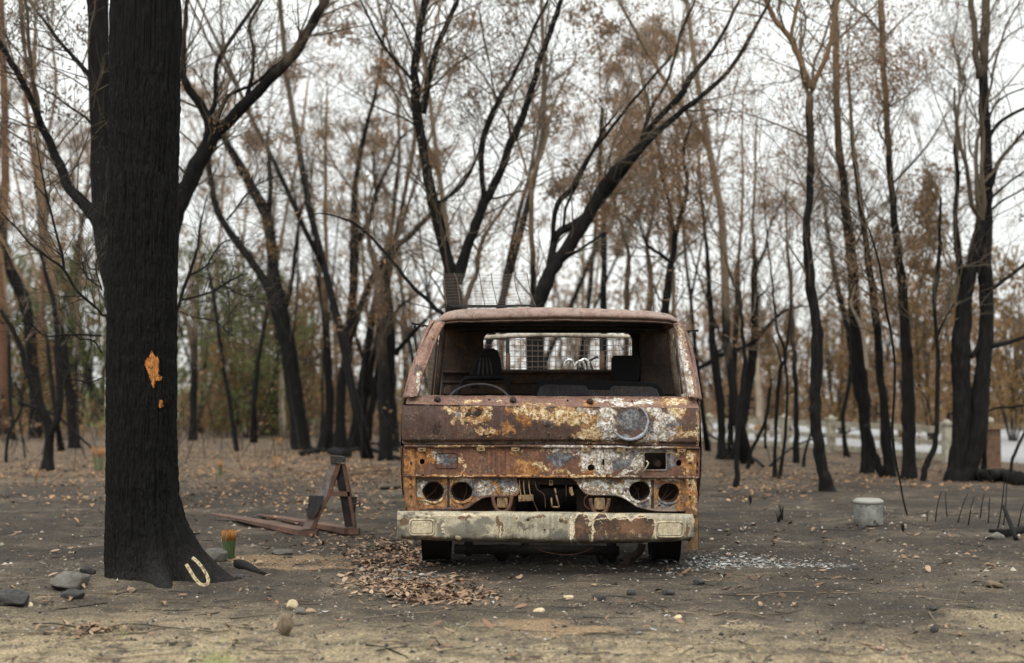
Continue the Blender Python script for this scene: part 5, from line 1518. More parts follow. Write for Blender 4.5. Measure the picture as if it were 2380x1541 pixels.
T('bold charred tree with a curved foot and pale forked top, nearest on the right', [('C', [(872, 1492, 96), (845, 1400, 70), (820, 1280, 64), (800, 1130, 62), (795, 1000, 66), (800, 850, 68), (808, 720, 68), (803, 580, 62), (780, 420, 60), (760, 260, 56), (747, 100, 48), (742, -40, 42), (760, -180, 42), (770, -330, 42), (772, -480, 40), (762, -600, 44), (765, -750, 42)]),
    ('H', [(768, 520, 44), (745, 460, 40), (720, 390, 40), (690, 310, 38), (660, 240, 36), (610, 180, 32), (565, 120, 30), (530, 50, 28), (510, 0, 26), (480, -80, 20)]),
    ('H', [(775, 530, 34), (800, 470, 30), (830, 400, 28), (865, 320, 28), (885, 250, 26), (905, 130, 24), (930, 0, 22), (950, -100, 16)]),
    ('H', [(655, 220, 24), (665, 150, 22), (685, 60, 22), (695, 0, 18), (700, -60, 14)]),
    ('H', [(890, 265, 16), (940, 220, 14), (1010, 160, 12), (1070, 100, 10), (1150, 30, 8)]),
    ('H', [(560, 130, 8), (480, 100, 8), (350, 75, 7), (200, 55, 6), (80, 30, 5)])], 'char_high', seed=38, leaf='leaf_brown', ln=2, twigs=10, sides=14)
T('dark leaning stem crossing behind the bold curved tree', [('C', [(975, 1295, 36), (960, 1180, 26), (955, 1050, 24), (985, 900, 26), (1000, 760, 30), (990, 620, 34), (955, 480, 34), (925, 340, 30), (902, 200, 26), (880, 80, 22), (862, -20, 20), (840, -200, 14), (800, -380, 10)]),
    ('C', [(800, 415, 11), (860, 350, 11), (905, 280, 11), (980, 220, 10), (1080, 150, 8)])], 'char', seed=39, leaf='leaf_grey', ln=5)
T('broad charred trunk with a pale twisted strip hanging on it', [('C', [(1092, 1392, 84), (1088, 1250, 66), (1080, 1100, 66), (1065, 960, 88), (1045, 800, 86), (1030, 640, 74), (1018, 480, 66), (1008, 300, 62), (1000, 160, 62), (985, 0, 58), (965, -150, 52), (952, -300, 48), (935, -450, 44), (918, -620, 40), (915, -800, 40), (912, -1100, 40), (905, -1300, 36)]),
    ('C', [(1000, 120, 14), (1040, 60, 14), (1060, 0, 12), (1100, -80, 10)])], 'char_high', seed=40, leaf='leaf_grey', ln=6, twigs=30, sides=12)
_ct = bpy.data.objects.get('charred_tree') and [o for o in bpy.data.objects if o.get('label', '').startswith('broad charred trunk with a pale')][0]
_Yb = float(ORG[_ct][1]) - .45
_b = MB()
for pl in ([(1092, 800, 20), (1086, 740, 24), (1074, 640, 22), (1062, 580, 20), (1036, 510, 18), (1010, 460, 16), (998, 420, 14), (1010, 370, 10), (1022, 320, 6)], [(1000, 430, 9), (1030, 400, 7), (1050, 385, 5)]):
    R = limb_pts('C', pl, _Yb, 0, None)
    S = smooth_path(R, 6); _b.tube(S[:, :3], S[:, 3], 8, rough=.15)
obj('pale_strip', _b, M['pale'], _ct)
T('charred leaning trunk that turns tan high up, left of the straight one', [('E', [(182, 1165, 62), (172, 1080, 54), (158, 950, 50), (145, 800, 42), (130, 650, 38), (118, 500, 36), (104, 350, 36), (85, 200, 34), (58, 20, 30), (42, -100, 27), (22, -260, 24), (0, -440, 22), (-10, -600, 16), (-20, -760, 12)]),
    ('E', [(150, 1160, 40), (120, 1100, 36), (95, 1020, 34), (70, 920, 30)])], 'char_high', seed=42, leaf='leaf_brown', ln=5)
T('straight charred tree with a clean trunk, left of the crooked sapling', [('E', [(265, 1178, 78), (267, 1080, 66), (269, 950, 64), (266, 800, 62), (258, 650, 54), (250, 500, 48), (242, 360, 46), (232, 220, 42), (215, 80, 36), (205, 0, 34), (190, -150, 32), (172, -380, 30), (158, -600, 28), (148, -800, 28), (142, -950, 30), (135, -1080, 30)]),
    ('H', [(1215, 850, 14), (1180, 790, 12), (1165, 720, 10), (1200, 640, 8), (1240, 600, 6)]),
    ('H', [(1175, 190, 18), (1130, 130, 16), (1070, 80, 14), (1010, 30, 12), (960, -20, 10)]),
    ('H', [(1250, 1080, 14), (1320, 1010, 13), (1400, 920, 12), (1480, 820, 10), (1550, 700, 7)]),
    ], 'char_high', seed=43, leaf='leaf_brown', ln=8, twigs=30, sides=12)
T('crooked charred sapling with a curled foot', [('E', [(330, 1192, 30), (340, 1140, 28), (358, 1090, 30), (388, 1030, 26), (398, 950, 22), (403, 800, 22), (402, 650, 22), (400, 500, 20), (390, 400, 20), (392, 280, 22), (408, 160, 22), (415, 20, 16), (420, -150, 12)]),
    ('E', [(402, 500, 14), (425, 450, 13), (450, 400, 12), (480, 350, 8)])], 'char', seed=44, leaf='leaf_grey', ln=5)
T('massive twin-stemmed charred tree near the right edge', [
    ('E', [(480, 1182, 104), (495, 1100, 86), (515, 950, 84), (518, 800, 84), (515, 650, 88), (512, 560, 90), (522, 420, 78), (545, 260, 66), (570, 140, 56), (592, 40, 54), (610, -40, 50)]),
    ('E', [(520, 1212, 100), (550, 1100, 92), (582, 980, 94), (600, 850, 86), (612, 700, 76), (622, 560, 72), (632, 400, 66), (630, 260, 66), (622, 120, 72), (620, 0, 78), (625, -120, 66), (632, -280, 58), (630, -400, 52), (622, -560, 50), (618, -700, 44), (622, -850, 42), (630, -1000, 40), (632, -1120, 38)]),
    ('H', [(1765, 460, 44), (1745, 350, 40), (1735, 230, 38), (1725, 120, 36), (1710, 0, 34), (1705, -80, 28)]),
    ('E', [(522, 260, 34), (512, 180, 34), (495, 80, 30), (485, -20, 24), (490, -130, 22), (500, -250, 18), (480, -400, 14)]),
    ('H', [(1825, 1100, 34), (1850, 1010, 28), (1890, 930, 24), (1960, 850, 20), (2023, 770, 18), (2120, 650, 12)]),
    ('H', [(1825, 800, 24), (1870, 730, 22), (1940, 680, 20), (2023, 640, 17), (2120, 600, 12)]),
    ('H', [(1818, 700, 12), (1850, 620, 12), (1920, 560, 11), (2023, 520, 10)]),
    ('H', [(1818, 1180, 16), (1880, 1120, 14), (1950, 1060, 12), (2023, 1010, 11)]),
    ('H', [(1815, 1250, 14), (1880, 1190, 12), (1950, 1150, 11), (2023, 1110, 10)]),
    ('H', [(1830, 500, 16), (1850, 380, 16), (1885, 260, 14), (1920, 150, 12), (1970, 60, 10), (2023, -30, 8)]),
    ('H', [(1815, 370, 12), (1850, 310, 12), (1900, 240, 11), (1960, 190, 10), (2023, 155, 9)]),
    ('H', [(1800, 200, 12), (1820, 100, 12), (1860, 0, 10)]),
    ('E', [(640, 290, 22), (700, 250, 20), (760, 205, 18), (820, 160, 16)]),
    ('E', [(650, 550, 26), (710, 538, 24), (770, 520, 20), (830, 500, 16)]),
    ('E', [(560, 600, 24), (590, 560, 24), (610, 500, 22)])], 'char_top', seed=45, leaf='leaf_grey', ln=2, twigs=8, sides=14, zmin=1.6)
T('very thin bare sapling bent at the foot between the pot and the straight tree', [('E', [(272, 1348, 10), (245, 1290, 9), (228, 1200, 9), (205, 1080, 11), (190, 950, 12), (198, 800, 12), (202, 640, 12), (185, 500, 13), (165, 400, 13), (150, 300, 13), (135, 200, 11), (110, 90, 10), (80, 0, 8)])], 'char', seed=46, ln=2, twigs=12, name='bent_sapling')
T('pale slim trunk with a forked twisted crown against the open sky on the right', [('H', [(1650, 2750, 44), (1650, 2000, 42), (1640, 1541, 40), (1625, 1350, 34), (1618, 1240, 30), (1630, 1100, 30), (1628, 960, 28), (1632, 820, 24), (1632, 700, 22), (1640, 600, 18), (1665, 530, 16), (1680, 480, 14), (1665, 420, 12), (1640, 340, 11), (1660, 280, 10)]),
    ('H', [(1640, 500, 14), (1640, 400, 13), (1620, 300, 12), (1605, 220, 12), (1625, 160, 10), (1635, 90, 8)]), ('H', [(1628, 680, 9), (1590, 620, 8), (1550, 540, 7), (1480, 490, 6)]), ('H', [(1680, 480, 10), (1720, 440, 8), (1750, 420, 6)])], 'tan', Y=24, seed=47, leaf='leaf_grey', ln=1, twigs=24)

# slanting branch props and low scrub saplings on the right
T('thin charred sapling leaning at the right edge of the photo', [('E', [(745, 1200, 16), (752, 1100, 15), (775, 1030, 14), (809, 960, 13), (850, 860, 10)])], 'char', seed=48, ln=0, twigs=3, name='burnt_sapling', top=False)
T('thin upright charred sapling in front of the gate pillar', [('E', [(618, 1160, 34), (622, 1080, 22), (625, 960, 20), (630, 860, 18), (650, 700, 10)]), ('E', [(630, 860, 6), (680, 840, 10), (750, 836, 10), (809, 826, 9)])], 'char', seed=49, ln=0, twigs=3, name='burnt_sapling', top=False)
T('short charred sapling just left of the curved tree foot', [('C', [(725, 1360, 26), (735, 1280, 16), (760, 1200, 14), (770, 1120, 9)])], 'char', seed=50, ln=0, twigs=2, name='burnt_sapling', top=False)
T('bent charred sapling leaning against the fence post', [('C', [(405, 1362, 26), (430, 1260, 20), (465, 1190, 20), (500, 1120, 20), (530, 1000, 16), (545, 850, 10)]), ('C', [(510, 1250, 16), (512, 1120, 14), (530, 900, 10)])], 'char', seed=51, ln=0, twigs=6, name='burnt_sapling', top=False)

# ---- young burnt shrubs with fine curving branches on the left
def shrub(label, root_px, limbs, seed, Y=None, mat='char', tm='twig', n=26, group=None):
    rng = np.random.default_rng(seed)
    g = gp(*root_px) if Y is None else np.array([at(root_px[0], root_px[1], Y)[0], Y, 0.0])
    root = empty('burnt_shrub', (g[0], g[1], float(gz(g[0], g[1]))), label, 'shrub', group)
    wood, tw, pods = MB(), MB(), MB()
    lv = Leaves()
    for k, (fr, pl) in enumerate(limbs):
        R = limb_pts(fr, pl, g[1], rng.uniform(-.2, .2), rng)
        if k == 0: R = np.vstack([[g[0], g[1], float(gz(g[0], g[1])) - .03, max(R[0, 3], .008)], R])
        S = smooth_path(R, 6)
        S[:, 3] = np.clip(S[:, 3], .0015, None)
        wood.tube(S[:, :3], S[:, 3], 6, rough=.1, seed=seed + k)
        for _ in range(n):
            i = rng.integers(1, len(S) - 1)
            tdir = nrm(S[i + 1, :3] - S[i - 1, :3])
            q = nrm(np.cross(tdir, rng.normal(0, 1, 3)))
            grow(tw, lv, S[i, :3], nrm(tdir * .7 + q * rng.uniform(.5, 1.1)), rng.uniform(.25, .6), min(S[i, 3] * .5, .004), 1, rng, 1, .01, up=.02, wig=.22, kids=(2, 5))
    for c in lv.c[::4]:
        pods.tube([c, c + np.array([0, 0, -.008]), c + np.array([0, 0, -.02])], [.004, .008, .003], 5)
    obj('stem', wood, M[mat], root)
    obj('twigs', tw, M[tm], root, smooth=False, kind='stuff')
    obj('seed_pods', pods, M['twig'], root, kind='stuff')
shrub('sprawling burnt shrub with arching branches across the left edge beside the big trunk', (262, 1230), [
    ('A', [(455, 900, 12), (425, 800, 11), (370, 745, 11), (320, 700, 11), (265, 610, 11), (210, 570, 9), (170, 540, 9), (120, 500, 8), (80, 450, 7), (40, 410, 6), (0, 370, 5)]),
    ('A', [(268, 610, 12), (258, 540, 11), (240, 480, 10), (215, 380, 10), (195, 310, 9), (180, 230, 8), (168, 170, 6), (150, 60, 4)]),
    ('A', [(425, 890, 8), (340, 885, 8), (250, 888, 8), (190, 890, 7), (140, 850, 6), (90, 780, 5), (50, 600, 4), (20, 520, 3)]),
    ('A', [(425, 960, 7), (390, 910, 6), (330, 900, 5), (280, 850, 4)]),
    ('A', [(427, 700, 6), (400, 600, 6), (430, 520, 5)]), ('A', [(425, 690, 6), (360, 640, 6), (340, 560, 4)]),
    ('A', [(427, 1065, 5), (370, 1085, 5), (300, 1070, 4), (230, 1080, 3)])], 71, Y=10.5, n=16)
shrub('fine-branched burnt shrub reaching right from behind the big trunk', (400, 1150), [
    ('B', [(-60, 1100, 18), (-40, 850, 18), (10, 740, 18), (40, 640, 18), (70, 560, 17), (110, 430, 13), (120, 340, 10), (160, 160, 6)]),
    ('B', [(20, 705, 12), (100, 685, 11), (180, 660, 11), (250, 620, 10), (300, 590, 8), (370, 560, 5)]),
    ('B', [(250, 625, 8), (300, 660, 7), (360, 680, 6), (400, 685, 4)]),
    ('B', [(75, 570, 12), (150, 530, 9), (200, 450, 8), (250, 400, 6), (330, 380, 4)]),
    ('B', [(260, 290, 10), (310, 230, 10), (360, 160, 9), (430, 100, 7), (560, 50, 4)]),
    ('B', [(20, 760, 7), (90, 790, 6), (200, 810, 5), (270, 870, 4)]),
    ('B', [(270, 880, 4), (268, 800, 4), (300, 740, 4), (360, 700, 3), (380, 690, 3)])], 72, Y=12.5, n=24)
shrub('tangled burnt shrub low at the left edge', (20, 1075), [('A', [(25, 1400, 14), (40, 1290, 13), (80, 1220, 12), (92, 1150, 10), (60, 1080, 7)]), ('A', [(80, 1170, 14), (150, 1190, 13), (230, 1220, 12), (280, 1260, 11), (330, 1310, 10), (390, 1365, 8)]), ('A', [(105, 1400, 8), (95, 1320, 7), (85, 1240, 5)])], 73, n=6)

# ------------------------------------------------------------------ slender trees deeper in the wood
def proto(seed, h, r0, leafmat, bark, fork, ln, density, lean=.1, lsize=.11, lr=.22):
    lsize *= .72; ln *= 1.15
    rng = np.random.default_rng(seed)
    wood, tw, lv = MB(), MB(), Leaves()
    def stem(p, d, L, r, depth):
        n = 9
        pts, ds = [np.array(p, float)], []
        d = nrm(np.array(d))
        for i in range(n):
            d = nrm(d + rng.normal(0, .065, 3) + np.array([0, 0, .035]))
            pts.append(pts[-1] + d * L / n); ds.append(d)
        rad = np.linspace(r, r * .38, n + 1)
        if depth == 0: rad[0] *= 1.5
        wood.tube(pts, rad, 7, rough=.12, seed=seed)
        for _ in range(int(density * .42 * L)):
            t_ = rng.uniform(.35 if depth == 0 else .1, 1)
            i = min(n - 1, int(t_ * n))
            q = nrm(np.cross(ds[i], rng.normal(0, 1, 3)))
            grow(tw, lv, pts[i + 1], nrm(ds[i] * .6 + q), rng.uniform(.5, 1.3), min(rad[i] * .4, .013), 2, rng, ln * 1.5, lr, kids=(2, 4))
        if depth < fork:
            for _ in range(rng.integers(1, 3)):
                i = rng.integers(3, 7)
                q = nrm(np.cross(ds[i], rng.normal(0, 1, 3)))
                stem(pts[i], nrm(ds[i] + q * rng.uniform(.25, .6)), L * rng.uniform(.5, .75), rad[i] * .75, depth + 1)
        for _ in range(3):
            grow(tw, lv, pts[-1], nrm(d + rng.normal(0, .4, 3)), rng.uniform(.7, 1.3), rad[-1] * .5, 2, rng, ln * 1.5, lr, kids=(2, 4))
    stem((0, 0, -.08), (rng.normal(0, lean), rng.normal(0, lean), 1), h, r0, 0)
    root = empty('slender_tree', (0, 0, 0))
    obj('trunk', wood, M[bark], root)
    obj('twigs', tw, M['twig_pale' if bark != 'char' else 'twig'], root, smooth=False, kind='stuff')
    lb = MB(); lv.to(lb, lsize, .22, rng)
    if lb.n: obj('crown', lb, M[leafmat], root, smooth=False, attr=True, kind='stuff')
    return root
protos = []
for k, (h, r0, lm, bk, fk, ln, de, ls) in enumerate([
    (7.5, .085, 'leaf_brown', 'char_mid', 1, 7, 2.6, .10), (8.5, .10, 'leaf_brown', 'char_mid', 2, 6, 2.2, .10), (6.5, .06, 'leaf_orange', 'char', 1, 8, 2.6, .09),
    (9.0, .12, 'leaf_brown', 'char_low', 2, 8, 2.4, .11), (7.0, .07, 'leaf_grey', 'char', 1, 5, 2.6, .09), (8.0, .09, 'leaf_mauve', 'char_high', 2, 8, 2.4, .11),
    (6.0, .05, 'leaf_grey', 'char', 0, 3, 2.4, .08), (9.5, .13, 'leaf_mauve', 'char_top', 2, 9, 2.2, .12)]):
    protos.append(proto(500 + k, h, r0 * .62, lm, bk, fk, ln, de, lsize=ls))
GR = 'slender scorched trees deeper in the wood'
LBL = 'slender scorched tree with a thin dead crown, deeper in the wood'
rng = np.random.default_rng(77)
placed, used, deep = [], [False] * len(protos), []
def road_side(x, y):       # distance past the fence line, positive beyond it
    f0, f1 = FA[:2], FB[:2]
    d = (f1 - f0) / np.linalg.norm(f1 - f0)
    n_ = np.array([d[1], -d[0]])
    if n_[1] < 0: n_ = -n_
    return float(np.dot(np.array([x, y]) - f0, n_))
FA, FB = onground(1560, 1022), onground(2480, 1096)
cands = []
for k in range(900):
    Y = 19 + 33 * rng.random() ** .8
    X = rng.uniform(-.43, .43) * (Y + 2)
    cands.append((X, Y))
LB2 = ['slender %s tree with %s deeper in the wood']
for X, Y in cands:
    if len(placed) >= 52: break
    if any((X - a) ** 2 + (Y - b) ** 2 < (1.1 if Y > 28 else 2.2) for a, b in placed): continue
    rs = road_side(X, Y)
    if X > 2.5 and -1.0 < rs < 11.5: continue
    if X > 4 and Y < 24 : continue
    k = rng.integers(len(protos))
    if not used[k]: o = protos[k]; used[k] = True
    else: o = copy_tree(protos[k])
    sc = rng.uniform(.8, 1.15) * (1.0 if Y < 34 else 1.12)
    o.location = (X, Y, float(gz(X, Y)))
    o.scale = (sc, sc, sc * rng.uniform(.92, 1.1))
    o.rotation_euler = (rng.normal(0, .05), rng.normal(0, .05), rng.uniform(0, 6.28))
    o['group'] = GR; o['category'] = 'tree'
    deep.append((o, k, CX + FD * X / (Y * CP)))
    placed.append((X, Y))

MARKS = [(-9999, 'left edge'), (115, 'small Y-shaped tree'), (330, 'big trunk'), (530, 'thin leaning pole'), (690, 'stout forked tree'), (790, 'two-stemmed tree'), (930, 'truck cab'), (1060, 'wide V tree'),
         (1300, 'right-leaning tree'), (1640, 'truck right side'), (1890, 'bold curved tree'), (2110, 'straight charred tree'), (2250, 'massive twin tree'), (9999, 'right edge')]
KN = ['slender brown-topped tree', 'forked brown-topped tree', 'thin orange-crowned tree', 'pale forked tree', 'thin grey-crowned tree', 'tall black tree', 'thin black pole', 'tall forked tree']
_by = {}
for o, k, x in sorted(deep, key=lambda e: e[2]):
    i = max(j for j in range(len(MARKS)) if MARKS[j][0] <= x)
    _by.setdefault((k, i), []).append(o)
for (k, i), lst in _by.items():
    for n_, o in enumerate(lst):
        o['label'] = 'deep %s between %s and %s' % (KN[k], MARKS[i][1], MARKS[i + 1][1]) + ((', ' + ['first', 'second', 'third', 'fourth', 'fifth'][n_] + ' from left') if len(lst) > 1 else '')

# ------------------------------------------------------------------ scorched bushes
def bush(seed, lm, w, h, n, lsize, cone=False):
    rng = np.random.default_rng(seed)
    wood, tw, lv = MB(), MB(), Leaves()
    for k in range(7):
        a = rng.uniform(0, 6.28)
        d = (.35 * math.cos(a), .35 * math.sin(a), 1)
        if cone: d = (.08 * math.cos(a), .08 * math.sin(a), 1)
        grow(tw, lv, (0.05 * math.cos(a), .05 * math.sin(a), -.03), d, h * rng.uniform(.6, .85), .02, 2, rng, 3, .1, kids=(4, 8))
    lv = Leaves()
    for k in range(n):
        z = rng.random() ** .8
        prof = (1 - z) ** .7 if cone else math.sin(math.pi * min(.98, .12 + .8 * z)) ** .6
        a = rng.uniform(0, 6.28); q = math.sqrt(rng.random())
        lv.add(np.array([w * prof * q * math.cos(a), w * prof * q * math.sin(a), .15 + z * h * rng.uniform(.85, 1.1)]), w * .2, int(rng.integers(14, 34)))
    root = empty('scorched_bush', (0, 0, 0))
    obj('stems', tw, M['twig'], root, smooth=False, kind='stuff')
    lb = MB(); lv.to(lb, lsize, .2, rng); obj('foliage', lb, M[lm], root, smooth=False, attr=True, kind='stuff')
    return root
bp_ = {'olive': bush(901, 'leaf_olive', 1.3, 2.6, 150, .10), 'orange': bush(902, 'leaf_orange', 1.2, 2.4, 130, .10), 'cone': bush(903, 'leaf_orange', 1.0, 4.6, 170, .11, True), 'brown': bush(904, 'leaf_brown', 1.2, 2.2, 100, .10)}
bu_used = set()
def put_bush(kind, x, yb, sc, label, hs=1.0, Y=None):
    g = gp(x, yb) if Y is None else at(x, yb, Y)
    o = bp_[kind] if kind not in bu_used else copy_tree(bp_[kind])
    bu_used.add(kind)
    o.location = (g[0], g[1], float(gz(g[0], g[1])))
    o.scale = (sc, sc, sc * hs)
    o.rotation_euler = (0, 0, random.uniform(0, 6))
    tag(o, label, 'bush')
put_bush('olive', 580, 1018, 1.35, 'large olive green bush behind the leaning charred pole', 1.1)
put_bush('orange', 545, 1016, .9, 'orange scorched bush at the left side of the large olive bush')
put_bush('orange', 715, 1008, 1.2, 'tall orange-brown bush right of the stout forked tree', 1.25)
put_bush('orange', 668, 1000, 1.1, 'orange-brown bush seen behind the stout forked trunk', 1.35)
put_bush('brown', 505, 1006, 1.0, 'brown scorched bush between the pale short trunk and the olive bush')
put_bush('olive', 455, 992, 1.5, 'olive green bush high beside the right edge of the big trunk', 1.5)
put_bush('brown', 840, 1004, 1.0, 'low brown scorched bush behind the leaning trunks left of the cab')
put_bush('olive', 150, 985, 1.5, 'olive bush behind the small forked tree on the left', 1.5)
put_bush('olive', 30, 980, 1.7, 'olive bush at the far left edge under the red-brown trunk', 1.4)
put_bush('orange', 75, 1004, 1.0, 'orange bush low behind the curved tree on the left')
put_bush('cone', 2165, 1040, 1.0, 'tall brown conical bush behind the crooked sapling on the right', 1.15)
put_bush('cone', 1835, 1022, .62, 'narrow tan bush beyond the fence behind the slim grey trunk', 1.0)
put_bush('orange', 1960, 1018, 1.1, 'dull orange bush beyond the fence behind the broad charred trunk', 1.1)
put_bush('brown', 2085, 1022, 1.2, 'brown bush beyond the fence behind the straight charred tree', 1.3)
put_bush('orange', 2355, 1030, 1.0, 'yellow-brown bush beyond the gate pillar at the right edge', 1.5)
put_bush('brown', 1690, 1008, 1.2, 'brown bush beyond the fence nearest the truck', 1.2)
put_bush('cone', 1785, 1004, .7, 'slim tan bush beside the white weathered trunk', .9)
put_bush('brown', 2240, 1012, 1.2, 'brown bush beyond the fence behind the twin-stemmed tree', 1.5)

# ------------------------------------------------------------------ the far wood, one mass of stems and dead crowns
rng = np.random.default_rng(5)
fw, fl_ = MB(), Leaves()
for k in range(460):
    Y = rng.uniform(54, 92); X = rng.uniform(-.50, .50) * Y
    if k % 12 == 0 and X < -8: continue
    h = rng.uniform(4.0, 7.0) * (1.15 if X < 0 else 1.0)
    p = np.array([X, Y, -.1])
    pts = [p + np.array([.25 * noise3(k, i * .6, 0, 1), 0, h * i / 5]) for i in range(6)]
    r_ = rng.uniform(.04, .11)
    fw.tube(pts, np.linspace(r_, r_ * .4, 6), 4, cap=False)
    for j in range(rng.integers(5, 10)):
        z = rng.uniform(.12, 1.0) ** 1.2 * h
        fl_.add(np.array([X + rng.normal(0, .9), Y + rng.normal(0, .9), z]), rng.uniform(.4, .9), int(rng.integers(8, 18)))
obj('far_wood_stems', fw, M['tan'], kind='stuff')
fm = MB(); fl_.to(fm, .24, .26, rng, hang=.2)
obj('far_wood_foliage', fm, M['leaf_mauve'], kind='stuff', smooth=False, attr=True)
# scrub between the trees: fine dead stems
sb, sl = MB(), Leaves()
for k in range(560):
    Y = rng.uniform(19, 60); X = rng.uniform(-.44, .44) * Y
    if X > 2.5 and -1.0 < road_side(X, Y) < 11: continue
    if X > 3 and Y < 22: continue
    z0 = float(gz(X, Y)) - .03
    p = np.array([X, Y, z0])
    d = nrm(np.array([rng.normal(0, .25), rng.normal(0, .25), 1]))
    L = rng.uniform(.5, 2.2)
    pts = [p + d * L * i / 4 + np.array([.07 * L * noise3(k * .7, i * .7, 0, 3), 0, 0]) for i in range(5)]
    sb.tube(pts, np.linspace(.008, .003, 5) * rng.uniform(.7, 1.4), 3, cap=False)
    if k % 4 == 0: sl.add(pts[-1] * .6 + pts[2] * .4, rng.uniform(.12, .3), int(rng.integers(4, 12)))
obj('dead_scrub_stems', sb, M['twig'], kind='stuff')
sm = MB(); sl.to(sm, .06, .22, rng)
obj('dead_scrub_leaves', sm, M['leaf_brown'], kind='stuff', smooth=False, attr=True)

# low scorched understorey that hides the foot of the far wood
rng = np.random.default_rng(15)
ul = [Leaves(), Leaves()]
ub = MB()
for k in range(1500):
    Y = rng.uniform(33, 60); X = rng.uniform(-.45, .45) * Y
    if X > 2.5 and -1.5 < road_side(X, Y) < 12.5: continue
    z0 = float(gz(X, Y)); h = rng.uniform(.25, 1.5)
    if noise3(X * .25, Y * .25, 0, 33) < -.35: continue
    for j in range(3):
        ul[k % 2].add(np.array([X + rng.normal(0, .35), Y + rng.normal(0, .35), z0 + h * rng.uniform(.1, 1)]), rng.uniform(.2, .5), int(rng.integers(5, 14)))
    for j in range(3):
        ub.tube([(X, Y, z0 - .05), (X + rng.normal(0, .15), Y, z0 + h * .6), (X + rng.normal(0, .35), Y, z0 + h * 1.3)], [.014, .009, .004], 3, cap=False)
for l_, m_ in zip(ul, ('leaf_brown', 'leaf_orange')):
    um = MB(); l_.to(um, .13, .25, rng, hang=.1)
    obj('understorey_leaves', um, M[m_], kind='stuff', smooth=False, attr=True)
obj('understorey_stems', ub, M['twig_pale'], kind='stuff')
# ------------------------------------------------------------------ the big charred tree in front
bc = onground(331, 1352)
BX, BY = -1.985, 7.58
big = empty('big_charred_tree', (BX, BY, 0), 'big black charred tree trunk in front on the left, with an orange wound', 'tree')
zt = 6.5
zs = np.concatenate([np.linspace(-.12, .6, 190), np.linspace(.604, 2.75, 400), np.linspace(2.78, zt, 60)])
nth = 380
th = np.linspace(0, 2 * math.pi, nth, endpoint=False)
TH, ZG = np.meshgrid(th, zs)
# outline measured from the photograph: left and right edge at each height
def edge(px, py): return at(px, py, BY)
le = [(-60, 236), (0, 237), (400, 238), (800, 240), (1150, 243), (1300, 244), (1350, 246)]
re = [(-60, 416), (0, 418), (60, 420), (500, 417), (800, 418), (1050, 421), (1150, 424), (1200, 430), (1260, 442), (1350, 452)]
yz = lambda z: CY - FD * ((z - CAM_H) / BY * CP - SP) / (CP + (z - CAM_H) / BY * SP)
py = yz(ZG)
lx = np.interp(py, [a for a, b in le], [b for a, b in le])
rx = np.interp(py, [a for a, b in re], [b for a, b in re])
depthk = BY * (CP + 0 * py) / FD
XL = (lx - CX) / FD * BY
XR = (rx - CX) / FD * BY
cxg, rg = (XL + XR) / 2 , (XR - XL) / 2
rg = rg * np.clip(1 - (ZG - 2.9).clip(0) * .06, .6, 1)
c_, s_ = np.cos(TH), np.sin(TH)
rad = (rg - .028) * (1 + .03 * noise3(c_ * 1.2, s_ * 1.2, ZG * .9, 3))
# root flare with buttresses: one sweeping right, one to the front right
def lobe(ang, w, h0, amp):
    d = np.angle(np.exp(1j * (TH - ang)))
    return amp * np.exp(-(d / w) ** 2) * np.exp(-((ZG + .02).clip(0) / h0) ** 1.15)
rad = rad + lobe(math.radians(-8), .36, .18, .33) + lobe(math.radians(-62), .24, .10, .26) + lobe(math.radians(-35), .16, .16, .07) - lobe(math.radians(-37), .12, .10, .10) + lobe(math.radians(-110), .35, .06, .07) + lobe(math.radians(60), .5, .12, .15) + lobe(math.radians(150), .4, .1, .08)
# rough bark: vertical fissures, cracked crosswise
arc = TH * .21
fis = fbm(c_ * 7.5 , s_ * 7.5, ZG * 2.6, 3, 60)
fis2 = noise3(c_ * 22, s_ * 22, ZG * 9, 61)
fis3 = noise3(c_ * 34, s_ * 34, ZG * 40, 62)
plates = np.clip(1 - np.abs(noise3(c_ * 11, s_ * 11, ZG * 5.5, 63)) * 5, 0, 1) + np.clip(1 - np.abs(noise3(c_ * 12 + 9, s_ * 12, ZG * 17, 64)) * 6, 0, 1) * .7
ridge = 1 - np.abs(fis) * 1.6
rad = rad + .0050 * ridge + .0050 * (1 - 2 * np.abs(fis2)) + .0030 * fis3 + .0045 * (1 - 2 * np.abs(noise3(c_ * 31, s_ * 31, ZG * 4.5, 65))) - .0045 * plates
X = BX * 0 + cxg + rad * c_
Yv = BY + rad * s_ * .98
P3 = np.stack([X, Yv, ZG], -1)
P3 = np.concatenate([P3, P3[:, :1]], 1)
mb = MB(); mb.grid(P3)
t = NT('big_tree_char', 0.85, 0.18)
P = t.tc.outputs['Object']
st = t.scale(P, (62, 62, 24))
n1 = t.noise(st, 1.0, 4, .65)
n2 = t.voro(t.scale(P, (60, 60, 22)), 1.0)
n3 = t.noise(P, 2.2, 4, .6)
c = t.ramp(n1, [(.35, (.0015, .0015, .0015)), (.52, (.005, .005, .0048)), (.66, (.013, .0125, .012)), (.78, (.030, .029, .028))])
c = t.mix(t.ss(n3, .35, .7, (0, .3)), c, (.010, .0095, .009))
zc = t.xyz(P)[2]
low = t.math('MULTIPLY', t.ss(zc, .30, -.02), t.ss(n3, .35, .6))
c = t.mix(t.math('MULTIPLY', low, .5), c, (.05, .045, .04))
n4 = t.noise(t.scale(P, (150, 150, 70)), 1.0, 4, .75)
c = t.mix(t.ss(n4, .48, .60, (.75, 0)), c, (.0015, .0015, .0015))
h = t.math('ADD', n1, t.math('ADD', t.math('MULTIPLY', n2, .5), t.math('MULTIPLY', n4, .6)))
M['big_char'] = t.done(c, rough=.85, normal=t.bump(h, .85, .006))
obj('trunk', mb, M['big_char'], big)
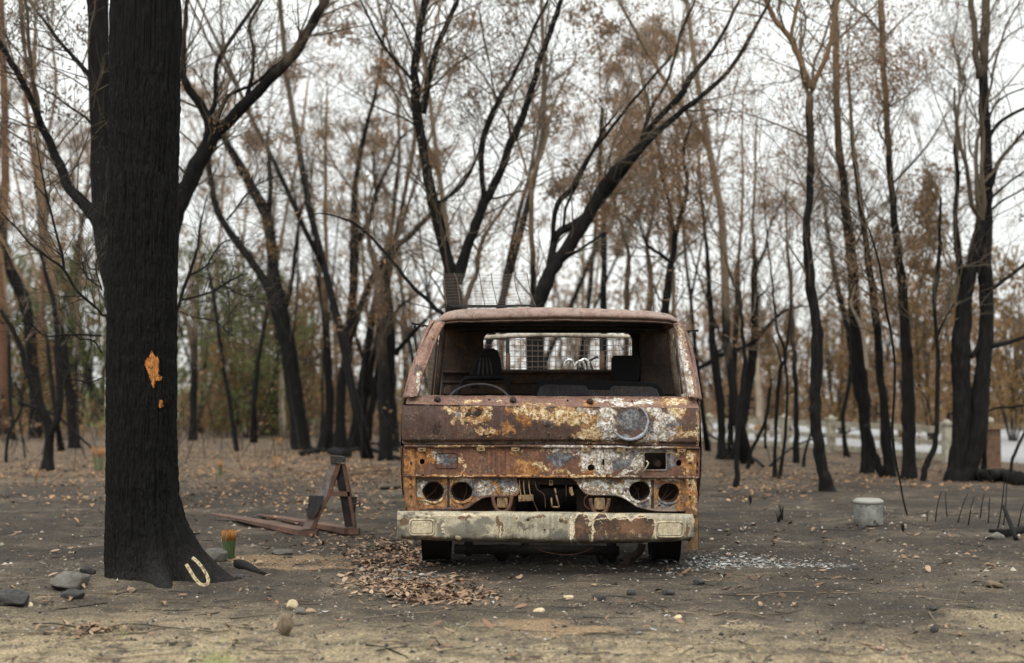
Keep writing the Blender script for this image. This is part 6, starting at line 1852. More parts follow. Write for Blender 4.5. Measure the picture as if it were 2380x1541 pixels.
# the fresh orange wound and the small one below it, sitting in the bark
t = NT('exposed_orange_wood', .75, .25)
P = t.tc.outputs['Object']
fb = t.noise(t.scale(P, (190, 190, 14)), 1.0, 4, .7)
c = t.ramp(fb, [(.3, (.16, .055, .012)), (.5, (.42, .17, .045)), (.7, (.60, .29, .10))])
c = t.mix(t.ss(t.noise(P, 45, 4, .7), .56, .64), c, (.06, .025, .01))
M['orange_wood'] = t.done(c, normal=t.bump(fb, .9, .004))
def wound(outline, name):
    # a ragged patch that follows the trunk, slightly proud
    xs_ = [p[0] for p in outline]; ys_ = [p[1] for p in outline]
    nx, ny = 40, 90
    gxp, gyp = np.linspace(min(xs_), max(xs_), nx), np.linspace(min(ys_), max(ys_), ny)
    inside = lambda x, y: sum(((outline[i][1] > y) != (outline[i - 1][1] > y)) and (x < (outline[i - 1][0] - outline[i][0]) * (y - outline[i][1]) / (outline[i - 1][1] - outline[i][1] + 1e-9) + outline[i][0]) for i in range(len(outline))) % 2 == 1
    b_ = MB()
    zrow = [at(330, y, BY - .2)[2] for y in gyp]
    G = np.zeros((ny, nx, 3))
    for j, y in enumerate(gyp):
        z = zrow[j]
        i = int(np.argmin(abs(zs - z)))
        row = P3[i]
        front = row[:nth][(th > math.pi)]
        for k, x in enumerate(gxp):
            # the point of the trunk surface under this pixel
            px_ = CX + FD * front[:, 0] / (front[:, 1] * CP + (z - CAM_H) * SP)
            m = int(np.argmin(abs(px_ - x)))
            yy0 = front[max(0, m - 2):m + 3, 1].mean()
            d = ray(x, y)
            pt = np.array([0, 0, CAM_H]) + d * (yy0 / d[1])
            G[j, k] = pt + [0, -.011 - .003 * noise3(x * .45, y * .06, 0, 90) - .002 * noise3(x * 1.1, y * .2, 0, 91), 0]
    quads = []
    for j in range(ny - 1):
        for k in range(nx - 1):
            x, y = (gxp[k] + gxp[k + 1]) / 2, (gyp[j] + gyp[j + 1]) / 2
            x += 1.8 * noise3(y * .5, x * .9, 0, 92); y += 3.0 * noise3(x * 1.1, 0, 0, 93)
            if inside(x, y): quads.append([j * nx + k, j * nx + k + 1, (j + 1) * nx + k + 1, (j + 1) * nx + k])
    b_.add(G.reshape(-1, 3), quads)
    back = G.copy(); back[..., 1] += .02
    o = obj(name, b_, M['orange_wood'], big)
    return o
def F_(x, y): return (x / 2.854 / 1.0504, (540 + y / 2.854) / 1.0504)
wound([F_(*p) for p in [(1062, 900), (1075, 935), (1100, 945), (1112, 975), (1105, 1060), (1135, 1085), (1125, 1105), (1085, 1110), (1078, 1170), (1060, 1130), (1045, 1070), (1025, 1030), (1012, 1000), (1014, 965), (1040, 950), (1050, 920)]], 'orange_wound')
wound([F_(*p) for p in [(1118, 1240), (1135, 1250), (1142, 1300), (1120, 1298), (1105, 1280), (1115, 1262)]], 'orange_wound')
# fibres curling off it
b_ = MB()
for (a, m_, e) in (((1008, 1000), (1030, 1005), (1050, 1040)), ((1030, 1020), (1045, 1000), (1060, 985)), ((1040, 1050), (1050, 1020), (1070, 1000))):
    q = [at(*F_(*p), 7.36 - d_) for p, d_ in ((a, .015), (m_, .03), (e, .012))]
    b_.tube(smooth_path(q, 4), .0012, 4)
obj('wood_fibre', b_, M['orange_wood'], big, kind='stuff')
# surface root running to the right
b_ = MB()
q = [at(500, 1308, 7.6), at(545, 1318, 7.58), at(575, 1325, 7.6), at(605, 1331, 7.6)]
q = [np.array([p[0], gp(x, y)[1], float(gz(p[0], gp(x, y)[1])) + dz]) for p, (x, y), dz in zip(q, ((500, 1318), (545, 1326), (575, 1330), (608, 1333)), (.02, .016, .006, -.01))]
b_.tube(smooth_path([*q], 5), np.interp(np.arange(16), [0, 15], [.030, .008]), 8, rough=.25)
obj('surface_root', b_, M['big_char'], big)
# upper limbs out of frame so the tree is whole
b_ = MB()
rngb = np.random.default_rng(3)
tw_, lv_ = MB(), Leaves()
for a in (0.4, 2.3, 4.1):
    p0 = np.array([float(cxg[-1, 0]), BY, 6.4]); d_ = np.array([math.cos(a) * .45, math.sin(a) * .45, 1])
    pts = [p0 - d_ * .15]
    for k in range(6):
        d_ = nrm(d_ + rngb.normal(0, .12, 3)); pts.append(pts[-1] + d_ * .8)
    b_.tube(pts, np.linspace(.13, .04, 7), 8, rough=.1)
    for k in range(6): grow(tw_, lv_, pts[2 + k % 5], nrm(d_ + rngb.normal(0, .6, 3)), 1.3, .02, 2, rngb, 5, .2)
obj('limb', b_, M['big_char'], big)
obj('twigs', tw_, M['twig'], big, smooth=False, kind='stuff')

# horseshoe leaning on the root
t = NT('gold_painted_iron', .5, .5)
P = t.tc.outputs['Object']
n1 = t.noise(P, 60, 4, .7)
c = t.mix(t.ss(n1, .45, .62), (.42, .34, .19), (.10, .06, .03))
c = t.mix(t.ss(t.noise(P, 150, 3, .7), .5, .62, (0, .7)), c, (.50, .45, .32))
M['horseshoe'] = t.done(c, normal=t.bump(n1, .5, .002), metal=.25)
def Fb(x, y): return (x / 3.8387 / 1.0504, (1320 + y / 3.8387) / 1.0504)
hs = [(1802, 160), (1850, 200), (1900, 262), (1938, 325), (1952, 375), (1940, 410), (1905, 418), (1865, 398), (1820, 345), (1780, 280), (1745, 222)]
yb = [7.13, 7.12, 7.11, 7.10, 7.09, 7.08, 7.08, 7.085, 7.09, 7.10, 7.11]
c2 = smooth_path([[*Fb(x, y), d_] for (x, y), d_ in zip(hs, yb)], 6)
ctr = np.array([at(x, y, d_) for x, y, d_ in c2])
tn = np.gradient(ctr, axis=0); tn /= np.linalg.norm(tn, axis=1)[:, None]
nn = nrm(np.cross(ctr[20] - ctr[0], ctr[-1] - ctr[0]))
if nn[1] > 0: nn = -nn
sd = np.cross(tn, nn)
b_ = MB()
w_, th_ = .0080, .0042
g = [ctr + sd * a + nn * b for a, b in ((-w_, -th_), (-w_, th_), (-w_ * .25, th_), (-w_ * .2, th_ - .003), (w_ * .2, th_ - .003), (w_ * .25, th_), (w_, th_), (w_, -th_), (-w_, -th_))]
b_.grid(np.array(g))
hz = float(min(ctr[:, 2]))
hob = obj('horseshoe', b_, M['horseshoe'], origin=(ctr[38][0], ctr[38][1], hz), label='golden horseshoe leaning against the foot of the big charred tree', cat='horseshoe')
b_ = MB()
for i in (8, 15, 22, 44, 51, 57):
    if i < len(ctr): b_.tube([ctr[i] + nn * .0050, ctr[i] + nn * .0020], .0028, 6)
hob_p = hob
obj('nail_holes', b_, M['r_black'], hob, kind='stuff')

# ------------------------------------------------------------------ stones
def stone_mesh(seed, sx, sy, sz, n=2):
    bm = bmesh.new()
    bmesh.ops.create_icosphere(bm, subdivisions=4, radius=1)
    co = np.array([v.co for v in bm.verts])
    d = 1 + .22 * fbm(co[:, 0] * 1.1 + seed, co[:, 1] * 1.1, co[:, 2] * 1.1, 3, seed) + .035 * fbm(co[:, 0] * 6, co[:, 1] * 6, co[:, 2] * 6 + seed, 3, 4)
    # facet it with a few cutting planes
    r_ = np.random.default_rng(seed)
    co = co * d[:, None]
    for _ in range(13):
        nn_ = nrm(r_.normal(0, 1, 3)); lim = r_.uniform(.60, .88)
        dd = co @ nn_
        co -= np.clip(dd - lim, 0, None)[:, None] * nn_ * .85
    co *= np.array([sx, sy, sz])
    for v, c in zip(bm.verts, co): v.co = c
    me = bpy.data.meshes.new('stone')
    bm.to_mesh(me); bm.free()
    me.polygons.foreach_set('use_smooth', [True] * len(me.polygons))
    return me
def stone_mat(name, a, b):
    t = NT(name, .9, .2)
    P = t.tc.outputs['Object']
    n = t.noise(P, 38, 5, .7)
    m = t.noise(P, 9, 3, .6)
    c = t.mix(t.ss(n, .35, .65), a, b)
    c = t.mix(t.ss(m, .5, .7, (0, .4)), c, tuple(x * .4 for x in a))
    return t.done(c, normal=t.bump(n, .6, .004))
M['s_grey'] = stone_mat('ash_grey_stone', (.085, .08, .07), (.14, .13, .115))
M['s_dark'] = stone_mat('sooty_stone', (.028, .027, .027), (.06, .058, .055))
M['s_brown'] = stone_mat('brown_stone', (.10, .075, .05), (.18, .14, .095))
M['s_pale'] = stone_mat('pale_sandstone', (.38, .30, .18), (.52, .44, .30))
M['s_pink'] = stone_mat('pinkish_stone', (.20, .13, .10), (.28, .20, .15))
def stone(px, pyb, w, h, mat, label, seed, sink=.25, dz=1.0, name='stone', rot=None):
    """px: centre, pyb: foot, w and h: pixels"""
    g = gp(px, pyb)
    k = g[1] / FD
    sx, sz = w * k / 2, h * k / 2 / (1 - sink * .5)
    sy = sx * dz * .9
    Y = g[1] + sy * .8
    o = bpy.data.objects.new(name, stone_mesh(seed, sx, sy, sz))
    o.data.materials.append(M[mat])
    COL.objects.link(o)
    xx_ = at(px, pyb, Y)[0]
    o.location = (xx_, Y, float(gz(xx_, Y)) + sz * (1 - sink) * .92 - .004)
    o.rotation_euler = (0, 0, rot if rot is not None else 0)
    tag(o, label, 'stone')
stone(160, 1372, 100, 50, 's_grey', 'large flat grey stone left of the big tree foot', 11, .3, 1.2)
stone(168, 1397, 62, 26, 's_dark', 'dark grey stone directly in front of the large flat grey one', 12)
stone(205, 1336, 40, 24, 's_dark', 'black stone between the flat grey stone and the big tree', 13)
stone(32, 1412, 82, 44, 's_dark', 'rounded black lump at the left edge below the flat grey stone', 14)
stone(72, 1410, 14, 12, 's_pale', 'tiny ochre stone touching the right end of the black lump', 15)
stone(264, 1372, 30, 12, 's_brown', 'flat brownish stone right of the large flat grey one', 16, .4)
stone(305, 1368, 26, 14, 's_pink', 'small pinkish stone under the left of the big tree foot', 17, .4)
stone(505, 1306, 56, 38, 's_grey', 'grey brown stone between the big tree root and the green tuft', 18)
stone(555, 1346, 32, 14, 's_dark', 'small flat dark stone right of the horseshoe', 19)
stone(663, 1480, 44, 50, 's_brown', 'rounded brown stone standing in the front sand, left of centre', 20, .15, .9)
stone(678, 1418, 28, 28, 's_pale', 'small tan upright stone behind the rounded brown stone', 21, .15)
stone(697, 1428, 30, 20, 's_grey', 'small grey stone right of the small tan upright one', 22)
stone(658, 1290, 60, 14, 's_grey', 'long low grey stone on the sand between the green tuft and the truck', 23, .4)
stone(1322, 1394, 24, 14, 's_pale', 'small pale stone on the ash in front of the truck, below the bumper middle', 24)
stone(1255, 1427, 28, 15, 's_pale', 'pale yellowish stone low in front, below the truck centre', 25)
stone(1395, 1397, 38, 18, 's_dark', 'dark brown stone right of the small pale stone in front of the truck', 26)
stone(1468, 1385, 30, 16, 's_dark', 'dark grey stone in front of the right half of the bumper', 27)
stone(1551, 1390, 34, 18, 's_dark', 'dark grey stone in front of the truck right wheel', 28)
stone(1624, 1280 + 80, 34, 16, 's_dark', 'dark stone beside the white ash right of the truck wheel', 29)
stone(2310, 1369, 44, 18, 's_brown', 'yellow brown stone on the right, in front of the upturned pot', 30)
stone(1830, 1448, 24, 13, 's_grey', 'small pointed grey stone lying near the pale sand patch', 31)
stone(2170, 1419, 20, 14, 's_dark', 'dark lump beside the front right twigs', 32)
stone(2172, 1440 + 30, 24, 20, 's_dark', 'small black charcoal lump in the right foreground', 33, name='charcoal_lump')
stone(2044, 1512, 26, 12, 's_pink', 'small reddish stone low in the right foreground', 34)
stone(2052, 1530, 30, 14, 's_grey', 'greenish grey stone low in the right foreground', 35)
stone(1575, 1440, 24, 12, 's_pale', 'small sandy stone below the right end of the truck', 36)
stone(1388, 1536, 22, 16, 's_brown', 'dark brown lump at the bottom edge, right of centre', 37)
stone(2010, 1465, 18, 12, 's_grey', 'small round grey pebble among the right foreground twigs', 38)
stone(1690, 1235, 14, 10, 's_brown', 'small brown stone left of the upturned pot', 39)
stone(2316, 1258, 48, 22, 's_grey', 'smooth rounded grey stone beside the charred sticks at the right', 40, .15)

# ------------------------------------------------------------------ pallet fork frame
def Ff(x, y): return ((480 + x / 4.0558) / 1.0504, (1040 + y / 4.0558) / 1.0504)
M['f_rust'] = rust('rusty_fork_steel', base=(.125, .070, .050), base2=(.07, .04, .03), spark=.4, fleck=.1, streak=.3)
M['f_worn'] = rust('worn_grey_fork_steel', base=(.21, .20, .20), base2=(.15, .09, .07), spark=.15, fleck=.1, streak=.3)
M['f_black'] = rust('black_painted_clamp', base=(.032, .034, .034), base2=(.02, .02, .02), spark=.15, fleck=.2, streak=.2)
g0 = gp(*Ff(1120, 1090))
D0 = g0[1]
def Q(x, y, dd=0.0): return at(*Ff(x, y), D0 + dd)
fork = empty('fork_frame', (g0[0], D0, float(gz(g0[0], D0))), 'rusty steel A-frame with two long fork tines lying on the ash left of the truck', 'fork frame')
def strip(pts_l, pts_r, thick, d0, d1, name, mat, parent):
    """a flat bar given by its two visible edges, running back from d0 to d1"""
    b_ = MB()
    n = len(pts_l)
    rows = []
    for k in range(n):
        dd = d0 + (d1 - d0) * k / (n - 1)
        a, b = Q(*pts_l[k], dd), Q(*pts_r[k], dd)
        rows.append([a, b, b + [0, thick, 0], a + [0, thick, 0], a])
    b_.grid(rows)
    e0, e1 = rows[0][:4], rows[-1][:4]
    b_.add(e0, [[0, 1, 2, 3]]); b_.add(e1, [[3, 2, 1, 0]])
    return obj(name, b_, mat, parent, smooth=False)
lleg = strip([(1330, 360), (1270, 480), (1205, 680), (1100, 900), (1040, 1015)], [(1385, 372), (1345, 480), (1285, 690), (1190, 880), (1120, 1020)], .05, .0, 0, 'leg', M['f_worn'], fork)
strip([(1385, 372), (1345, 480), (1285, 690), (1190, 880), (1120, 1020)], [(1432, 372), (1390, 500), (1320, 690), (1225, 880), (1165, 1028)], .045, -.002, -.002, 'leg_edge', M['f_rust'], lleg)
rleg = strip([(1400, 380), (1385, 520), (1430, 760), (1470, 1000)], [(1440, 380), (1470, 520), (1510, 760), (1550, 1000)], .05, .02, .02, 'leg', M['r_black'], fork)
strip([(1438, 375), (1465, 520), (1508, 760), (1548, 1002)], [(1462, 372), (1495, 520), (1540, 760), (1578, 1002)], .07, .0, 0, 'leg_edge', M['f_rust'], rleg)
strip([(1325, 295), (1322, 330), (1328, 370)], [(1450, 305), (1462, 330), (1465, 362)], .09, -.015, -.015, 'top_cap', M['f_black'], fork)
strip([(1302, 645), (1298, 695)], [(1515, 652), (1520, 698)], .04, .0, .0, 'cross_bar', M['f_rust'], fork)
for L_, R_, side in (([(1112, 688), (1105, 770), (1088, 900)], [(1180, 690), (1178, 790), (1165, 915)], 0), ([(1180, 696), (1180, 790), (1166, 900)], [(1250, 690), (1240, 740), (1200, 860)], 1), ([(1500, 700), (1508, 780), (1530, 860)], [(1580, 702), (1578, 760), (1558, 880)], 2)):
    strip(L_, R_, .06, -.02 if side < 2 else .03, -.02 if side < 2 else .03, 'clamp', M['f_black'], fork)
for (x, y, dx) in ((1100, 770, -1), (1585, 775, 1)):
    b_ = MB(); p = Q(x, y, -.01)
    b_.tube([p + [-.03 * 1, -.0, .0], p + [.03, 0, .004]], .006, 8)
    b_.tube([p + [dx * .022, -.012, -.012], p + [dx * .022, .012, .014]], .007, 6)
    obj('clamp_pin', b_, M['s_pale'] if dx < 0 else M['f_black'], fork)
# tines: long tapering bars running back to the left
def tine(heel_l, heel_r, ytop, ybot, tip, dtip, label=None):
    hl_, hr_ = Q(heel_l, ytop), Q(heel_r, ytop)
    zb2 = Q(heel_l, ybot)[2]
    tz = at(*Ff(*tip), dtip)
    b_ = MB()
    rows = []
    for u in np.linspace(0, 1, 9):
        w = hr_[0] - hl_[0]
        ctrl = np.array([hl_[0], D0, 0]) * (1 - u) + np.array([tz[0], dtip, 0]) * u
        top = hl_[2] * (1 - u) + tz[2] * u
        th_ = (hl_[2] - zb2) * (1 - .85 * u)
        ww = w * (1.0 - (.75 * max(0, u - .8) / .2))
        o_ = np.array([0, .0, 0])
        a = ctrl; b = ctrl + [ww * .9, ww * .35, 0]
        rows.append([[a[0], a[1], top], [b[0], b[1], top], [b[0], b[1], top - th_], [a[0], a[1], top - th_], [a[0], a[1], top]])
    b_.grid(rows); b_.add(rows[0][:4], [[0, 1, 2, 3]]); b_.add(rows[-1][:4], [[3, 2, 1, 0]])
    return obj('tine', b_, M['f_rust'], fork, smooth=False)
tine(1010, 1190, 1030, 1088, (118, 862), D0 + 1.35)
tine(1460, 1608, 1012, 1072, (585, 872), D0 + 1.5)
for a, b in (((1000, 1035), (1190, 1085)), ((1500, 1015), (1606, 1075))):
    strip([(a[0], a[1]), (a[0], b[1])], [(b[0], a[1]), (b[0], b[1])], .10, -.01, -.01, 'heel_block', M['f_rust'], fork)

# ------------------------------------------------------------------ upturned pot on the right
t = NT('dull_scorched_aluminium', .55, .45)
P = t.tc.outputs['Object']
n = t.noise(P, 14, 5, .65)
c = t.mix(t.ss(n, .35, .65), (.16, .16, .145), (.30, .30, .275))
c = t.mix(t.ss(t.noise(P, 26, 4, .7), .56, .66), c, (.05, .05, .045))
M['alu'] = t.done(c, normal=t.bump(n, .4, .003), metal=.35)
M['alu_pale'] = NT('pale_pot_lid', .6, .4).done((.25, .245, .22), metal=.2)
g = gp(2027, 1226)
k = g[1] / FD
pw = 33.5 * k
ph = 60 * k
pot = empty('old_pot', (g[0], g[1] + pw, float(gz(g[0], g[1] + pw))), 'dull grey dented metal pot with a pale lid standing on the ash on the right', 'pot')
b_ = MB()
pc = np.array([g[0], g[1] + pw, float(gz(g[0], g[1] + pw)) - .004])
thp = np.linspace(0, 2 * math.pi, 49)
def lathe(b_, prof, c, wob=0.0, seed=0):
    rows = []
    for r_, z_ in prof:
        rr = r_ * (1 + wob * noise3(np.cos(thp) * 1.5, np.sin(thp) * 1.5, z_ * 14 + seed, 7))
        rows.append(np.stack([c[0] + rr * np.cos(thp), c[1] + rr * np.sin(thp), np.full(49, c[2] + z_)], -1))
    b_.grid(np.array(rows))
lathe(b_, [(.001, .0), (pw * .95, .0), (pw, .012), (pw * .99, ph * .5), (pw, ph * .84)], pc, .03)
obj('pot_body', b_, M['alu'], pot)
b_ = MB()
lathe(b_, [(pw * .98, ph * .84), (pw * 1.05, ph * .86), (pw * 1.05, ph * .94), (pw * .99, ph * .985), (pw * .9, ph * 1.0), (pw * .82, ph * 1.04), (pw * .6, ph * 1.045), (pw * .58, ph * 1.02), (.001, ph * 1.02)], pc, .02, 3)
obj('lid', b_, M['alu_pale'], pot)
b_ = MB()
b_.tube([pc + [pw, -.01, ph * .55], pc + [pw * 1.16, -.01, ph * .6], pc + [pw * 1.12, -.01, ph * .72], pc + [pw, -.01, ph * .72]], .006, 6)
obj('handle', b_, M['alu_pale'], pot)
stone(2002, 1232, 22, 16, 's_dark', 'black lump resting against the foot of the metal pot', 44, name='charcoal_lump')

# ------------------------------------------------------------------ fence, gate pillar, road, green strip
t = NT('pale_concrete_road', .85, .3)
P = t.tc.outputs['Object']
n = t.noise(P, .8, 5, .65)
c = t.mix(n, (.20, .20, .20), (.33, .33, .33))
M['road'] = t.done(c)
t = NT('cream_painted_timber', .7, .3)
n = t.noise(t.tc.outputs['Object'], 8, 4, .7)
M['fence'] = t.done(t.mix(t.ss(n, .4, .7), (.40, .37, .29), (.22, .20, .15)))
fd = nrm((FB - FA)[:2]); fn = np.array([fd[1], -fd[0]])
if fn[1] < 0: fn = -fn
def along(s_, off=0.0):
    p = FA[:2] + fd * s_ + fn * off
    return p
FL = float(np.linalg.norm((FB - FA)[:2]))
b_ = MB()
rows = []
for s_ in np.linspace(-30, FL + 25, 60):
    rows.append([[*along(s_, o_), float(gz(*along(s_, o_))) + (.05 if 1.1 < o_ < 11.9 else -.15)] for o_ in [1.0, 1.15, 2, 3, 4, 5, 6, 7, 8, 9, 10, 11, 11.8, 12.0]])
b_.grid(rows)
obj('road', b_, M['road'], kind='structure')
fence = empty('roadside_fence', (*along(FL / 2), 0), 'low cream timber fence running beside the pale road on the right', 'fence')
np_ = 0
s_ = 0.4
while s_ < FL - 1.5:
    p = along(s_)
    z = float(gz(*p))
    b_ = MB()
    R3 = rotz(math.atan2(fd[1], fd[0]))
    b_.box((p[0], p[1], z + .27), (.12, .12, .62), R3)
    b_.box((p[0], p[1], z + .60), (.17, .17, .04), R3)
    b_.box((p[0], p[1], z + .64), (.10, .10, .05), R3, taper=.3)
    obj('post', b_, M['fence'], fence, smooth=False)
    if s_ + 1.9 < FL - 1.5:
        q = along(s_ + 1.9)
        z2 = float(gz(*q))
        for hh, th2, tk in ((.50, .10, .05), (.30, .07, .04), (.09, .09, .04)):
            b_ = MB()
            b_.bar((p[0] + fd[0] * .062, p[1] + fd[1] * .062, z + hh), (q[0] - fd[0] * .062, q[1] - fd[1] * .062, z2 + hh), tk, th2)
            obj('rail', b_, M['fence'], fence, smooth=False)
    s_ += 1.9
# pillar
t = NT('weathered_brick_pillar', .85, .2)
n = t.noise(t.tc.outputs['Object'], 12, 5, .7)
M['pillar'] = t.done(t.mix(t.ss(n, .4, .65), (.17, .10, .065), (.08, .06, .045)))
g = gp(2310, 1088)
gp_ = empty('gate_pillar', g, 'squat brown gate pillar with a pale ball on top near the right edge', 'pillar')
b_ = MB(); b_.box(g + [0, .13, .26], (.22, .22, .56)); obj('shaft', b_, M['pillar'], gp_, smooth=False)
b_ = MB(); b_.box(g + [0, .13, .56], (.29, .29, .05)); b_.box(g + [0, .13, .60], (.2, .2, .03)); obj('cap', b_, M['r_cream'], gp_, smooth=False)
b_ = MB()
lathe(b_, [(.001, .61), (.04, .615), (.055, .65), (.04, .69), (.001, .705)], g + [0, .13, 0]); obj('ball', b_, M['fence'], gp_)
# charred log leaning on the pillar
def log(pts, r0, r1, mat, label, name='charred_log', cat='log', sides=9, rough=.2, seed=0, lift=None, forks=()):
    """pts: pixels along the ground"""
    P_ = []
    for k, (x, y) in enumerate(pts):
        g_ = gp(x, y)
        P_.append([g_[0], g_[1], float(gz(g_[0], g_[1])) + (lift[k] if lift else 0) + (r0 * .7)])
    S = smooth_path(P_, 6)
    b_ = MB(); b_.tube(S, np.linspace(r0, r1, len(S)), sides, rough=rough, seed=seed)
    for fk in forks:
        F2 = []
        for x, y, l_ in fk:
            g_ = gp(x, y); F2.append([g_[0], g_[1], float(gz(g_[0], g_[1])) + l_ + r1 * .6])
        b_.tube(smooth_path(F2, 5), np.linspace(r1 * .9, r1 * .4, (len(F2) - 1) * 5 + 1), 5, rough=rough, seed=seed + 1)
    m = np.array(S[len(S) // 2]); m[2] -= r0
    return obj(name, b_, M[mat], origin=m, label=label, cat=cat)
log([(2372, 1128), (2330, 1118), (2290, 1120), (2262, 1106)], .09, .07, 'char', 'thick charred log lying on the ground below the gate pillar')
log([(2330, 1250), (2380, 1236)], .030, .03, 'tan', 'grey plank end lying behind the smooth stone at the right edge', name='plank', cat='plank')
log([(2362, 1256), (2334, 1235)], .016, .014, 'char_low', 'charred stick propped up over the smooth stone at the right', name='charred_stick', cat='stick', lift=[0, .17])
log([(2372, 1234), (2345, 1240), (2298, 1238)], .022, .012, 'pale', 'pale bleached stick behind the smooth stone at the right edge', name='pale_stick', cat='stick')
log([(700, 1060), (745, 1052), (790, 1058), (850, 1046), (930, 1070)], .05, .03, 'char', 'long charred branch lying behind the fork frame', name='fallen_branch', cat='branch')
log([(715, 1050), (800, 1040), (870, 1036), (925, 1050)], .04, .03, 'tan', 'brown fallen branch just beyond the charred one behind the fork frame', name='fallen_branch', cat='branch')
log([(775, 1056), (808, 1064)], .08, .08, 'char', 'short black stump-like log above the fork frame top')
for k, (a, b, l_) in enumerate((((810, 1100), (930, 1086), 'upper'), ((815, 1108), (930, 1098), 'middle'), ((800, 1114), (930, 1112), 'lower'))):
    log([a, ((a[0] + b[0]) / 2, (a[1] + b[1]) / 2 - 2), b], .007, .007, 'f_rust', '%s of three thin rusty rods lying between fork frame and truck' % l_, name='rusty_rod', cat='rod', sides=5, rough=0, lift=[.03, .05, .04])
log([(885, 1140), (930, 1130)], .018, .012, 'char', 'charred stick touching the left side of the truck', name='charred_stick', cat='stick')
log([(1640, 1035), (1740, 1078), (1775, 1090)], .03, .02, 'char', 'charred branch lying across the feet of the right hand stems', name='fallen_branch', cat='branch', lift=[.25, .1, 0])
log([(1790, 1085), (1880, 1060), (2040, 1020)], .02, .01, 'tan', 'thin slanting dead branch hanging before the fence', name='fallen_branch', cat='branch', lift=[.0, .25, .3])
# foreground twigs that can be told apart
def Fr(x, y): return ((1560 + x / 2.5319) / 1.0504, (1180 + y / 2.5319) / 1.0504)
log([Fr(190, 798), Fr(300, 806), Fr(450, 820), Fr(560, 800), Fr(680, 808), Fr(780, 832)], .007 * .7, .004 * .7, 'stick', 'long thin forked twig in the foreground below the truck right side', name='fallen_twig', cat='twig', sides=6)
log([Fr(1750, 708), Fr(1900, 722), Fr(2100, 740)], .004 * .7, .003 * .7, 'stick', 'straight thin twig lying right, below the yellow brown stone', name='fallen_twig', cat='twig', sides=6, forks=[[(*Fr(1945, 760), 0), (*Fr(1975, 700), .03), (*Fr(1995, 685), .05)]])
log([Fr(1790, 800), Fr(1820, 840), Fr(1870, 890), Fr(1915, 930), Fr(2020, 945)], .005 * .7, .004 * .7, 'stick', 'bent twig curving down to the right foreground', name='fallen_twig', cat='twig', sides=6)
log([Fr(600, 692), Fr(740, 690), Fr(900, 672), Fr(1150, 680), Fr(1360, 680)], .005 * .7, .003 * .7, 'stick', 'long pale twig lying right of the ash patch', name='fallen_twig', cat='twig', sides=6)
log([Fr(1440, 678), Fr(1500, 672), Fr(1565, 655)], .004 * .7, .003 * .7, 'stick', 'short pale curved twig in the middle right foreground', name='fallen_twig', cat='twig', sides=6)
log([Fr(1180, 1020), Fr(1400, 1010), Fr(1520, 1060), Fr(1700, 1050), Fr(1800, 1040)], .005 * .7, .003 * .7, 'stick', 'thin branching twig along the bottom right', name='fallen_twig', cat='twig', sides=6)
log([Fr(1520, 935), Fr(1600, 965), Fr(1680, 985)], .004 * .7, .003 * .7, 'stick', 'thin reddish twig left of the black charcoal lump', name='fallen_twig', cat='twig', sides=6)
log([Fr(480, 960), Fr(640, 985), Fr(800, 1040), Fr(860, 1060)], .004 * .7, .003 * .7, 'stick', 'thin twig on the sand low right of the bottom middle', name='fallen_twig', cat='twig', sides=6)
log([(150, 1520), (250, 1532), (330, 1526), (420, 1522), (480, 1538), (535, 1516)], .006 * .7, .003 * .7, 'stick', 'long dark twig across the pale sand at the lower left', name='fallen_twig', cat='twig', sides=6)
log([(10, 1471), (60, 1472), (150, 1474)], .004 * .7, .003 * .7, 'stick', 'pale straw-like stick at the lower left edge', name='fallen_twig', cat='twig', sides=6)
log([(0, 1540), (60, 1520), (95, 1508)], .004 * .7, .003 * .7, 'stick', 'thin slanting twig in the bottom left corner', name='fallen_twig', cat='twig', sides=6)
log([(75, 1452), (130, 1462), (215, 1470), (300, 1462), (400, 1466), (500, 1470)], .004 * .7, .002 * .7, 'char', 'thin dark twig stretching over the leaf pile at the lower left', name='fallen_twig', cat='twig', sides=6, lift=[0, .02, .01, .02, .01, 0])
log([(285, 1478), (300, 1462), (308, 1452)], .006 * .7, .003 * .7, 'stick', 'short grey stick sticking out of the leaf pile at the lower left', name='fallen_twig', cat='twig', sides=6, lift=[0, .02, .05])
log([(90, 1425), (140, 1418), (250, 1402)], .003, .002, 'brown', 'thin brown stalk lying beside the small dark stone at the left', name='fallen_twig', cat='twig', sides=6)
log([(452, 1432), (500, 1426), (560, 1415)], .004 * .7, .003 * .7, 'char', 'short dark twig in front of the horseshoe', name='fallen_twig', cat='twig', sides=6)
log([(840, 1440), (930, 1428), (1010, 1422), (1070, 1410)], .005 * .7, .003 * .7, 'stick', 'twig lying below the big pile of brown leaves', name='fallen_twig', cat='twig', sides=6)
log([(850, 1500), (900, 1510), (945, 1528)], .006 * .7, .004 * .7, 'char', 'dark twig on the sand below the leaf pile, near the bottom edge', name='fallen_twig', cat='twig', sides=6)
log([(1270, 1366), (1350, 1356), (1440, 1364)], .005 * .7, .003 * .7, 'stick', 'grey twig in front of the truck bumper', name='fallen_twig', cat='twig', sides=6)

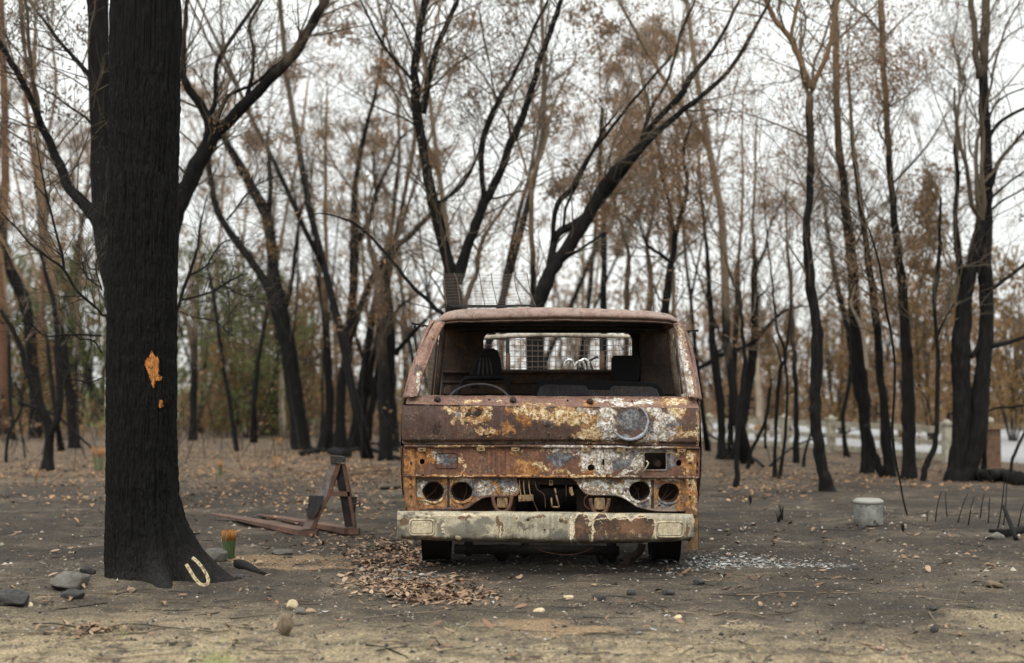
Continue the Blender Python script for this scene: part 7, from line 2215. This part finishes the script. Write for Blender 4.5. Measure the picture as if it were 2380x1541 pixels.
# young shoots of the burnt ground
M['shoot_green'] = NT('fresh_green_blade', .6, .3).done((.10, .15, .06))
M['shoot_orange'] = NT('scorched_orange_blade_tip', .7, .2).done((.40, .19, .06))
def tuft(px, pyb, w, h, label, n=46, seed=0, flat=True, tips=.35, spread=.1):
    g = gp(px, pyb); k = g[1] / FD
    W_, H_ = w * k / 2, h * k
    rng = np.random.default_rng(seed)
    root = empty('grass_tree_tuft', (g[0], g[1], float(gz(g[0], g[1]))), label, 'tuft')
    gb, ob_, kb = MB(), MB(), MB()
    for _ in range(n):
        a = rng.uniform(0, 6.28); q = math.sqrt(rng.random())
        p = np.array([g[0] + W_ * .7 * q * math.cos(a), g[1] + W_ * .7 * q * math.sin(a), g[2] - .01])
        t_ = p + np.array([W_ * q * math.cos(a) * spread * 4, W_ * q * math.sin(a) * spread * 4, H_ * rng.uniform(.9, 1.0)])
        m1 = p * tips + t_ * (1 - tips)
        gb.tube([p, (p + m1) / 2, m1], 0.0017, 4, cap=False)
        ob_.tube([m1, t_], [.0018, .0015], 4)
        kb.tube([t_, t_ + [0, 0, .005]], [.0014, .0008], 4)
    obj('green_blades', gb, M['shoot_green'], root, kind='stuff')
    obj('orange_tips', ob_, M['shoot_orange'], root, kind='stuff')
    obj('black_ends', kb, M['r_black'], root, kind='stuff')
tuft(533, 1298, 34, 72, 'cut tuft of green blades with orange tips growing right of the big tree root', n=64, seed=1)
tuft(231, 1098, 26, 62, 'green and orange tuft touching the left edge of the big trunk', n=46, seed=2, spread=.2)
tuft(512, 1112, 14, 44, 'small orange tipped tuft behind the cut tuft, farther back', n=24, seed=3)
tuft(645, 1098, 12, 40, 'thin tan tuft among the litter before the stout forked tree', n=14, seed=4, spread=.3, tips=.7)
tuft(650, 1040, 16, 26, 'yellowish tuft before the conical foot of the forked tree', n=24, seed=5, spread=.4, tips=.7)
tuft(1759, 1026, 12, 44, 'orange and green tuft before the fence right of the truck', n=26, seed=6, spread=.3, tips=.6)
tuft(590, 1000, 20, 32, 'yellow orange tuft beside the slanting charred foot', n=26, seed=7, spread=.5, tips=.7)
tuft(85, 1100 + 22, 8, 34, 'thin straw-like tuft on the ash left of the big tree', n=10, seed=8, spread=.4, tips=.6)
# fresh grass at the bottom edge
M['grass'] = NT('pale_fresh_grass', .7, .3).done((.34, .36, .15))
rng = np.random.default_rng(8)
b_ = MB()
for (x0, y0, w, n, h) in ((505, 1560, 46, 70, .075), (492, 1560, 30, 40, .06), (535, 1490, 20, 10, .03), (1060, 1470, 22, 12, .045), (1090, 1455, 16, 6, .03), (285, 1480, 8, 8, .04), (600, 1515, 300, 26, .02)):
    for _ in range(n):
        g = gp(x0 + rng.normal(0, w / 2), y0 + rng.normal(0, 8))
        d = np.array([rng.normal(0, .35), rng.normal(0, .35), 1]) * h * rng.uniform(.5, 1.2)
        b_.tube([g, g + d * .55, g + d + [d[0] * .5, 0, -.005]], [.0011, .0009, .0004], 3, cap=False)
obj('fresh_grass', b_, M['grass'], kind='stuff')
# burnt sapling stalks in the right middle distance, each on its own
E_ = lambda x, y: (1980.2 + x / 2.023, 533.1 + y / 2.023)
stalks = [([(390, 1368), (402, 1300), (418, 1236)], 'leftmost'), ([(450, 1360), (442, 1300), (440, 1238)], 'second from the left'), ([(495, 1370), (520, 1300), (545, 1240)], 'third from the left, leaning right'),
          ([(545, 1380), (560, 1310), (575, 1255)], 'fourth from the left'), ([(600, 1360), (610, 1300), (622, 1240)], 'fifth, beside the dark log'), ([(640, 1380), (645, 1300), (648, 1260)], 'sixth from the left'),
          ([(680, 1410), (700, 1330), (715, 1200), (712, 1140)], 'tallest of the row'), ([(710, 1395), (722, 1300), (730, 1150)], 'just right of the tallest'), ([(775, 1410), (795, 1330), (809, 1290)], 'rightmost'),
          ([(352, 1365), (355, 1330)], 'short stub left of the row')]
for k, (pl, w) in enumerate(stalks):
    g = gp(*E_(*pl[0]))
    q = [at(*E_(*p), g[1]) for p in pl]; q[0][2] -= .03
    q = [np.array(a) for a in q]
    if len(q) > 2: q = list(smooth_path(q, 4))
    b_ = MB(); b_.tube(q, np.linspace(.0055, .0025, len(q)), 5, rough=.2, seed=k)
    obj('burnt_stalk', b_, M['char'], origin=g, label='thin burnt stalk in the row at the right, ' + w, cat='stalk', group='burnt stalks in a row at the right')
for k, (x, y, h, lb) in enumerate(((1810, 1215, 34, 'left of the pot, at mid distance'), (1818, 1208, 40, 'leaning beside another left of the pot'), (1745, 1150 + 22, 26, 'near the foot of the twisting brown stem'), (2098, 1238, 26, 'standing in dead leaves right of the pot'))):
    g = gp(x, y)
    kk = g[1] / FD
    b_ = MB()
    for j in range(4):
        a = random.uniform(-.6, .6)
        b_.tube([g - [0, 0, .01], g + [a * h * kk * .3, 0, h * kk * .6], g + [a * h * kk * .5, .01, h * kk * random.uniform(.7, 1)]], [.007, .004, .002], 5, rough=.2, seed=k)
    obj('burnt_stump', b_, M['char'], origin=g, label='small spiky burnt shrub stump ' + lb, cat='stump')

# far green strip of grass and a pale house wall glimpsed on the left
t = NT('far_green_paddock', .9, .1)
n = t.noise(t.tc.outputs['Object'], .5, 4, .7)
M['paddock'] = t.done(t.mix(n, (.11, .155, .06), (.17, .205, .085)))
b_ = MB()
rows = [[[x, y, float(gz(x, y)) + (.03 if y > 50 else -.3) + max(0, y - 52) * .035] for x in np.linspace(-32, -7, 24)] for y in [49.8] + list(np.linspace(50.2, 96, 10))]
b_.grid(rows)
obj('paddock', b_, M['paddock'], kind='structure')

# ------------------------------------------------------------------ litter, gravel and ash
def leaf_litter(spots, name, mat, lsize, seed, lift=.012, stand=.25):
    rng = np.random.default_rng(seed)
    b_ = MB()
    V_, Q_, T_ = [], [], []
    for (x, y, wx, wy, n) in spots:
        for _ in range(n):
            px, py = x + rng.normal(0, wx), y + rng.normal(0, wy)
            if py < 960: continue
            g = onground(px, py)
            V_.append(g)
    G = np.array(V_)
    G[:, 2] = gz(G[:, 0], G[:, 1])
    N = len(G)
    yaw = rng.uniform(0, 6.28, N)
    L = lsize * (.35 + 1.15 * rng.random(N) ** 1.4)
    Wd = L * rng.uniform(.12, .24, N)
    tilt = rng.normal(0, stand, N); roll = rng.normal(0, stand * 1.6, N)
    curl = rng.normal(0, .34, N)
    up = np.stack([rng.random(N) * lift + .003, ], -1)[:, 0]
    d = np.stack([np.cos(yaw) * np.cos(tilt), np.sin(yaw) * np.cos(tilt), np.sin(tilt)], -1)
    s_ = np.stack([-np.sin(yaw) * np.cos(roll), np.cos(yaw) * np.cos(roll), np.sin(roll)], -1)
    nn_ = np.cross(d, s_)
    rows = []
    for u, w in ((-.5, .12), (-.22, .9), (.1, 1.0), (.35, .6), (.5, .05)):
        c = G + d * (L * u)[:, None] + nn_ * (curl * L * (4 * u * u - .4) * .5)[:, None]
        c[:, 2] += up + np.abs(np.sin(tilt)) * L * .5
        rows.append(np.stack([c - s_ * (Wd * w)[:, None] + nn_ * (.15 * Wd * w)[:, None], c + s_ * (Wd * w)[:, None] + nn_ * (.15 * Wd * w)[:, None]], 1))
    A = np.stack(rows, 1).reshape(-1, 3)        # N x 5 x 2
    base = np.arange(N)[:, None] * 10
    q = np.concatenate([np.stack([base[:, 0] + 2 * k, base[:, 0] + 2 * k + 1, base[:, 0] + 2 * k + 3, base[:, 0] + 2 * k + 2], -1) for k in range(4)])
    b_.add(A, q, val=np.repeat(rng.random(N), 10))
    return obj(name, b_, mat, kind='stuff', attr=True)
def litter_mat(name, cols):
    t = NT(name, .75, .25)
    at_ = t.t.nodes.new('ShaderNodeAttribute'); at_.attribute_name = 'tint'
    n_ = t.noise(t.tc.outputs['Object'], 90, 3, .6)
    f = t.math('ADD', t.math('MULTIPLY', at_.outputs['Fac'], .8), t.math('MULTIPLY', n_, .2))
    k_ = len(cols)
    return t.done(t.ramp(f, [(.08 + .84 * i / (k_ - 1), c_) for i, c_ in enumerate(cols)]))
M['litter'] = litter_mat('dry_brown_leaf_litter', [(.04, .028, .02), (.10, .06, .038), (.19, .115, .07), (.25, .165, .105), (.34, .26, .18)])
M['litter_far'] = litter_mat('orange_leaf_litter', [(.07, .042, .025), (.18, .098, .048), (.30, .17, .085), (.42, .28, .155)])
M['ash_flake'] = litter_mat('white_ash_flake', [(.10, .10, .095), (.26, .26, .25), (.48, .48, .47)])
leaf_litter([(930, 1362, 64, 12, 260), (995, 1380, 80, 11, 290), (870, 1350, 50, 12, 130), (1060, 1388, 60, 12, 150), (960, 1368, 30, 6, 160), (1015, 1384, 26, 5, 120), (1075, 1400, 28, 9, 60), (880, 1288, 60, 20, 380), (930, 1285, 38, 20, 330), (955, 1310, 25, 18, 200),
             (800, 1270, 50, 10, 70), (230, 1466, 40, 6, 60), (190, 1470, 50, 6, 40), (560, 1305, 26, 6, 14), (115, 1408, 30, 5, 14), (1010, 1490, 30, 14, 8), (880, 1330, 30, 10, 120), (770, 1250, 40, 6, 30), (1040, 1350, 60, 14, 100)],
            'leaf_litter', M['litter'], .046, 21, stand=.18)
leaf_litter([(1200, 1420, 900, 60, 260), (400, 1250, 300, 60, 260), (1950, 1330, 260, 60, 160), (1190, 1300, 800, 50, 200), (1800, 1220, 200, 40, 150), (2200, 1250, 150, 40, 120)], 'scattered_leaves', M['litter'], .045, 22, stand=.2)
leaf_litter([(600, 1094, 260, 20, 2600), (150, 1085, 130, 20, 1500), (840, 1110, 80, 14, 1000), (700, 1058, 300, 12, 2400), (300, 1150, 260, 26, 900), (1900, 1100, 260, 18, 1500), (2250, 1110, 130, 20, 500), (1760, 1130, 90, 22, 500), (740, 1170, 120, 20, 500), (1700, 1050, 500, 12, 900)],
            'far_leaf_litter', M['litter_far'], .046, 23, lift=.02)
leaf_litter([(1700, 1303, 60, 9, 170), (1755, 1316, 70, 6, 100), (1660, 1322, 30, 6, 60), (900, 1335, 40, 7, 130), (990, 1300, 30, 14, 70), (1700, 1240, 80, 20, 60), (1190, 1400, 700, 60, 120), (1950, 1230, 160, 20, 50), (420, 1140, 200, 30, 60), (1560, 1330, 60, 10, 80)],
            'ash_flakes', M['ash_flake'], .028, 24, stand=.15)
# gravel
def gravel(n, ylo, yhi, s0, s1, seed, name, mat, xr=(-60, 2440)):
    rng = np.random.default_rng(seed)
    px = rng.uniform(*xr, n); py = ylo + (yhi - ylo) * rng.random(n)
    b_ = MB()
    G = np.array([onground(a, b) for a, b in zip(px, py)])
    G[:, 2] = gz(G[:, 0], G[:, 1])
    s_ = s0 * (s1 / s0) ** (rng.random(n) ** 2.5)
    O = np.array([[1, 0, 0], [0, 1, 0], [-1, 0, 0], [0, -1, 0], [0, 0, .8], [0, 0, -.8]], float)
    A = O[None] * (1 + rng.normal(0, .16, (n, 6, 1))) * s_[:, None, None] + rng.normal(0, .09, (n, 6, 3)) * s_[:, None, None]
    A += G[:, None]
    F8 = np.array([[0, 1, 4], [1, 2, 4], [2, 3, 4], [3, 0, 4], [1, 0, 5], [2, 1, 5], [3, 2, 5], [0, 3, 5]])
    tr = (np.arange(n)[:, None, None] * 6 + F8[None]).reshape(-1, 3)
    b_.add(A.reshape(-1, 3), None, tr, val=np.repeat(rng.random(n), 6))
    obj(name, b_, mat, kind='stuff', smooth=False, attr=True)
M['gravel_m'] = litter_mat('mixed_grit', [(.03, .028, .027), (.07, .062, .055), (.13, .115, .095), (.20, .17, .13), (.42, .38, .32)])
gravel(16000, 1290, 1580, .0012, .010, 31, 'grit', M['gravel_m'])
gravel(3500, 1180, 1330, .003, .020, 32, 'gravel', M['gravel_m'])
M['charcoal'] = litter_mat('charcoal_bits', [(.008, .008, .008), (.02, .019, .018), (.045, .04, .036)])
gravel(2600, 1130, 1560, .003, .013, 33, 'charcoal_bits', M['charcoal'])
# small broken twigs strewn about
rng = np.random.default_rng(41)
b_ = MB(); b2 = MB()
for k in range(520):
    py = 1150 + 420 * rng.random() ** 1.1
    g = gp(rng.uniform(-40, 2420), py)
    a = rng.normal(0, .9) + (math.pi if rng.random() < .5 else 0)
    L = rng.uniform(.04, .35) * (1 if py > 1250 else 1.5)
    n_ = 5
    pts = []
    p = g.copy()
    for j in range(n_):
        pts.append([p[0], p[1], float(gz(p[0], p[1])) + .004 + rng.random() * .006])
        p = p + np.array([math.cos(a), math.sin(a), 0]) * L / n_; a += rng.normal(0, .22)
    (b_ if k % 3 else b2).tube(pts, np.linspace(.0022, .0009, n_) * rng.uniform(.4, 1.4), 4, cap=False)
obj('strewn_twigs', b_, M['twig_pale'], kind='stuff')
obj('strewn_burnt_twigs', b2, M['twig'], kind='stuff')
